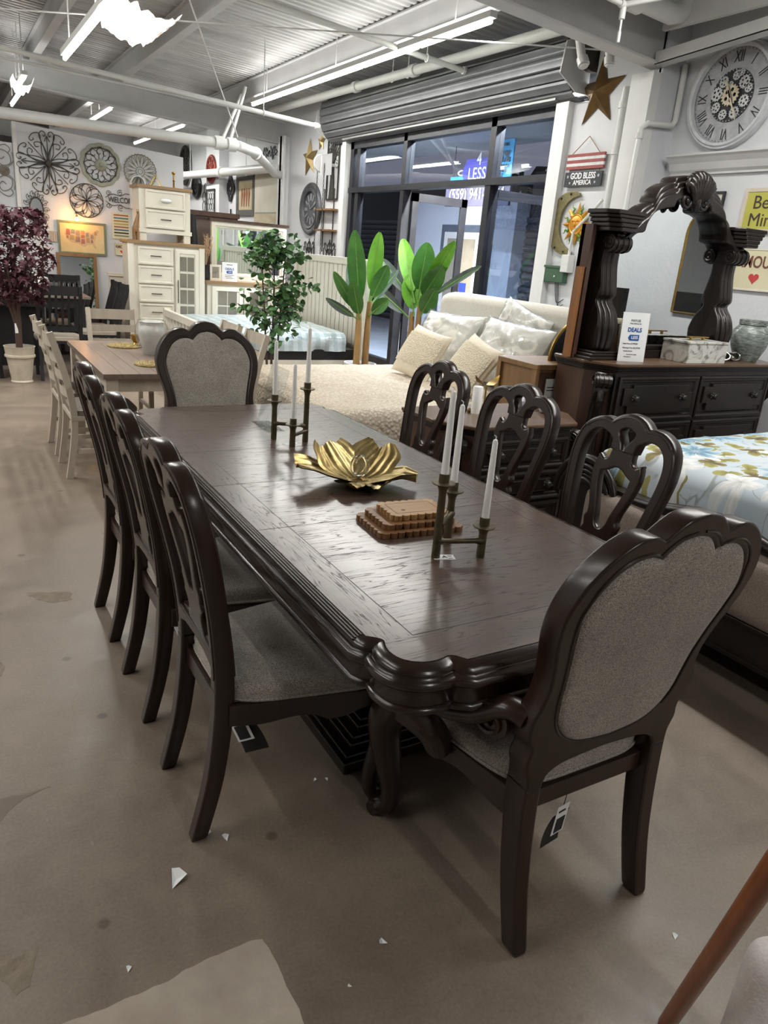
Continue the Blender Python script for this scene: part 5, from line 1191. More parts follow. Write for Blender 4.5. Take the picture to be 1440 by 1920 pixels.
lc1 = ladder_chair('whitewashed ladder-back chair on the left, nearer one', M_wash, M_pseat, 4, group=G1); lc1.location = (.65, 5.34, 0); lc1.rotation_euler[2] = -pi/2
dup(lc1, (.65, 5.94, 0), -pi/2, 'whitewashed ladder-back chair on the left, farther one')
dup(lc1, (1.258, 6.80, 0), pi, 'whitewashed ladder-back chair at the far end of the plank table')
dup(lc1, (1.95, 5.42, 0), pi/2, 'whitewashed chair on the right side, nearer one, mostly hidden')
dup(lc1, (1.95, 6.02, 0), pi/2, 'whitewashed chair on the right side, farther one, mostly hidden')
vz = thing('white_vase', 'glossy white ceramic vase in plastic on the plank table', 'vase', (1.31, 5.66, .76))
MB().lathe([(0, 0), (.055, 0), (.06, .01), (.085, .08), (.102, .15), (.098, .19), (.08, .215), (.082, .235), (.09, .24), (.082, .243), (.07, .215), (0, .20)], 28).build('body', mat('glossy_white_ceramic', 'D8D6D2', .12, col2='E0DEDA', scale=5, coat=.5), vz)
vp = MB().lathe([(.075, .005), (.10, .06), (.122, .15), (.118, .20), (.10, .235), (.10, .25)], 40, cap=False)
vp.v = [(x*(1+.07*NZ.noise(V((x*25, y*25, z*20)))), y*(1+.07*NZ.noise(V((y*25, x*25, z*20+3)))), z) for x, y, z in vp.v]; vp.build('plastic_wrap', M_plastic, vz, angle=80)
M_straw = mat('gold_woven_straw', '7C6B40', .6, .2, col2='B09A62', scale=40, bump=.8, bscale=90)
for k, (x, y, r_, lab) in enumerate([(1.19, 6.05, .125, 'round gold woven placemat farther back on the plank table'), (1.19, 5.17, .105, 'round gold woven placemat nearer on the plank table')]):
    t = thing('placemat', lab, 'placemat', (x, y, .76), 0, 'gold placemats')
    for q in range(6): MB().tube([((.018+q*r_/6)*cos(a*pi/14), (.018+q*r_/6)*sin(a*pi/14), .006+.002*sin(a*1.9+q)) for a in range(28)], .010, 6, True).build('coil', M_straw, t)
    g = thing('gold_tealight', ['small gold tealight cup on the farther placemat', 'small gold tealight cup on the nearer placemat'][k], 'candle holder', (x+.09, y+.02, .775), 0, 'gold cups')
    MB().lathe([(0, 0), (.03, 0), (.02, .015), (.035, .04), (.042, .075), (.038, .075), (.03, .045), (0, .035)], 16).build('cup', M_gold, g)
# ------------------------------------------------------------------ black dining set
bt = thing('black_dining_table', 'black dining table with warm wood top at the far left', 'table', (.45, 10.02, 0))
MB().bx(-1.1, 1.08, -.36, .40, .81, .84).build('top', wood_mat('grey_brown_top', '7B6A60', '93827A', 'x', .3, 1, .2), bt, smooth=False, bevel=.004)
MB().bx(-1.02, 1.0, -.32, .36, .70, .81).build('apron', M_black, bt, smooth=False)
for x in (-.98, .96):
    for y in (-.28, .32): MB().bx(x-.05, x+.05, y-.05, y+.05, 0, .72).build('leg', M_black, bt, smooth=False)
MB().bx(-.3, .5, -.2, .2, 0, .70).build('storage_base', M_black, bt, smooth=False)
M_bseat = tweed('oatmeal_seat', '9A8D7C', 'C4B8A7', 200)
G2 = 'black slat-back chairs'
bc = ladder_chair('black slat-back chair with its back to the camera at the black table', M_black, M_bseat, spindles=True, w=.21, name='black_chair', group=G2, H=1.02); bc.location = (1.06, 8.80, 0)
dup(bc, (1.80, 9.62, 0), pi/2, 'black slat-back chair right of the black table, nearer one')
dup(bc, (1.80, 10.08, 0), pi/2, 'black slat-back chair right of the black table, farther one')
dup(bc, (.86, 10.72, 0), pi, 'black chair behind the black table, left one')
dup(bc, (1.36, 10.74, 0), pi, 'black chair behind the black table, right one')
dup(bc, (.25, 8.95, 0), .2, 'black slat-back chair behind the red-leaved tree')
pt_ = thing('white_pitcher', 'white ceramic pitcher standing on the black table', 'pitcher', (.98, 9.88, .84))
MB().lathe([(0, 0), (.06, 0), (.09, .06), (.085, .12), (.05, .18), (.055, .22), (.045, .22), (.04, .18), (0, .17)], 22).build('body', MATS['glossy_white_ceramic'], pt_)
MB().tube([(.05, 0, .19), (.10, 0, .18), (.12, 0, .12), (.085, 0, .07)], .012, 8).build('handle', MATS['glossy_white_ceramic'], pt_)
bw = thing('white_bowl', 'white ceramic bowl on the black table beside the pitcher', 'bowl', (1.2, 9.86, .84)); MB().lathe([(0, 0), (.05, 0), (.09, .05), (.11, .09), (.104, .09), (.08, .05), (0, .015)], 22).build('body', MATS['glossy_white_ceramic'], bw)
lm = thing('leaning_mirror', 'wood-framed mirror leaning on the partition behind the black chairs', 'mirror', (1.58, 10.93, .55)); lm.rotation_euler[0] = RAD(-4)
MB().frame(.50, .74, [(0, .02), (0, -.02), (.04, -.02), (.045, 0)], T(0, 0, .37)).build('frame', M_natural, lm, smooth=False); MB().bx(-.21, .21, 0, .006, .04, .70).build('glass', M_mirror, lm, smooth=False)
dk = thing('low_dark_bench', 'low dark bench carrying the leaning mirror', 'bench', (1.58, 10.84, 0))
MB().bx(-.30, .30, -.14, .14, .50, .55).build('top', M_darkside, dk, smooth=False)
for x in (-.27, .27): MB().bx(x-.025, x+.025, -.12, .12, 0, .5).build('leg', M_darkside, dk, smooth=False)
cb = thing('cream_panel_bed', 'cream panelled footboard of a far bed with folded quilts', 'bed', (2.22, 10.62, 0))
MB().bx(-.30, .30, -.04, .04, 0, 1.05).build('footboard', M_cream, cb, smooth=False); MB().bx(-.32, .32, -.06, .06, 1.05, 1.09).build('cap_rail', M_cream, cb, smooth=False)
for x in (-.17, .0, .17): MB().frame(.14, .75, [(0, -.04), (0, -.05), (.012, -.055), (.02, -.04)], T(x, 0, .58)).build('panel_moulding', M_cream, cb, smooth=False)
# ------------------------------------------------------------------ red maple
def leaf_cloud(n, sampler, size, shape, seed, droop=.3):
    rn = random.Random(seed); mb = MB()
    for i in range(n):
        c = V(sampler(rn)); s_ = size*rn.uniform(.7, 1.25); d = V((rn.uniform(-1, 1), rn.uniform(-1, 1), rn.uniform(-1, .5)-droop)).normalized(); up = V((rn.uniform(-.6, .6), rn.uniform(-.6, .6), 1)).normalized()
        x = d.cross(up).normalized(); nrm = x.cross(d)
        vs = [c+x*a*s_+d*b*s_+nrm*k*s_ for a, b, k in shape]; m = len(vs)-1
        mb.add(vs, [(m, j, (j+1) % m) for j in range(m)])
    return mb
maple_leaf = [(0, -.1, 0), (-.45, -.05, -.05), (-.22, .2, .03), (-.62, .45, -.1), (-.22, .5, .03), (0, 1.05, -.12), (.22, .5, .03), (.62, .45, -.1), (.22, .2, .03), (.45, -.05, -.05), (0, .3, .06)]
rm = thing('red_maple_tree', 'artificial maple tree with dark red leaves in a cream pot', 'potted tree', (.64, 8.72, 0))
MB().lathe([(0, 0), (.105, 0), (.11, .015), (.10, .03), (.135, .27), (.15, .275), (.15, .295), (.14, .30), (.148, .37), (.155, .385), (.14, .385), (.13, .34), (0, .34)], 28).build('pot', mat('cream_glazed_pot', 'B9AE9C', .5, col2='CFC5B4', scale=9, bump=.2, bscale=40), rm)
MB().lathe([(0, .34), (.132, .34), (0, .35)], 20).build('soil', M_darkside, rm)
M_bark = mat('dark_bark', '4A3833', .8, col2='5C4840', scale=20, stretch=(1, 1, .2), bump=.4, bscale=50)
rn = random.Random(3); tips = []
for k in range(7):
    a = 2*pi*k/7; e = (.30*cos(a), .25*sin(a)*.9, 1.15+.25*rn.random()); tips.append(e)
    MB().tube(cr([(.01*cos(a), .01*sin(a), .34), (.02*cos(a), .02*sin(a), .62), (.07*cos(a)-.02, .06*sin(a), .85), e], 5), [.026-.0012*i for i in range(16)], 7).build('branch', M_bark, rm)
def maple_s(r):
    while 1:
        a = r.uniform(0, 2*pi); q = r.random()**.45; z = r.uniform(-1, 1); rad = .46*q*(1-.35*max(0, z))*(1-.45*max(0, -z))
        return (.0+rad*cos(a), rad*sin(a)*.85, 1.30+z*.46)
leaf_cloud(1050, maple_s, .074, maple_leaf, 11, .35).build('foliage', mat('burgundy_leaf', '381A21', .5, col2='60313B', scale=12), rm, smooth=False)['kind'] = 'stuff'
MB().bx(-.03, .0, -.035, -.033, .52, .62).build('price_tag', M_paper, rm, smooth=False)
# ------------------------------------------------------------------ ficus with round leaves
round_leaf = [(0, -.05, 0), (-.38, .15, .05), (-.5, .5, .08), (-.3, .82, .03), (0, 1.0, -.05), (.3, .82, .03), (.5, .5, .08), (.38, .15, .05), (0, .45, 0)]
fc = thing('eucalyptus_tree', 'slim artificial tree with round green leaves behind the cream bed', 'potted tree', (2.64, 6.62, 0))
MB().lathe([(0, 0), (.10, 0), (.13, .22), (.14, .24), (.125, .24), (.12, .2), (0, .2)], 22).build('pot', M_black, fc)
for k, (x, y) in enumerate([(-.05, 0), (.01, .02), (.04, -.03)]):
    MB().tube(cr([(x*.3, y, .2), (x, y, .6), (x*1.6, y, 1.0), (x*2.6-.01, y*2, 1.65)], 5), [.014-.0006*i for i in range(16)], 6).build('trunk', M_bark, fc)
rn = random.Random(5)
twigs = MB(); tw = []
for k in range(26):
    a = rn.uniform(0, 2*pi); z0 = rn.uniform(.7, 1.5); L = rn.uniform(.18, .42); z1 = z0+rn.uniform(.0, .22); e = (L*cos(a), L*sin(a)*.8, z1); tw.append(((0, 0, z0), e)); twigs.add([], []); twigs.tube(cr([(0, 0, z0), (e[0]*.5, e[1]*.5, (z0+z1)/2+.05), e], 3), .0035, 4)
o = twigs.build('twigs', M_bark, fc); o['kind'] = 'stuff'
def fic_s(r):
    if r.random() < .72:
        p, q = r.choice(tw); t_ = r.uniform(.35, 1.05); c = V(p).lerp(V(q), t_); return (c.x+r.gauss(0, .035), c.y+r.gauss(0, .035), c.z+r.gauss(0, .035)+.03)
    a = r.uniform(0, 2*pi); q = .30*r.random()**.6; return (q*cos(a), q*sin(a), r.uniform(.85, 1.72))
M_fol = mat('eucalyptus_leaf', '2F5238', .45, col2='5C8A4A', scale=9)
leaf_cloud(860, fic_s, .060, round_leaf, 21, .1).build('foliage', M_fol, fc, smooth=False)['kind'] = 'stuff'
# ------------------------------------------------------------------ banana plants
M_ban = [mat('banana_leaf_bright', '5FA02A', .4, col2='7DBB3C', scale=7), mat('banana_leaf_deep', '3C7030', .4, col2='4F8838', scale=7), mat('banana_leaf_grey', '4C5F58', .45, col2='6C7B76', scale=7)]
M_trunk = mat('fibrous_trunk', '87673F', .85, col2='B5905C', scale=25, stretch=(1, 1, .15), bump=.8, bscale=50)
def banana_leaf(par, p0, p1, wd, bend, roll, m):
    a, b = V(p0), V(p1); d = b-a; L = d.length; dn = d.normalized(); vw = V((-.5, -.85, .1)); sd = dn.cross(vw).normalized(); nr = sd.cross(dn).normalized()
    sd2 = sd*cos(roll)+nr*sin(roll); nr2 = -sd*sin(roll)+nr*cos(roll); stem = .18
    def f(u, v):
        s_ = (u-.5)*2; t_ = stem+(1-stem)*v; w = wd*(max(0, sin(pi*min(1, v*.97+.02)))**.55); c = a+d*t_+nr*bend*L*(t_*(1-t_))*2+V((0, 0, -.15*abs(bend)*L*t_*t_))
        return tuple(c+sd2*s_*w/2+nr2*(abs(s_)**1.2*w*.18+.004*sin(v*70+s_*3)))
    g = MB().grid(f, 9, 26); lf = g.build('leaf', m, par, angle=70)
    MB().tube([tuple(a+d*t_+nr*bend*L*(t_*(1-t_))*2+V((0, 0, -.15*abs(bend)*L*t_*t_))) for t_ in [k/12 for k in range(13)]], [.012-.0008*k for k in range(13)], 6).build('midrib', mat('leaf_midrib', '6E9A48', .5, col2='80AA58', scale=8), lf)
b1 = thing('banana_plant', 'artificial banana plant with two brown trunks beside the white bed', 'potted plant', (4.0, 7.35, 0))
MB().lathe([(0, 0), (.13, 0), (.17, .38), (.185, .40), (.185, .43), (.165, .43), (.15, .40), (0, .40)], 26).build('pot', M_white, b1); MB().lathe([(0, .40), (.152, .40), (0, .405)], 20).build('soil', M_darkside, b1)
for x, h in ((-.05, .98), (.06, 1.10)):
    MB().tube([(x, 0, .38), (x*1.0, 0, .6), (x*1.02, 0, .8), (x*1.15, 0, h)], [.040, .038, .036, .03], 12).build('trunk', M_trunk, b1)
for p0, p1, w, be, ro, k in [((-.04, 0, .95), (-.20, -.05, 1.83), .20, .06, .1, 1), ((.06, 0, 1.1), (.13, .0, 1.83), .17, -.04, 0, 0), ((-.05, 0, .95), (-.40, -.02, 1.40), .13, .1, .3, 1), ((-.05, -.02, .9), (-.24, -.15, 1.32), .17, .06, .2, 1), ((.06, 0, 1.08), (.20, -.1, 1.50), .17, -.05, -.2, 1), ((.07, 0, 1.05), (.40, .0, 1.46), .11, -.1, .4, 2), ((.05, -.03, .95), (.19, -.2, 1.15), .15, -.08, .2, 1), ((-.05, .03, .95), (-.06, .25, 1.55), .18, .05, 0, 2), ((-.05, 0, .9), (-.42, .1, 1.12), .10, .14, .5, 2)]:
    banana_leaf(b1, p0, p1, w, be, ro, M_ban[k])
b2 = thing('banana_plant', 'artificial banana plant behind the cream headboard in front of the window', 'potted plant', (4.72, 7.4, 0))
MB().lathe([(0, 0), (.13, 0), (.17, .38), (.185, .40), (.185, .43), (.165, .43), (.15, .40), (0, .40)], 26).build('pot', M_white, b2); MB().lathe([(0, .40), (.152, .40), (0, .405)], 20).build('soil', M_darkside, b2)
for x, y, h in ((.0, .08, 1.0), (0, -.06, 1.08)): MB().tube([(x, y, .38), (x, y, .7), (x, y*1.1, h)], [.040, .036, .03], 12).build('trunk', M_trunk, b2)
for p0, p1, w, be, ro, k in [((0, .05, 1.1), (0, .44, 1.80), .19, .06, .1, 0), ((0, 0, 1.15), (0, -.10, 1.77), .26, .03, 0, 1), ((0, -.05, 1.15), (0, -.63, 1.80), .18, -.05, .1, 0), ((0, -.05, 1.12), (0, -.45, 1.55), .22, -.06, -.1, 1), ((0, .05, .95), (0, .20, 1.42), .24, .03, 0, 0), ((0, -.08, .95), (0, -.35, 1.30), .2, -.04, 0, 1), ((0, .05, 1.1), (0, .92, 1.56), .15, .1, .4, 2), ((0, -.05, 1.1), (-.05, -1.20, 1.60), .09, -.16, .5, 2), ((0, .08, .9), (0, 1.0, 1.22), .15, .12, .3, 2), ((.1, .1, 1.0), (.2, .35, 1.65), .2, .05, 0, 1)]:
    banana_leaf(b2, p0, p1, w, be, ro, M_ban[k])
# ------------------------------------------------------------------ white bed with plaid cover
wb_ = thing('white_bed', 'cream slatted bed with pale plaid comforter in plastic', 'bed', (3.28, 8.62, 0))
MB().bx(-.86, .84, -.90, -.86, .20, .40).build('side_rail', M_cream, wb_, smooth=False); MB().bx(-.86, .84, .86, .90, .20, .40).build('side_rail', M_cream, wb_, smooth=False)
MB().bx(-.84, .84, -.89, .89, .40, .52).build('box_spring', M_black, wb_, smooth=False)
def plaid():
    t = NT('pale_plaid'); tc = t.add('ShaderNodeTexCoord'); sx = t.add('ShaderNodeSeparateXYZ'); t.l(tc.outputs['Object'], sx.inputs[0])
    a = t.math('GREATER_THAN', t.math('FRACT', t.math('MULTIPLY', sx.outputs[0], 9)), .5); b = t.math('GREATER_THAN', t.math('FRACT', t.math('MULTIPLY', sx.outputs[1], 9)), .5)
    t.l(t.ramp(t.math('MULTIPLY', t.math('ADD', a, b), .5), [(.0, '97A8AE'), (.5, 'B0BEC2'), (1, 'C9D3D5')]), t.b.inputs['Base Color']); t.b.inputs['Roughness'].default_value = .35; t.b.inputs['Coat Weight'].default_value = .3
    t.bump(t.noise(t.coord(), 14, 4, .6, 1), .5, .02); return t.m
q = draped(-.84, .82, -.90, .90, .70, .50, .10, 44, .03, sides=('x0', 'y0', 'y1'), seed=2, dome=.06); q.build('comforter', plaid(), wb_, angle=70)
for y in (-.93, .93): MB().bx(-.92, -.85, y-.035, y+.035, 0, .76).build('post', M_cream, wb_, smooth=False, bevel=.004)
MB().bx(-.915, -.855, -.93, .93, .66, .74).build('top_rail', M_cream, wb_, smooth=False); MB().bx(-.91, -.86, -.93, .93, .18, .28).build('bottom_rail', M_cream, wb_, smooth=False)
for k in range(13): MB().bx(-.895, -.875, -.86+k*.1433-.045, -.86+k*.1433+.045, .28, .66).build('slat', M_cream, wb_, smooth=False)
for y in (-1.0, 1.0): MB().bx(.86, .94, y-.04, y+.04, 0, 1.52).build('headboard_post', M_cream, wb_, smooth=False)
MB().bx(.85, .95, -1.02, 1.02, 1.46, 1.535).build('headboard_rail', M_cream, wb_, smooth=False)
for k in range(16): MB().bx(.885, .905, -.95+k*.119+.007, -.95+(k+1)*.119-.007, .3, 1.46).build('headboard_plank', M_cream, wb_, smooth=False)
MB().bx(.91, .92, -.95, .95, .3, 1.46).build('headboard_back', M_darkside, wb_, smooth=False)
# ------------------------------------------------------------------ cream chest with glazed door, nightstand on top
M_pull = mat('dark_bronze_pull', '4A433B', .4, .8, col2='5A5249', scale=20)
def barpull(par, x, y, z, L, vert=False):
    m = T(x, y, z) @ (rot('Y', pi/2) if vert else I4)
    MB().tube([tuple(m @ V((-L/2, -.018, 0))), tuple(m @ V((L/2, -.018, 0)))], .0055, 7).tube([tuple(m @ V((-L*.38, 0, 0))), tuple(m @ V((-L*.38, -.018, 0)))], .005, 6).tube([tuple(m @ V((L*.38, 0, 0))), tuple(m @ V((L*.38, -.018, 0)))], .005, 6).build('handle', M_pull, par)
def pdrawer(par, x0, x1, z0, z1, y, pull=.13):
    d = MB().bx(x0, x1, y, y+.02, z0, z1).build('drawer', M_cream, par, smooth=False)
    MB().frame(x1-x0, z1-z0, [(0, 0), (0, -.008), (.008, -.010), (.022, -.010), (.028, -.002), (.030, 0)], T((x0+x1)/2, y, (z0+z1)/2)).build('drawer_moulding', M_cream, d, smooth=False)
    barpull(d, (x0+x1)/2, y, (z0+z1)/2, pull); return d
M_smoke = mat('smoky_glass', '6F6A60', .12, col2='857F73', scale=3, coat=.5)
cc = thing('cream_chest', 'tall cream door chest with drawers and a glazed door', 'chest', (2.465, 9.97, 0))
MB().bx(-.45, .45, -.20, .22, .10, 1.49).build('carcass', M_cream, cc, smooth=False)
MB().bx(-.475, .475, -.235, .24, 1.49, 1.53).build('top', wood_mat('honey_oak_top', '8C6F4F', 'A98A66', 'x', .4), cc, smooth=False, bevel=.004)
MB().bx(-.47, .47, -.23, .235, 0, .10).build('plinth', M_cream, cc, smooth=False)
for x in (-.44, .44): MB().bx(x-.035, x+.035, -.225, -.20, .1, 1.49).build('stile', M_cream, cc, smooth=False)
for k in range(6): pdrawer(cc, -.355, .075, .13+k*.225, .335+k*.225, -.222)
dd = MB().bx(.10, .40, -.222, -.20, .13, 1.46).build('door', M_cream, cc, smooth=False)
MB().frame(.30, 1.33, [(0, 0), (0, -.008), (.02, -.012), (.05, -.012), (.056, 0)], T(.25, -.222, .795)).build('door_moulding', M_cream, dd, smooth=False)
for i in range(2):
    for j in range(6): MB().bx(.16+i*.095, .16+i*.095+.082, -.228, -.223, .20+j*.20, .20+j*.20+.17).build('pane', M_smoke, dd, smooth=False)
barpull(dd, .125, -.235, .95, .28, True)
nn = thing('cream_nightstand', 'cream two-drawer nightstand stacked on top of the cream chest', 'nightstand', (2.46, 9.98, 1.53))
MB().bx(-.31, .31, -.19, .19, .13, .60).build('carcass', M_cream, nn, smooth=False); MB().bx(-.335, .335, -.215, .21, .60, .635).build('top', MATS['honey_oak_top'], nn, smooth=False, bevel=.004)
MB().bx(-.325, .325, -.205, .20, .095, .14).build('base_moulding', M_cream, nn, smooth=False)
for x in (-.27, .27):
    for y in (-.16, .16): MB().bx(x-.04, x+.04, y-.03, y+.03, 0, .10).build('foot', M_cream, nn, smooth=False)
pdrawer(nn, -.24, .24, .155, .36, -.212); pdrawer(nn, -.24, .24, .38, .585, -.212)
MB().ball((0, -.24, .475), (.07, .02, .02), 12, 8).build('foam_wrap', M_paper, nn)
gf = thing('giraffe_figurine', 'carved light wood giraffe figurine at the left edge of the chest', 'figurine', (2.10, 9.80, 1.53))
MB().tube(cr([(0, 0, .11), (.005, 0, .16), (.022, 0, .23), (.038, 0, .30)], 4), [.042-.0024*i for i in range(13)], 10).ball((.03, -.012, .315), (.014, .028, .014), 10, 7).ball((-.005, .0, .12), (.036, .055, .05), 12, 8).build('body', M_natural, gf)
for x in (-.02, .02):
    for y in (-.035, .035): MB().tube([(x, y, 0), (x, y, .12)], [.010, .014], 8).build('leg', M_natural, gf)
for x in (.022, .042): MB().tube([(x, .0, .325), (x, .0, .352)], .003, 5).build('horn', M_natural, gf)
ob = thing('black_vase', 'tall tapered matte black vase at the right end of the chest', 'vase', (2.865, 10.02, 1.53)); MB().lathe([(0, 0), (.07, 0), (.068, .05), (.045, .30), (.042, .36), (.036, .36), (0, .33)], 18).build('body', M_black, ob)
cs = thing('gold_candlestick', 'small gold candlestick on the stacked nightstand', 'candle holder', (2.62, 9.98, 2.165)); MB().lathe([(0, 0), (.035, 0), (.012, .015), (.01, .08), (.018, .09), (.01, .10), (.01, .16), (.025, .175), (.02, .19), (0, .18)], 14).build('body', M_gold, cs)
cl2 = thing('gold_geometric_ornament', 'gold wire geometric ornament on the stacked nightstand', 'ornament', (2.40, 9.98, 2.165))
for a, b in (((-.07, 0, 0), (.0, 0, .13)), ((.07, 0, 0), (0, 0, .13)), ((-.07, 0, 0), (.07, 0, 0)), ((-.07, 0, 0), (-.02, 0, .05)), ((.07, 0, 0), (.02, 0, .05))): MB().tube([V(a)+V((0, 0, .004)), V(b)+V((0, 0, .004))], .004, 5).build('wire', M_goldthin, cl2)
# ------------------------------------------------------------------ low cream cabinet with mirror
lw = thing('cream_cabinet', 'low cream cabinet with glazed doors behind the plaid bed', 'cabinet', (3.72, 10.05, 0))
MB().bx(-.72, .72, -.22, .24, .08, 1.06).build('carcass', M_cream, lw, smooth=False); MB().bx(-.75, .75, -.25, .26, 1.06, 1.10).build('top', MATS['honey_oak_top'], lw, smooth=False); MB().bx(-.73, .73, -.23, .25, 0, .08).build('plinth', M_cream, lw, smooth=False)
for k in range(3):
    x = -.66+k*.44; d_ = MB().bx(x, x+.42, -.24, -.22, .12, 1.03).build('door', M_cream, lw, smooth=False); MB().frame(.42, .91, [(0, 0), (0, -.008), (.05, -.012), (.06, 0)], T(x+.21, -.24, .575)).build('door_moulding', M_cream, d_, smooth=False)
    for i in range(2):
        for j in range(4): MB().bx(x+.08+i*.135, x+.08+i*.135+.12, -.246, -.241, .2+j*.2, .2+j*.2+.18).build('pane', M_smoke, d_, smooth=False)
wm = thing('white_mirror', 'large cream-framed mirror with dark top standing on the cream cabinet', 'mirror', (3.68, 10.16, 1.10))
MB().frame(1.06, .72, [(0, .03), (0, -.03), (.05, -.035), (.06, -.02), (.075, -.02), (.08, 0)], T(0, 0, .38)).build('frame', M_cream, wm, smooth=False); MB().bx(-.46, .46, 0, .006, .09, .68).build('glass', M_mirror, wm, smooth=False)
MB().bx(-.56, .56, -.05, .05, .74, .775).build('cornice', M_darkside, wm, smooth=False)
MB().bx(-.53, .53, -.03, .04, .0, .03).build('base', M_cream, wm, smooth=False)
f2 = thing('small_photo_frame', 'small cream photo frame standing on the cream cabinet', 'picture frame', (3.14, 9.93, 1.10)); MB().frame(.15, .20, [(0, .01), (0, -.008), (.025, -.01), (.03, 0)], T(0, 0, .10)).build('frame', M_chalk, f2, smooth=False); MB().bx(-.047, .047, 0, .004, .03, .17).build('photo', mat('grey_photo', '6A655C', .3, col2='A9A294', scale=14), f2, smooth=False)
p2 = thing('small_price_sign', 'white price sign card standing on the cream cabinet', 'sign', (3.33, 9.92, 1.10), RAD(-8)); MB().bx(-.10, .10, -.001, .001, 0, .24).build('card', M_paper, p2, smooth=False)
MB().text('DEALS', .04, .0006, T(0, -.002, .155) @ rot('X', pi/2), bold=.001).prism([(-.045, .115), (-.033, .133), (.038, .133), (.038, .097), (-.033, .097)], -.0006, .0006, T(0, -.002, 0) @ rot('X', pi/2)).build('logo', M_blueink, p2, smooth=False); MB().text('LESS', .026, .0006, T(.004, -.0035, .115) @ rot('X', pi/2)).build('logo_lettering', M_paper, p2, smooth=False)
MB().bx(-.04, .04, -.0025, -.001, .205, .212).bx(-.06, .06, -.0025, -.001, .075, .08).bx(-.06, .03, -.0025, -.001, .055, .06).bx(-.05, .05, -.0025, -.001, .035, .039).build('print', M_ink, p2, smooth=False)
pv = thing('pampas_vase', 'dark vase holding beige pampas plumes on the cream cabinet', 'vase', (3.02, 9.96, 1.10)); MB().lathe([(0, 0), (.05, 0), (.06, .08), (.03, .16), (.038, .19), (.03, .19), (0, .15)], 16).build('vase', M_black, pv)
rn = random.Random(9)
for k in range(9):
    a = rn.uniform(-.5, .5); e = V((.14*sin(a)+.03, rn.uniform(-.05, .05), .42+.16*rn.random())); g = MB().tube(cr([(0, 0, .17), (e.x*.4, e.y*.4, .32), tuple(e)], 4), .0025, 4)
    for i in range(26):
        t_ = rn.uniform(.45, 1); p = V((0, 0, .17)).lerp(e, t_); q_ = V((rn.uniform(-1, 1), rn.uniform(-1, 1), rn.uniform(.2, 1.4))).normalized()*.05; w_ = q_.orthogonal().normalized()*.004; g.add([p-w_, p+w_, p+q_], [(0, 1, 2)])
    g.build('plume', mat('pampas_beige', 'C4A27C', .9, col2='D8BC9A', scale=20), pv, smooth=False)
tc_ = thing('taupe_wardrobe', 'taupe wooden cabinet with moulded cornice behind the cream chest', 'cabinet', (3.28, 10.62, 0)); MB().bx(-.30, .30, -.2, .2, 0, 1.90).build('carcass', mat('taupe_paint', '6B5D55', .5, col2='776961', scale=5), tc_, smooth=False); MB().bx(-.34, .34, -.24, .22, 1.90, 1.96).bx(-.32, .32, -.22, .21, 1.86, 1.90).build('cornice', M_darkside, tc_, smooth=False)
# ------------------------------------------------------------------ wall decor
def wl(par, name, m, paths, r, seg=5):
    mb = MB()
    for p in paths: mb.tube([(x, y, z if len(q) > 2 else .012) for q in p for x, y, z in [(q[0], q[1], q[2] if len(q) > 2 else .012)]], r, seg)
    return mb.build(name, m, par)
def rotp(P, a): return [(x*cos(a)-y*sin(a), x*sin(a)+y*cos(a)) for x, y in P]
def mirr(P): return [(x, -y) for x, y in P]
def heart(R_, w, curl):
    """one side of a heart-shaped petal along +x, ending in an inward spiral"""
    return cr([(.02, 0), (R_*.35, w*.18), (R_*.65, w*.75), (R_*.86, w*1.05), (R_*.99, w*.72), (R_*.97, w*.30), (R_*.88, w*.22), (R_*.84, w*.42), (R_*.89, w*.5)], 4)
IRON = M_iron
# big flower
m1 = hang('iron_flower_medallion', 'large dark iron medallion with eight scrolled petals', 'wall decor', (1.31, 10.995, 2.345), 'back')
for k in range(4):
    a = k*pi/2; P = heart(.365, .085, 1); Q = heart(.345, .165, 1)
    wl(m1, 'axis_petal', IRON, [rotp(P, a), rotp(mirr(P), a), rotp([(.02, 0), (.30, 0)], a), rotp([(.25, -.03), (.29, -.012), (.31, .0), (.29, .012), (.25, .03)], a)], .0055)
    S_ = cr([(.04, .02), (.16, .10), (.23, .10), (.26, .05), (.22, .03), (.20, .06)], 4)
    wl(m1, 'diagonal_petal', IRON, [rotp(Q, a+pi/4), rotp(mirr(Q), a+pi/4), rotp(S_, a+pi/4), rotp(mirr(S_), a+pi/4), rotp([(.02, 0), (.31, 0)], a+pi/4)], .005)
MB().lathe([(0, .03), (.03, .028), (.045, .012), (.045, 0), (0, 0)], 20).build('boss', IRON, m1)
# scalloped medallion
m2 = hang('scalloped_medallion', 'grey-green scalloped metal medallion with petal centre', 'wall decor', (1.94, 10.995, 2.405), 'back')
M_patina = mat('grey_green_patina', '8B8D80', .5, .4, col2='A3A596', scale=18)
sc_o = [(.245*(1+.06*abs(cos(6*a))**.7)*cos(a), .245*(1+.06*abs(cos(6*a))**.7)*sin(a)) for a in [2*pi*i/96 for i in range(96)]]
MB().shape([sc_o, [(x*.83, y*.83) for x, y in sc_o]], .016, .003, lambda u, v, w: (u, v, w+.012)).build('scalloped_rim', M_patina, m2, smooth=False)
for k in range(12):
    a = 2*pi*k/12; wl(m2, 'petal', IRON, [rotp(cr([(.07, -.02), (.13, -.045), (.19, -.02), (.20, .0), (.18, .035), (.14, .04), (.12, .015), (.14, .0)], 4), a), rotp([(.19, -.052), (.212, 0), (.19, .052)], a)], .0045)
MB().lathe([(0, .05), (.02, .045), (.025, .03), (.05, .028), (.075, .012), (.075, 0), (0, 0)], 24).build('boss', M_patina, m2)
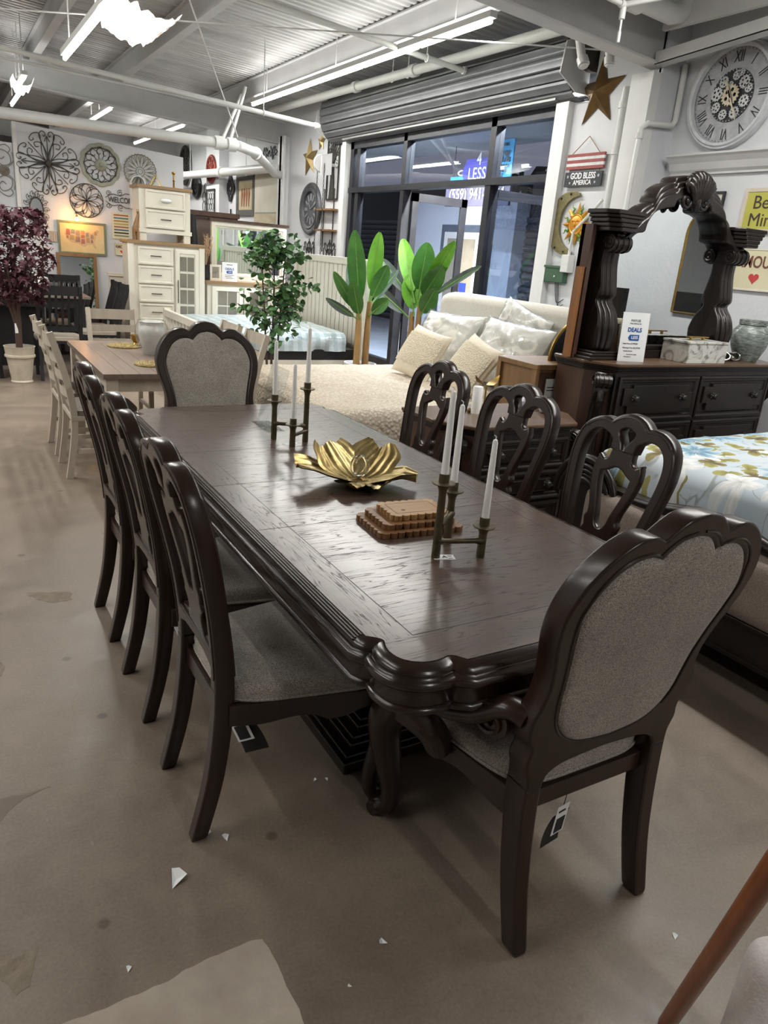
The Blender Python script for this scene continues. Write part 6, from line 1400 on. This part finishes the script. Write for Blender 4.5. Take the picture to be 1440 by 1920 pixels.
# fan medallion
m3 = hang('round_spoke_medallion', 'round antique metal medallion with scrolled spokes', 'wall decor', (2.44, 10.995, 2.385), 'back')
M_ant = mat('antique_brass_iron', '6F6A55', .5, .5, col2='8C8466', scale=18)
for k in range(16):
    a = 2*pi*k/16; wl(m3, 'spoke', M_ant, [rotp([(.05, 0), (.21, 0)], a), rotp(cr([(.09, .0), (.16, .015), (.20, .035), (.215, .02), (.20, .01)], 4), a), rotp(cr([(.09, .0), (.16, -.015), (.20, -.035), (.215, -.02), (.20, -.01)], 4), a)], .0035)
wl(m3, 'hub_ring', M_ant, [circle(.055, 20)+[(.055, 0)], circle(.03, 16)+[(.03, 0)], circle(.205, 48)+[(.205, 0)]], .004)
# overlapping-loop medallion
m4 = hang('looped_medallion', 'round dark iron medallion of overlapping loops', 'wall decor', (1.745, 10.995, 1.955), 'back')
wl(m4, 'ring', IRON, [circle(.205, 48)+[(.205, 0)]], .0055)
for k in range(8):
    a = 2*pi*k/8; wl(m4, 'loop', IRON, [rotp(cr([(0, 0), (.07, .05), (.13, .06), (.185, .03), (.203, 0), (.185, -.03), (.13, -.06), (.07, -.05), (0, 0)], 4), a), rotp(cr([(.205, 0), (.16, .075), (.10, .09), (.0, .0)], 4), a), rotp([(.13, 0), (.17, .02), (.2, .0), (.17, -.02), (.13, 0)], a+pi/8)], .0035)
# scroll piece at the left edge
m5 = hang('scroll_wall_plaque', 'pale scrolled metal wall plaque at the left edge', 'wall decor', (.82, 11.245, 2.22), 'back')
M_pale = mat('weathered_bronze', '6C655A', .5, .4, col2='857C6E', scale=15)
for s_ in (-1, 1):
    wl(m5, 'scroll', M_pale, [[(x, s_*y) for x, y in cr([(0, .05), (.08, .10), (.06, .20), (-.03, .24), (-.07, .18), (-.03, .13), (.01, .16)], 5)], [(x, s_*y) for x, y in cr([(-.02, .06), (-.10, .13), (-.08, .24), (.02, .30), (.08, .26), (.06, .21)], 5)], [(x, s_*y) for x, y in cr([(.05, .05), (.11, .12), (.10, .22)], 5)]], .005)
MB().lathe([(0, .03), (.035, .025), (.045, .02), (.06, .02), (.065, 0), (0, 0)], 22).build('boss', M_pale, m5)
# oval mirror
m6 = hang('scroll_oval_mirror', 'small oval mirror in a lacy iron scroll frame', 'mirror', (1.135, 10.995, 1.79), 'back')
MB().shape([circle(.075, 32, ry=.135)], .008, 0, lambda u, v, w: (u, v, w+.012)).build('glass', M_mirror, m6, smooth=False)
MB().tube([(x, y, .014) for x, y in circle(.078, 36, ry=.138)], .008, 7, True).build('rim', IRON, m6)
for k in range(14):
    a = 2*pi*k/14; c = (.115*cos(a), .178*sin(a)); wl(m6, 'scroll', IRON, [[(c[0]+p[0], c[1]+p[1]) for p in spiral((0, 0), .042, .010, a, 1.2, 16)], [(c[0]*.75, c[1]*.8), (c[0]*1.35, c[1]*1.25)]], .0032)
# welcome sign
m7 = hang('welcome_sign', 'dark iron scroll sign reading WELCOME beside the nightstand', 'sign', (2.17, 10.995, 2.00), 'back')
MB().text('WELCOME', .10, .004, T(.02, 0, .01), sx=.72).build('lettering', IRON, m7, smooth=False)
for s_ in (-1, 1): wl(m7, 'scroll', IRON, [cr([(-.19, s_*.02), (-.10, s_*.07), (0, s_*.055), (.08, s_*.09), (.18, s_*.06), (.15, s_*.03)], 5), [(-.15+p[0], s_*(.075+p[1])) for p in spiral((0, 0), .035, .008, 0, 1.3, 18)], [(.0+p[0], s_*(.09+p[1])) for p in spiral((0, 0), .04, .008, 1, 1.4, 18)]], .004)
# map of the states
m8 = hang('framed_map', 'framed vintage map of the states under the orange bulb', 'picture', (1.67, 10.995, 1.485), 'back')
MB().frame(.60, .41, [(0, 0), (0, .022), (.022, .022), (.028, .008)], rot('X', pi/2)).build('frame', mat('sage_frame', '6E7A63', .5, col2='7E8A72', scale=9), m8, smooth=False)
MB().bx(-.275, .275, -.18, .18, .004, .009).build('paper', mat('aged_paper', 'D6BE8C', .7, col2='E2CFA2', scale=6), m8, smooth=False)
usa = [(-.20, .11), (-.08, .10), (.02, .10), (.05, .08), (.08, .09), (.11, .06), (.15, .09), (.19, .12), (.21, .10), (.17, .03), (.16, -.02), (.14, -.05), (.17, -.11), (.15, -.12), (.12, -.07), (.06, -.08), (.02, -.11), (-.02, -.09), (-.06, -.07), (-.14, -.06), (-.19, -.02), (-.22, .04)]
cols_ = ['B4533F', '6E8090', '9C8E6C', 'A8907A', '5F6D78', 'C08A5E', '8C7A66']
def clipx(P, x0, x1, y0, y1):
    return [(min(max(x, x0), x1), min(max(y, y0), y1)) for x, y in P]
MB().prism(usa, .009, .0105).build('land', mat('map_land', 'BFA883', .7, col2='CDB795', scale=8), m8, smooth=False)
rn = random.Random(4); k = 0
for (x0, x1, y0, y1) in [(-.20, -.15, .03, .10), (-.145, -.09, .05, .10), (-.16, -.10, -.03, .03), (-.085, -.03, .03, .09), (-.09, -.03, -.05, .02), (-.02, .03, .05, .09), (-.02, .03, -.0, .04), (-.02, .03, -.07, -.01), (.04, .08, .02, .07), (.04, .09, -.05, .01), (.10, .14, .0, .05), (.10, .13, -.05, -.01), (.15, .18, .05, .09), (-.20, -.17, -.01, .02)]:
    MB().prism([(x0, y0), (x1, y0+.004*rn.uniform(-1, 1)), (x1-.003, y1), ((x0+x1)/2, y1+.004), (x0+.003, y1)], .0105, .0115).build('state', mat('state_%d' % (k % 7), cols_[k % 7], .7, col2=cols_[(k+1) % 7], scale=30, lo=.2, hi=1.0), m8, smooth=False); k += 1
# poster with lines and the small amour sign
m9 = hang('striped_poster', 'pale poster with coloured rows of print beside the map', 'poster', (2.17, 10.995, 1.68), 'back')
MB().bx(-.115, .115, -.165, .165, 0, .012).build('board', mat('poster_cream', 'D9D3B4', .6, col2='E2DCC0', scale=6), m9, smooth=False)
for i, c in enumerate(['B4613F', '4F7A86', 'B0823B', 'C2A65A', 'A8624A', '4A6A74', '2E2B28', '8C8A6A']):
    MB().bx(-.095, .095, .125-i*.037, .143-i*.037, .012, .0132).build('print_row', mat('print_'+c, c, .7, col2=c, scale=9), m9, smooth=False)
def amour(loc, wall, w, h, label, s, ink='5A3A30'):
    a = hang('amour_sign', label, 'sign', loc, wall)
    MB().bx(-w/2, w/2, -h/2, h/2, 0, .014).build('board', mat('amour_cream', 'D8D0AE', .6, col2='E2DBBB', scale=5), a, smooth=False)
    MB().frame(w, h, [(0, 0), (0, .018), (.012*s, .018), (.015*s, .013)], rot('X', pi/2)).build('frame', M_chalk, a, smooth=False)
    MB().text('AMOUR', .34*w, .001, T(0, h*.17, .0155), sx=.80, bold=.002*s).build('lettering', mat('amour_ink', '6B4030', .7, col2='7A4C3A', scale=9), a, smooth=False)
    H_ = [(16*sin(t)**3/17, (13*cos(t)-5*cos(2*t)-2*cos(3*t)-cos(4*t))/17) for t in [2*pi*i/40 for i in range(40)]]
    MB().shape([[(x*h*.15, y*h*.15-h*.2) for x, y in H_]], .002, 0, lambda u, v, q: (u, v, q+.015)).build('heart', mat('heart_red', 'C03A3A', .6, col2='CC4646', scale=9), a, smooth=False)
amour((2.165, 10.995, 1.385), 'back', .17, .16, 'small cream sign with AMOUR and a red heart under the striped poster', .6)
m10 = hang('slatted_wood_sign', 'small grey slatted wooden sign left of the map', 'sign', (1.31, 10.995, 1.48), 'back')
for i in range(4): MB().bx(-.05+i*.026, -.05+i*.026+.023, -.065, .065, 0, .012).build('slat', M_wash, m10, smooth=False)
# arched white shelf
m11 = hang('arched_wall_shelf', 'white arched wall shelf behind the stacked nightstand', 'shelf', (2.39, 10.995, 2.13), 'back')
aL = [(-.10, -.22)] + [(-.10*cos(a), .10+.10*sin(a)) for a in [pi*k/14 for k in range(15)]] + [(.10, -.22)]
MB().shape([aL, [(x*.84, y*.93) for x, y in aL]], .10, 0, lambda u, v, w: (u, v, w+.05)).build('frame', M_white, m11, smooth=False); MB().bx(-.09, .09, -.03, -.018, 0, .1).build('board', M_white, m11, smooth=False)
# orange bulb lamp above the map
lb = hang('bulb_lamp', 'bare orange glowing bulb on a small bracket above the map', 'lamp', (1.60, 10.995, 1.735), 'back')
MB().tube(cr([(0, .05, 0), (0, .07, .05), (0, .06, .09), (0, .035, .10)], 4), .006, 6).lathe([(0, 0), (.014, 0), (.014, .03), (0, .03)], 12, T(0, .03, .10) @ rot('X', pi/2)).build('bracket', IRON, lb)
MB().ball((0, -.018, .10), (.024, .028, .024), 14, 10).build('bulb', mat('orange_bulb', 'FFB050', .3, emit='FFB45A', estr=22), lb)
pl_ = bpy.data.lights.new('bulb_glow', 'POINT'); pl_.energy = 5; pl_.color = (1, .45, .12); pl_.shadow_soft_size = .03; po = bpy.data.objects.new('bulb_glow', pl_); C.objects.link(po); po.parent = lb; po.location = (0, -.02, .14)
# ---------------- stars
def star(loc, r, label, m, wall='right', a0=pi/2, depth=.25):
    s = hang('metal_star', label, 'wall decor', loc, wall, 'five-pointed metal stars')
    for k in range(5):
        a = a0+2*pi*k/5; p = (r*cos(a), r*sin(a), 0); q1 = (.40*r*cos(a-pi/5), .40*r*sin(a-pi/5), 0); q2 = (.40*r*cos(a+pi/5), .40*r*sin(a+pi/5), 0); c = (0, 0, r*depth)
        MB().add([c, p, q1, q2], [(0, 2, 1), (0, 1, 3), (1, 2, 3), (0, 3, 2)]).build('point', m, s, smooth=False)
M_rust = mat('rusty_bronze_star', '7A6038', .5, .6, col2='5E4427', scale=9); M_stargold = mat('antique_gold_star', 'A08A5C', .4, .7, col2='B79F6E', scale=9)
star((XW-.01, 5.47, 3.10), .30, 'large rusty brown metal star right of the shutter', M_rust, a0=pi/2+.03)
star((XW-.01, 11.64, 2.93), .29, 'tall gold metal star left of the chain hoist', M_stargold, a0=pi/2+.05)
star((XW-.01, 11.24, 3.14), .14, 'small gold metal star above the tree panel', M_stargold, a0=pi/2)
# ---------------- flag sign and bless sign
fs = hang('flag_plank_sign', 'small red and white striped wooden flag sign hanging on string', 'sign', (XW-.02, 5.49, 2.548), 'right')
for i, c in enumerate(['r', 'w', 'r', 'w', 'r']):
    MB().bx(-.235, .235, .065-(i+1)*.026, .065-i*.026-.001, 0, .018).build('stripe', mat('flag_red', '8E3F3E', .6, col2='9C4B48', scale=20) if c == 'r' else mat('flag_white', 'C9C7C8', .6, col2='DEDCDC', scale=40), fs, smooth=False)
MB().tube([(-.17, .065, .02), (0, .205, .006), (.17, .065, .02)], .004, 5).build('string', M_natural, fs)
gb = hang('god_bless_america_sign', 'dark wooden sign reading GOD BLESS AMERICA under the flag sign', 'sign', (XW-.02, 5.488, 2.398), 'right')
MB().bx(-.235, .235, -.062, .062, 0, .018).build('board', mat('sign_charcoal', '2B2D33', .6, col2='383A40', scale=9), gb, smooth=False)
MB().text('GOD BLESS', .072, .001, T(0, .026, .019), sx=.88, bold=.002).text('AMERICA', .058, .001, T(0, -.030, .019), sx=.95, bold=.001).text('*', .06, .001, T(-.195, .012, .019)).text('*', .06, .001, T(.195, .012, .019)).text('*', .05, .001, T(-.16, -.040, .019)).text('*', .05, .001, T(.16, -.040, .019)).build('lettering', M_paper, gb, smooth=False)
for x in (-.19, .19): MB().tube([(x, .062, .01), (x, .085, .01)], .003, 5).build('hook', M_iron, gb)
# ---------------- moon and sun
mo = hang('crescent_moon_plaque', 'aged green-gold metal crescent moon with rivets', 'wall decor', (XW-.01, 5.60, 2.02), 'right')
ou = [(.28*cos(a), .28*sin(a)) for a in [RAD(70+i*220/40) for i in range(41)]]; inn = [(.115+.235*cos(a), .0+.235*sin(a)) for a in [RAD(262-i*170/40) for i in range(41)]]
MB().shape([ou + inn], .02, .004, lambda u, v, w: (u, v, w+.012)).build('crescent', mat('verdigris_gold', '6F6844', .5, .5, col2='8C8260', scale=30), mo, smooth=False)
for i in range(7): a = RAD(92+i*29.5); MB().ball((.255*cos(a), .255*sin(a), .024), .011, 8, 6).build('rivet', IRON, mo)
su = hang('sun_face_plaque', 'orange metal sun face with green flame rays', 'wall decor', (XW-.012, 5.49, 2.01), 'right')
M_sun = mat('burnt_orange_metal', 'C07C1E', .4, .4, col2='E0A43A', scale=12); M_flame = mat('green_flame_metal', '4C7A35', .4, .4, col2='8FA848', scale=12)
MB().lathe([(0, .035), (.05, .03), (.075, .02), (.085, .026), (.093, .02), (.095, 0), (0, 0)], 28).build('disc', M_sun, su)
MB().ball((0, 0, .03), (.014, .026, .014), 8, 6).tube([(-.025, -.03, .034), (0, -.038, .036), (.025, -.03, .034)], .005, 5).tube([(-.045, .025, .03), (-.028, .033, .034), (-.012, .025, .034)], .005, 5).tube([(.045, .025, .03), (.028, .033, .034), (.012, .025, .034)], .005, 5).build('face', M_sun, su)
for k in range(8):
    a = 2*pi*k/8+pi/2; P = [(.085, -.036), (.20, 0), (.085, .036)]; q = rotp(P, a); MB().add([(q[0][0], q[0][1], .004), (q[1][0], q[1][1], .004), (q[2][0], q[2][1], .004), (.1*cos(a), .1*sin(a), .026)], [(0, 1, 3), (1, 2, 3), (2, 0, 3), (0, 2, 1)]).build('ray', M_sun, su, smooth=False)
    b = a+pi/8; MB().tube([(x, y, .012) for x, y in rotp(cr([(.09, 0), (.12, .018), (.145, -.006), (.165, .014), (.19, .004)], 4), b)], [.014-.0008*i for i in range(17)], 6).build('flame', M_flame, su)
# ---------------- green timer box and cable
gx = hang('green_timer_box', 'small dark green electrical box on the wall above the headboard', 'electrical box', (XW, 5.65, 1.555), 'right'); MB().bx(-.13, .13, -.075, .075, 0, .07).build('case', mat('hunter_green', '3E5A45', .45, col2='476650', scale=6), gx, smooth=False, bevel=.008); MB().bx(-.14, .14, .06, .08, 0, .078).build('lid', MATS['hunter_green'], gx, smooth=False); MB().ball((.02, -.02, .072), .01, 8, 6).build('knob', M_white, gx)
for k in range(3): MB().tube(cr([(.0+.02*k, -.07, .03), (.01+.02*k, -.16, .02), (.05+.02*k, -.26-.03*k, .02), (.14, -.22-.05*k, .02)], 5), .004, 5).build('cable', M_black, gx)
# ---------------- big gear clock
ck = hang('gear_clock', 'large round white clock with exposed gears and roman numerals', 'clock', (XC-.005, 4.28, 2.975), 'right')
R_ = .385
MB().lathe([(R_-.055, .02), (R_-.05, .055), (R_-.03, .06), (R_-.02, .045), (R_-.008, .05), (R_, .035), (R_, 0), (R_-.055, 0)], 64, cap=False).build('rim', mat('distressed_white', 'BFC1C6', .5, col2='D2D4D8', scale=14), ck)
MB().lathe([(0, .012), (R_-.05, .012), (R_-.05, 0), (0, 0)], 48).build('face', mat('marbled_grey_face', '9D9EA4', .5, col2='BFC0C6', scale=9, dist=1.5), ck, smooth=False)
MB().lathe([(0, .018), (.185, .018), (.185, .012), (0, .012)], 48).build('gear_well', mat('charcoal_face', '26272A', .6, col2='303135', scale=9), ck, smooth=False)
for i, n_ in enumerate(['XII', 'I', 'II', 'III', 'IV', 'V', 'VI', 'VII', 'VIII', 'IX', 'X', 'XI']):
    a = pi/2-i*pi/6; rr = .265; MB().text(n_, .115, .001, T(rr*cos(a), rr*sin(a), .014) @ rot('Z', a-pi/2), sx=.62).build('numeral', M_ink, ck, smooth=False)
tk = MB()
for i in range(60): a = 2*pi*i/60; tk.box((.322, 0, .013), (.012, .002, .002), rot('Z', a))
tk.build('minute_track', M_ink, ck, smooth=False)['kind'] = 'stuff'
def gear(r, n=14, hole=.5, sp=5):
    P = []
    for i in range(n*4):
        a = 2*pi*i/(n*4); P.append((r*(1 if i % 4 in (1, 2) else .86)*cos(a), r*(1 if i % 4 in (1, 2) else .86)*sin(a)))
    hs = [circle(r*.18, 10, (r*.5*cos(2*pi*k/sp), r*.5*sin(2*pi*k/sp))) for k in range(sp)]
    return [P] + hs
M_gear = mat('pale_silver_gear', 'A9A9AB', .4, .3, col2='BDBDBF', scale=9); M_gearc = mat('champagne_gear', 'A79C87', .4, .5, col2='BCB29D', scale=9)
for i, (x, y, r) in enumerate([(.10, .08, .048), (.02, .135, .036), (-.085, .10, .042), (-.13, .02, .052), (-.115, -.075, .040), (-.04, -.13, .038), (.06, -.125, .044), (.125, -.05, .045), (.145, .035, .034), (-.02, .075, .026), (.06, .15, .026)]):
    MB().shape(gear(r), .006, 0, lambda u, v, w: (x+u, y+v, .026+w)).build('gear', M_gear, ck, smooth=False)
MB().shape(gear(.078, 18), .008, 0, lambda u, v, w: (u, v, .034+w)).build('gear', M_gearc, ck, smooth=False)
tr2 = MB()
for i in range(40): tr2.ball((.178*cos(2*pi*i/40), .178*sin(2*pi*i/40), .020), .006, 6, 4)
tr2.build('bead_ring', M_gear, ck)['kind'] = 'stuff'
for a, L, w_ in ((RAD(118), .12, .008), (RAD(-62), .20, .006)): MB().box((L*.4, 0, .045), (L*1.2, w_*2, .003), rot('Z', a)).build('hand', M_gearc, ck, smooth=False)
# ---------------- signs at the right edge
bm = hang('be_mine_sign', 'yellow-green framed sign with large dark lettering at the right edge', 'sign', (XC-.005, 3.77, 2.145), 'right')
MB().bx(-.19, .19, -.15, .15, 0, .012).build('board', mat('chartreuse', 'B6B24C', .6, col2='C2BE5A', scale=5), bm, smooth=False); MB().frame(.40, .32, [(0, 0), (0, .018), (.026, .018), (.03, .011)], rot('X', pi/2)).build('frame', mat('pale_pink_wood', 'CDBFAE', .6, col2='D9CCBC', scale=12), bm, smooth=False)
MB().text('Be', .135, .001, T(-.045, .055, .0135)).text('Mine', .135, .001, T(.005, -.07, .0135)).build('lettering', mat('brown_ink', '40322C', .7, col2='4A3B34', scale=9), bm, smooth=False)
amour((XC-.005, 3.735, 1.72), 'right', .36, .31, 'cream AMOUR sign with red heart to the right of the dresser mirror', 1.0)
bf = hang('black_framed_picture', 'thin black-framed picture partly hidden behind the mirror crest', 'picture', (XC-.005, 4.27, 2.16), 'right'); MB().frame(.24, .26, [(0, 0), (0, .02), (.018, .02), (.02, .008)], rot('X', pi/2)).build('frame', M_black, bf, smooth=False); MB().bx(-.10, .10, -.11, .11, .004, .008).build('print', M_chalk, bf, smooth=False)
# ---------------- left of the window
gc = hang('grey_round_clock', 'large grey round wall clock with open roman dial left of the window', 'clock', (XW-.005, 11.52, 2.19), 'right')
M_gunm = mat('gunmetal_grey', '55565A', .5, .4, col2='65666A', scale=9)
MB().lathe([(.25, .01), (.26, .04), (.29, .05), (.31, .035), (.34, .05), (.37, .045), (.39, .02), (.39, 0), (.25, 0)], 48, cap=False).build('rim', M_gunm, gc); MB().lathe([(0, .008), (.26, .008), (.26, 0), (0, 0)], 40).build('face', mat('dark_grey_face', '4A4B50', .6, col2='58595E', scale=5), gc, smooth=False)
for i in range(12): a = 2*pi*i/12; MB().box((.18, 0, .012), (.10, .028 if i % 3 else .045, .004), rot('Z', a)).build('numeral', mat('silver_numeral', 'A9AAAE', .4, .5, col2='B8B9BC', scale=9), gc, smooth=False)
for a, L in ((2.2, .12), (.4, .17)): MB().box((L/2, 0, .02), (L, .014, .003), rot('Z', a)).build('hand', MATS['silver_numeral'], gc, smooth=False)
tp_ = hang('tree_panel', 'tall black metal wall panel with a cut-out tree', 'wall decor', (XW-.01, 10.78, 2.72), 'right')
MB().frame(.40, .82, [(0, 0), (0, .015), (.022, .015), (.022, 0)], rot('X', pi/2)).build('frame', IRON, tp_, smooth=False)
MB().tube(cr([(.0, -.40, .008), (.01, -.2, .008), (-.01, 0, .008), (.0, .12, .008)], 4), [.05-.0025*i for i in range(13)], 6).build('trunk', IRON, tp_); rn = random.Random(8); br = []
for k in range(14): a = RAD(20+k*10.5); br.append(cr([(0, .05+.01*k*.3, .008), (.08*cos(a), .16+.06*sin(a), .008), (.17*cos(a)+rn.uniform(-.02, .02), .2+.17*sin(a), .008)], 4))
MB().add([], []); wl(tp_, 'branches', IRON, br, .006); tl = MB()
for k in range(60): x, y = rn.uniform(-.17, .17), rn.uniform(.02, .38); tl.box((x, y, .008), (.028, .014, .003), T(0, 0, 0))
tl.build('leaves', IRON, tp_, smooth=False)['kind'] = 'stuff'
hs_ = hang('iron_ladder_shelf', 'iron wall rack with two natural wood shelves left of the window', 'shelf', (XW-.01, 10.85, 2.02), 'right')
for x in (-.17, .17): MB().tube([(x, -.45, .01), (x, .45, .01)], .009, 6).build('upright', IRON, hs_)
for y in (.15, -.14): MB().bx(-.28, .30, y-.012, y+.012, 0, .12).build('shelf_board', M_natural, hs_, smooth=False)
for k, yy in enumerate((11.5, 10.75)):
    h = hang('iron_crest_hook', ['black iron scroll crest under the grey round clock', 'black iron scroll crest under the ladder shelf'][k], 'wall decor', (XW-.01, yy, 1.60), 'right', 'iron crests'); wl(h, 'scroll', IRON, [cr([(0, .15), (.0, .05), (0, -.1)], 3)] + [[(s_*x, y) for x, y in P] for s_ in (-1, 1) for P in (cr([(0, .12), (.06, .06), (.08, 0), (.05, -.02), (.04, .02)], 4), cr([(0, -.05), (.10, -.02), (.18, .06), (.15, .10), (.12, .06)], 4), [(.2, .03), (.2, -.1)], [(.1, 0), (.1, -.1)])], .009)
# ---------------- far picture wall
hp = hang('horse_painting', 'dark-framed painting of brown horses on the far wall', 'painting', (XW-.005, 14.55, 2.46), 'right'); MB().frame(1.0, .74, [(0, 0), (0, .03), (.10, .03), (.11, .012)], rot('X', pi/2)).build('frame', mat('charcoal_mat', '55524F', .6, col2='5F5C58', scale=5), hp, smooth=False); MB().bx(-.40, .40, -.27, .27, .004, .012).build('canvas', mat('tan_canvas', 'A99778', .7, col2='C9BC9E', scale=3), hp, smooth=False)
for k in range(4): x = -.2+k*.13; MB().tube([(x, .12, .016), (x+.01, .02, .016), (x-.01, -.2, .016)], [.02, .05, .02], 6, flat=.1).build('horse_figure', mat('sienna_paint', '7A4528', .7, col2='935B38', scale=12), hp)
sp_ = hang('seascape_canvas', 'large pale beige abstract seascape canvas on the far wall', 'painting', (XW-.005, 13.42, 2.33), 'right'); MB().bx(-.58, .58, -.5, .5, 0, .035).build('canvas', mat('beige_sky_canvas', 'C9C4B2', .7, col2='DAD6C8', scale=2.5), sp_, smooth=False); MB().bx(-.58, .58, -.5, -.2, .035, .0365).build('shore', mat('sand_paint', 'B9AB8E', .7, col2='CFC3A8', scale=3, stretch=(1, 4, 1)), sp_, smooth=False); MB().bx(-.58, .58, -.205, -.18, .0365, .038).build('horizon_line', mat('grey_paint', '8E8E86', .7, col2='A4A49C', scale=6), sp_, smooth=False)
def ovalmed(name, label, loc, rx, ry, m, spokes=8, ring=.02):
    o = hang(name, label, 'wall decor', loc, 'right'); MB().tube([(x, y, .015) for x, y in circle(rx, 36, ry=ry)], ring, 7, True).build('rim', m, o)
    wl(o, 'spokes', m, [[(0, 0), (rx*cos(a), ry*sin(a))] for a in [2*pi*k/spokes for k in range(spokes)]] + [circle(rx*.5, 24, ry=ry*.5)+[(rx*.5, 0)]], ring*.6); MB().lathe([(0, .03), (rx*.2, .02), (rx*.2, 0), (0, 0)], 14).build('boss', m, o); return o
ovalmed('iron_disc', 'tall dark iron disc medallion high on the far wall', (XW-.035, 18.6, 3.18), .40, .40, IRON, 16, .03)
o = ovalmed('red_medallion', 'rust red openwork medallion on the white column', (4.99, 16.05, 2.96), .27, .25, mat('rust_red_metal', '7E3026', .5, .4, col2='96412F', scale=12), 12, .025)
ovalmed('black_round_mirror', 'black rimmed round wall piece beside the column', (XW-.01, 17.75, 2.71), .27, .21, M_black, 4, .05)
o = hang('quatrefoil_plaque', 'black and white quatrefoil wall plaque on the far wall', 'wall decor', (XW-.01, 15.42, 2.60), 'right')
qf = lambda r: [((r*(1+.18*cos(4*a)))*cos(a), (r*(1+.18*cos(4*a)))*sin(a)) for a in [2*pi*i/64 for i in range(64)]]
MB().shape([qf(.21), qf(.14)], .03, 0, lambda u, v, w: (u, v, w+.016)).build('outer_ring', M_black, o, smooth=False); MB().shape([qf(.11), qf(.06)], .03, 0, lambda u, v, w: (u, v, w+.016)).build('inner_ring', M_black, o, smooth=False); MB().shape([qf(.145)], .006, 0, lambda u, v, w: (u, v, w+.004)).build('backing', M_chalk, o, smooth=False)
o = hang('wire_grid_frame', 'dark framed wire panel on the white column', 'wall decor', (4.99, 16.1, 2.35), 'right'); MB().frame(.55, .48, [(0, 0), (0, .02), (.025, .02), (.025, 0)], rot('X', pi/2)).build('frame', M_iron, o, smooth=False); wl(o, 'wire_rings', M_iron, [[(c[0]+p[0], c[1]+p[1]) for p in circle(.07, 16)+[(.07, 0)]] for c in ((-.15, .1), (0, .1), (.15, .1), (-.15, -.1), (0, -.1), (.15, -.1), (-.07, 0), (.07, 0))], .005)
o = hang('wire_ring_decor', 'cluster of thin iron rings on the far wall', 'wall decor', (XW-.01, 17.1, 2.35), 'right'); wl(o, 'rings', M_iron, [[(c[0]+p[0], c[1]+p[1]) for p in circle(.1, 18)+[(.1, 0)]] for c in ((0, .3), (-.1, .13), (.08, .1), (-.12, -.06), (.06, -.1), (0, -.27))], .008)
o = hang('iron_fleur_hook', 'black iron fleur-de-lis hook rack on the far wall', 'wall decor', (XW-.01, 15.4, 2.0), 'right'); wl(o, 'scroll', IRON, [cr([(0, .22), (.0, .05), (0, -.2)], 3)] + [[(s_*x, y) for x, y in P] for s_ in (-1, 1) for P in (cr([(0, .1), (.12, .12), (.14, .02), (.06, .0)], 4), cr([(0, -.1), (.2, -.06), (.22, -.18)], 4))], .015)
o = hang('black_script_sign', 'black metal script word sign high on the far wall', 'sign', (XW-.01, 13.3, 3.12), 'right'); wl(o, 'script', M_black, [[(-.35+.7*i/60+.04*sin(i*.9), .07*sin(i*.62)*(1+.6*sin(i*.21))) for i in range(61)]], .012)
# ---------------- gilt arched mirror on the clock wall, seen in the dresser mirror
am_ = hang('gilt_arched_mirror', 'thin gold-framed arched mirror reflected in the dresser mirror', 'mirror', (XC-.005, 2.88, 1.76), 'right')
aM = [(-.24, -.42), (.24, -.42), (.24, .20)] + [(.24*cos(a), .20+.24*sin(a)) for a in [pi*k/16 for k in range(1, 16)]] + [(-.24, .20)]
MB().tube([(x, y, .012) for x, y in aM], .012, 6, True).build('frame', M_goldthin, am_); MB().shape([aM], .006, 0, lambda u, v, w: (u, v, w+.008)).build('glass', M_mirror, am_, smooth=False)
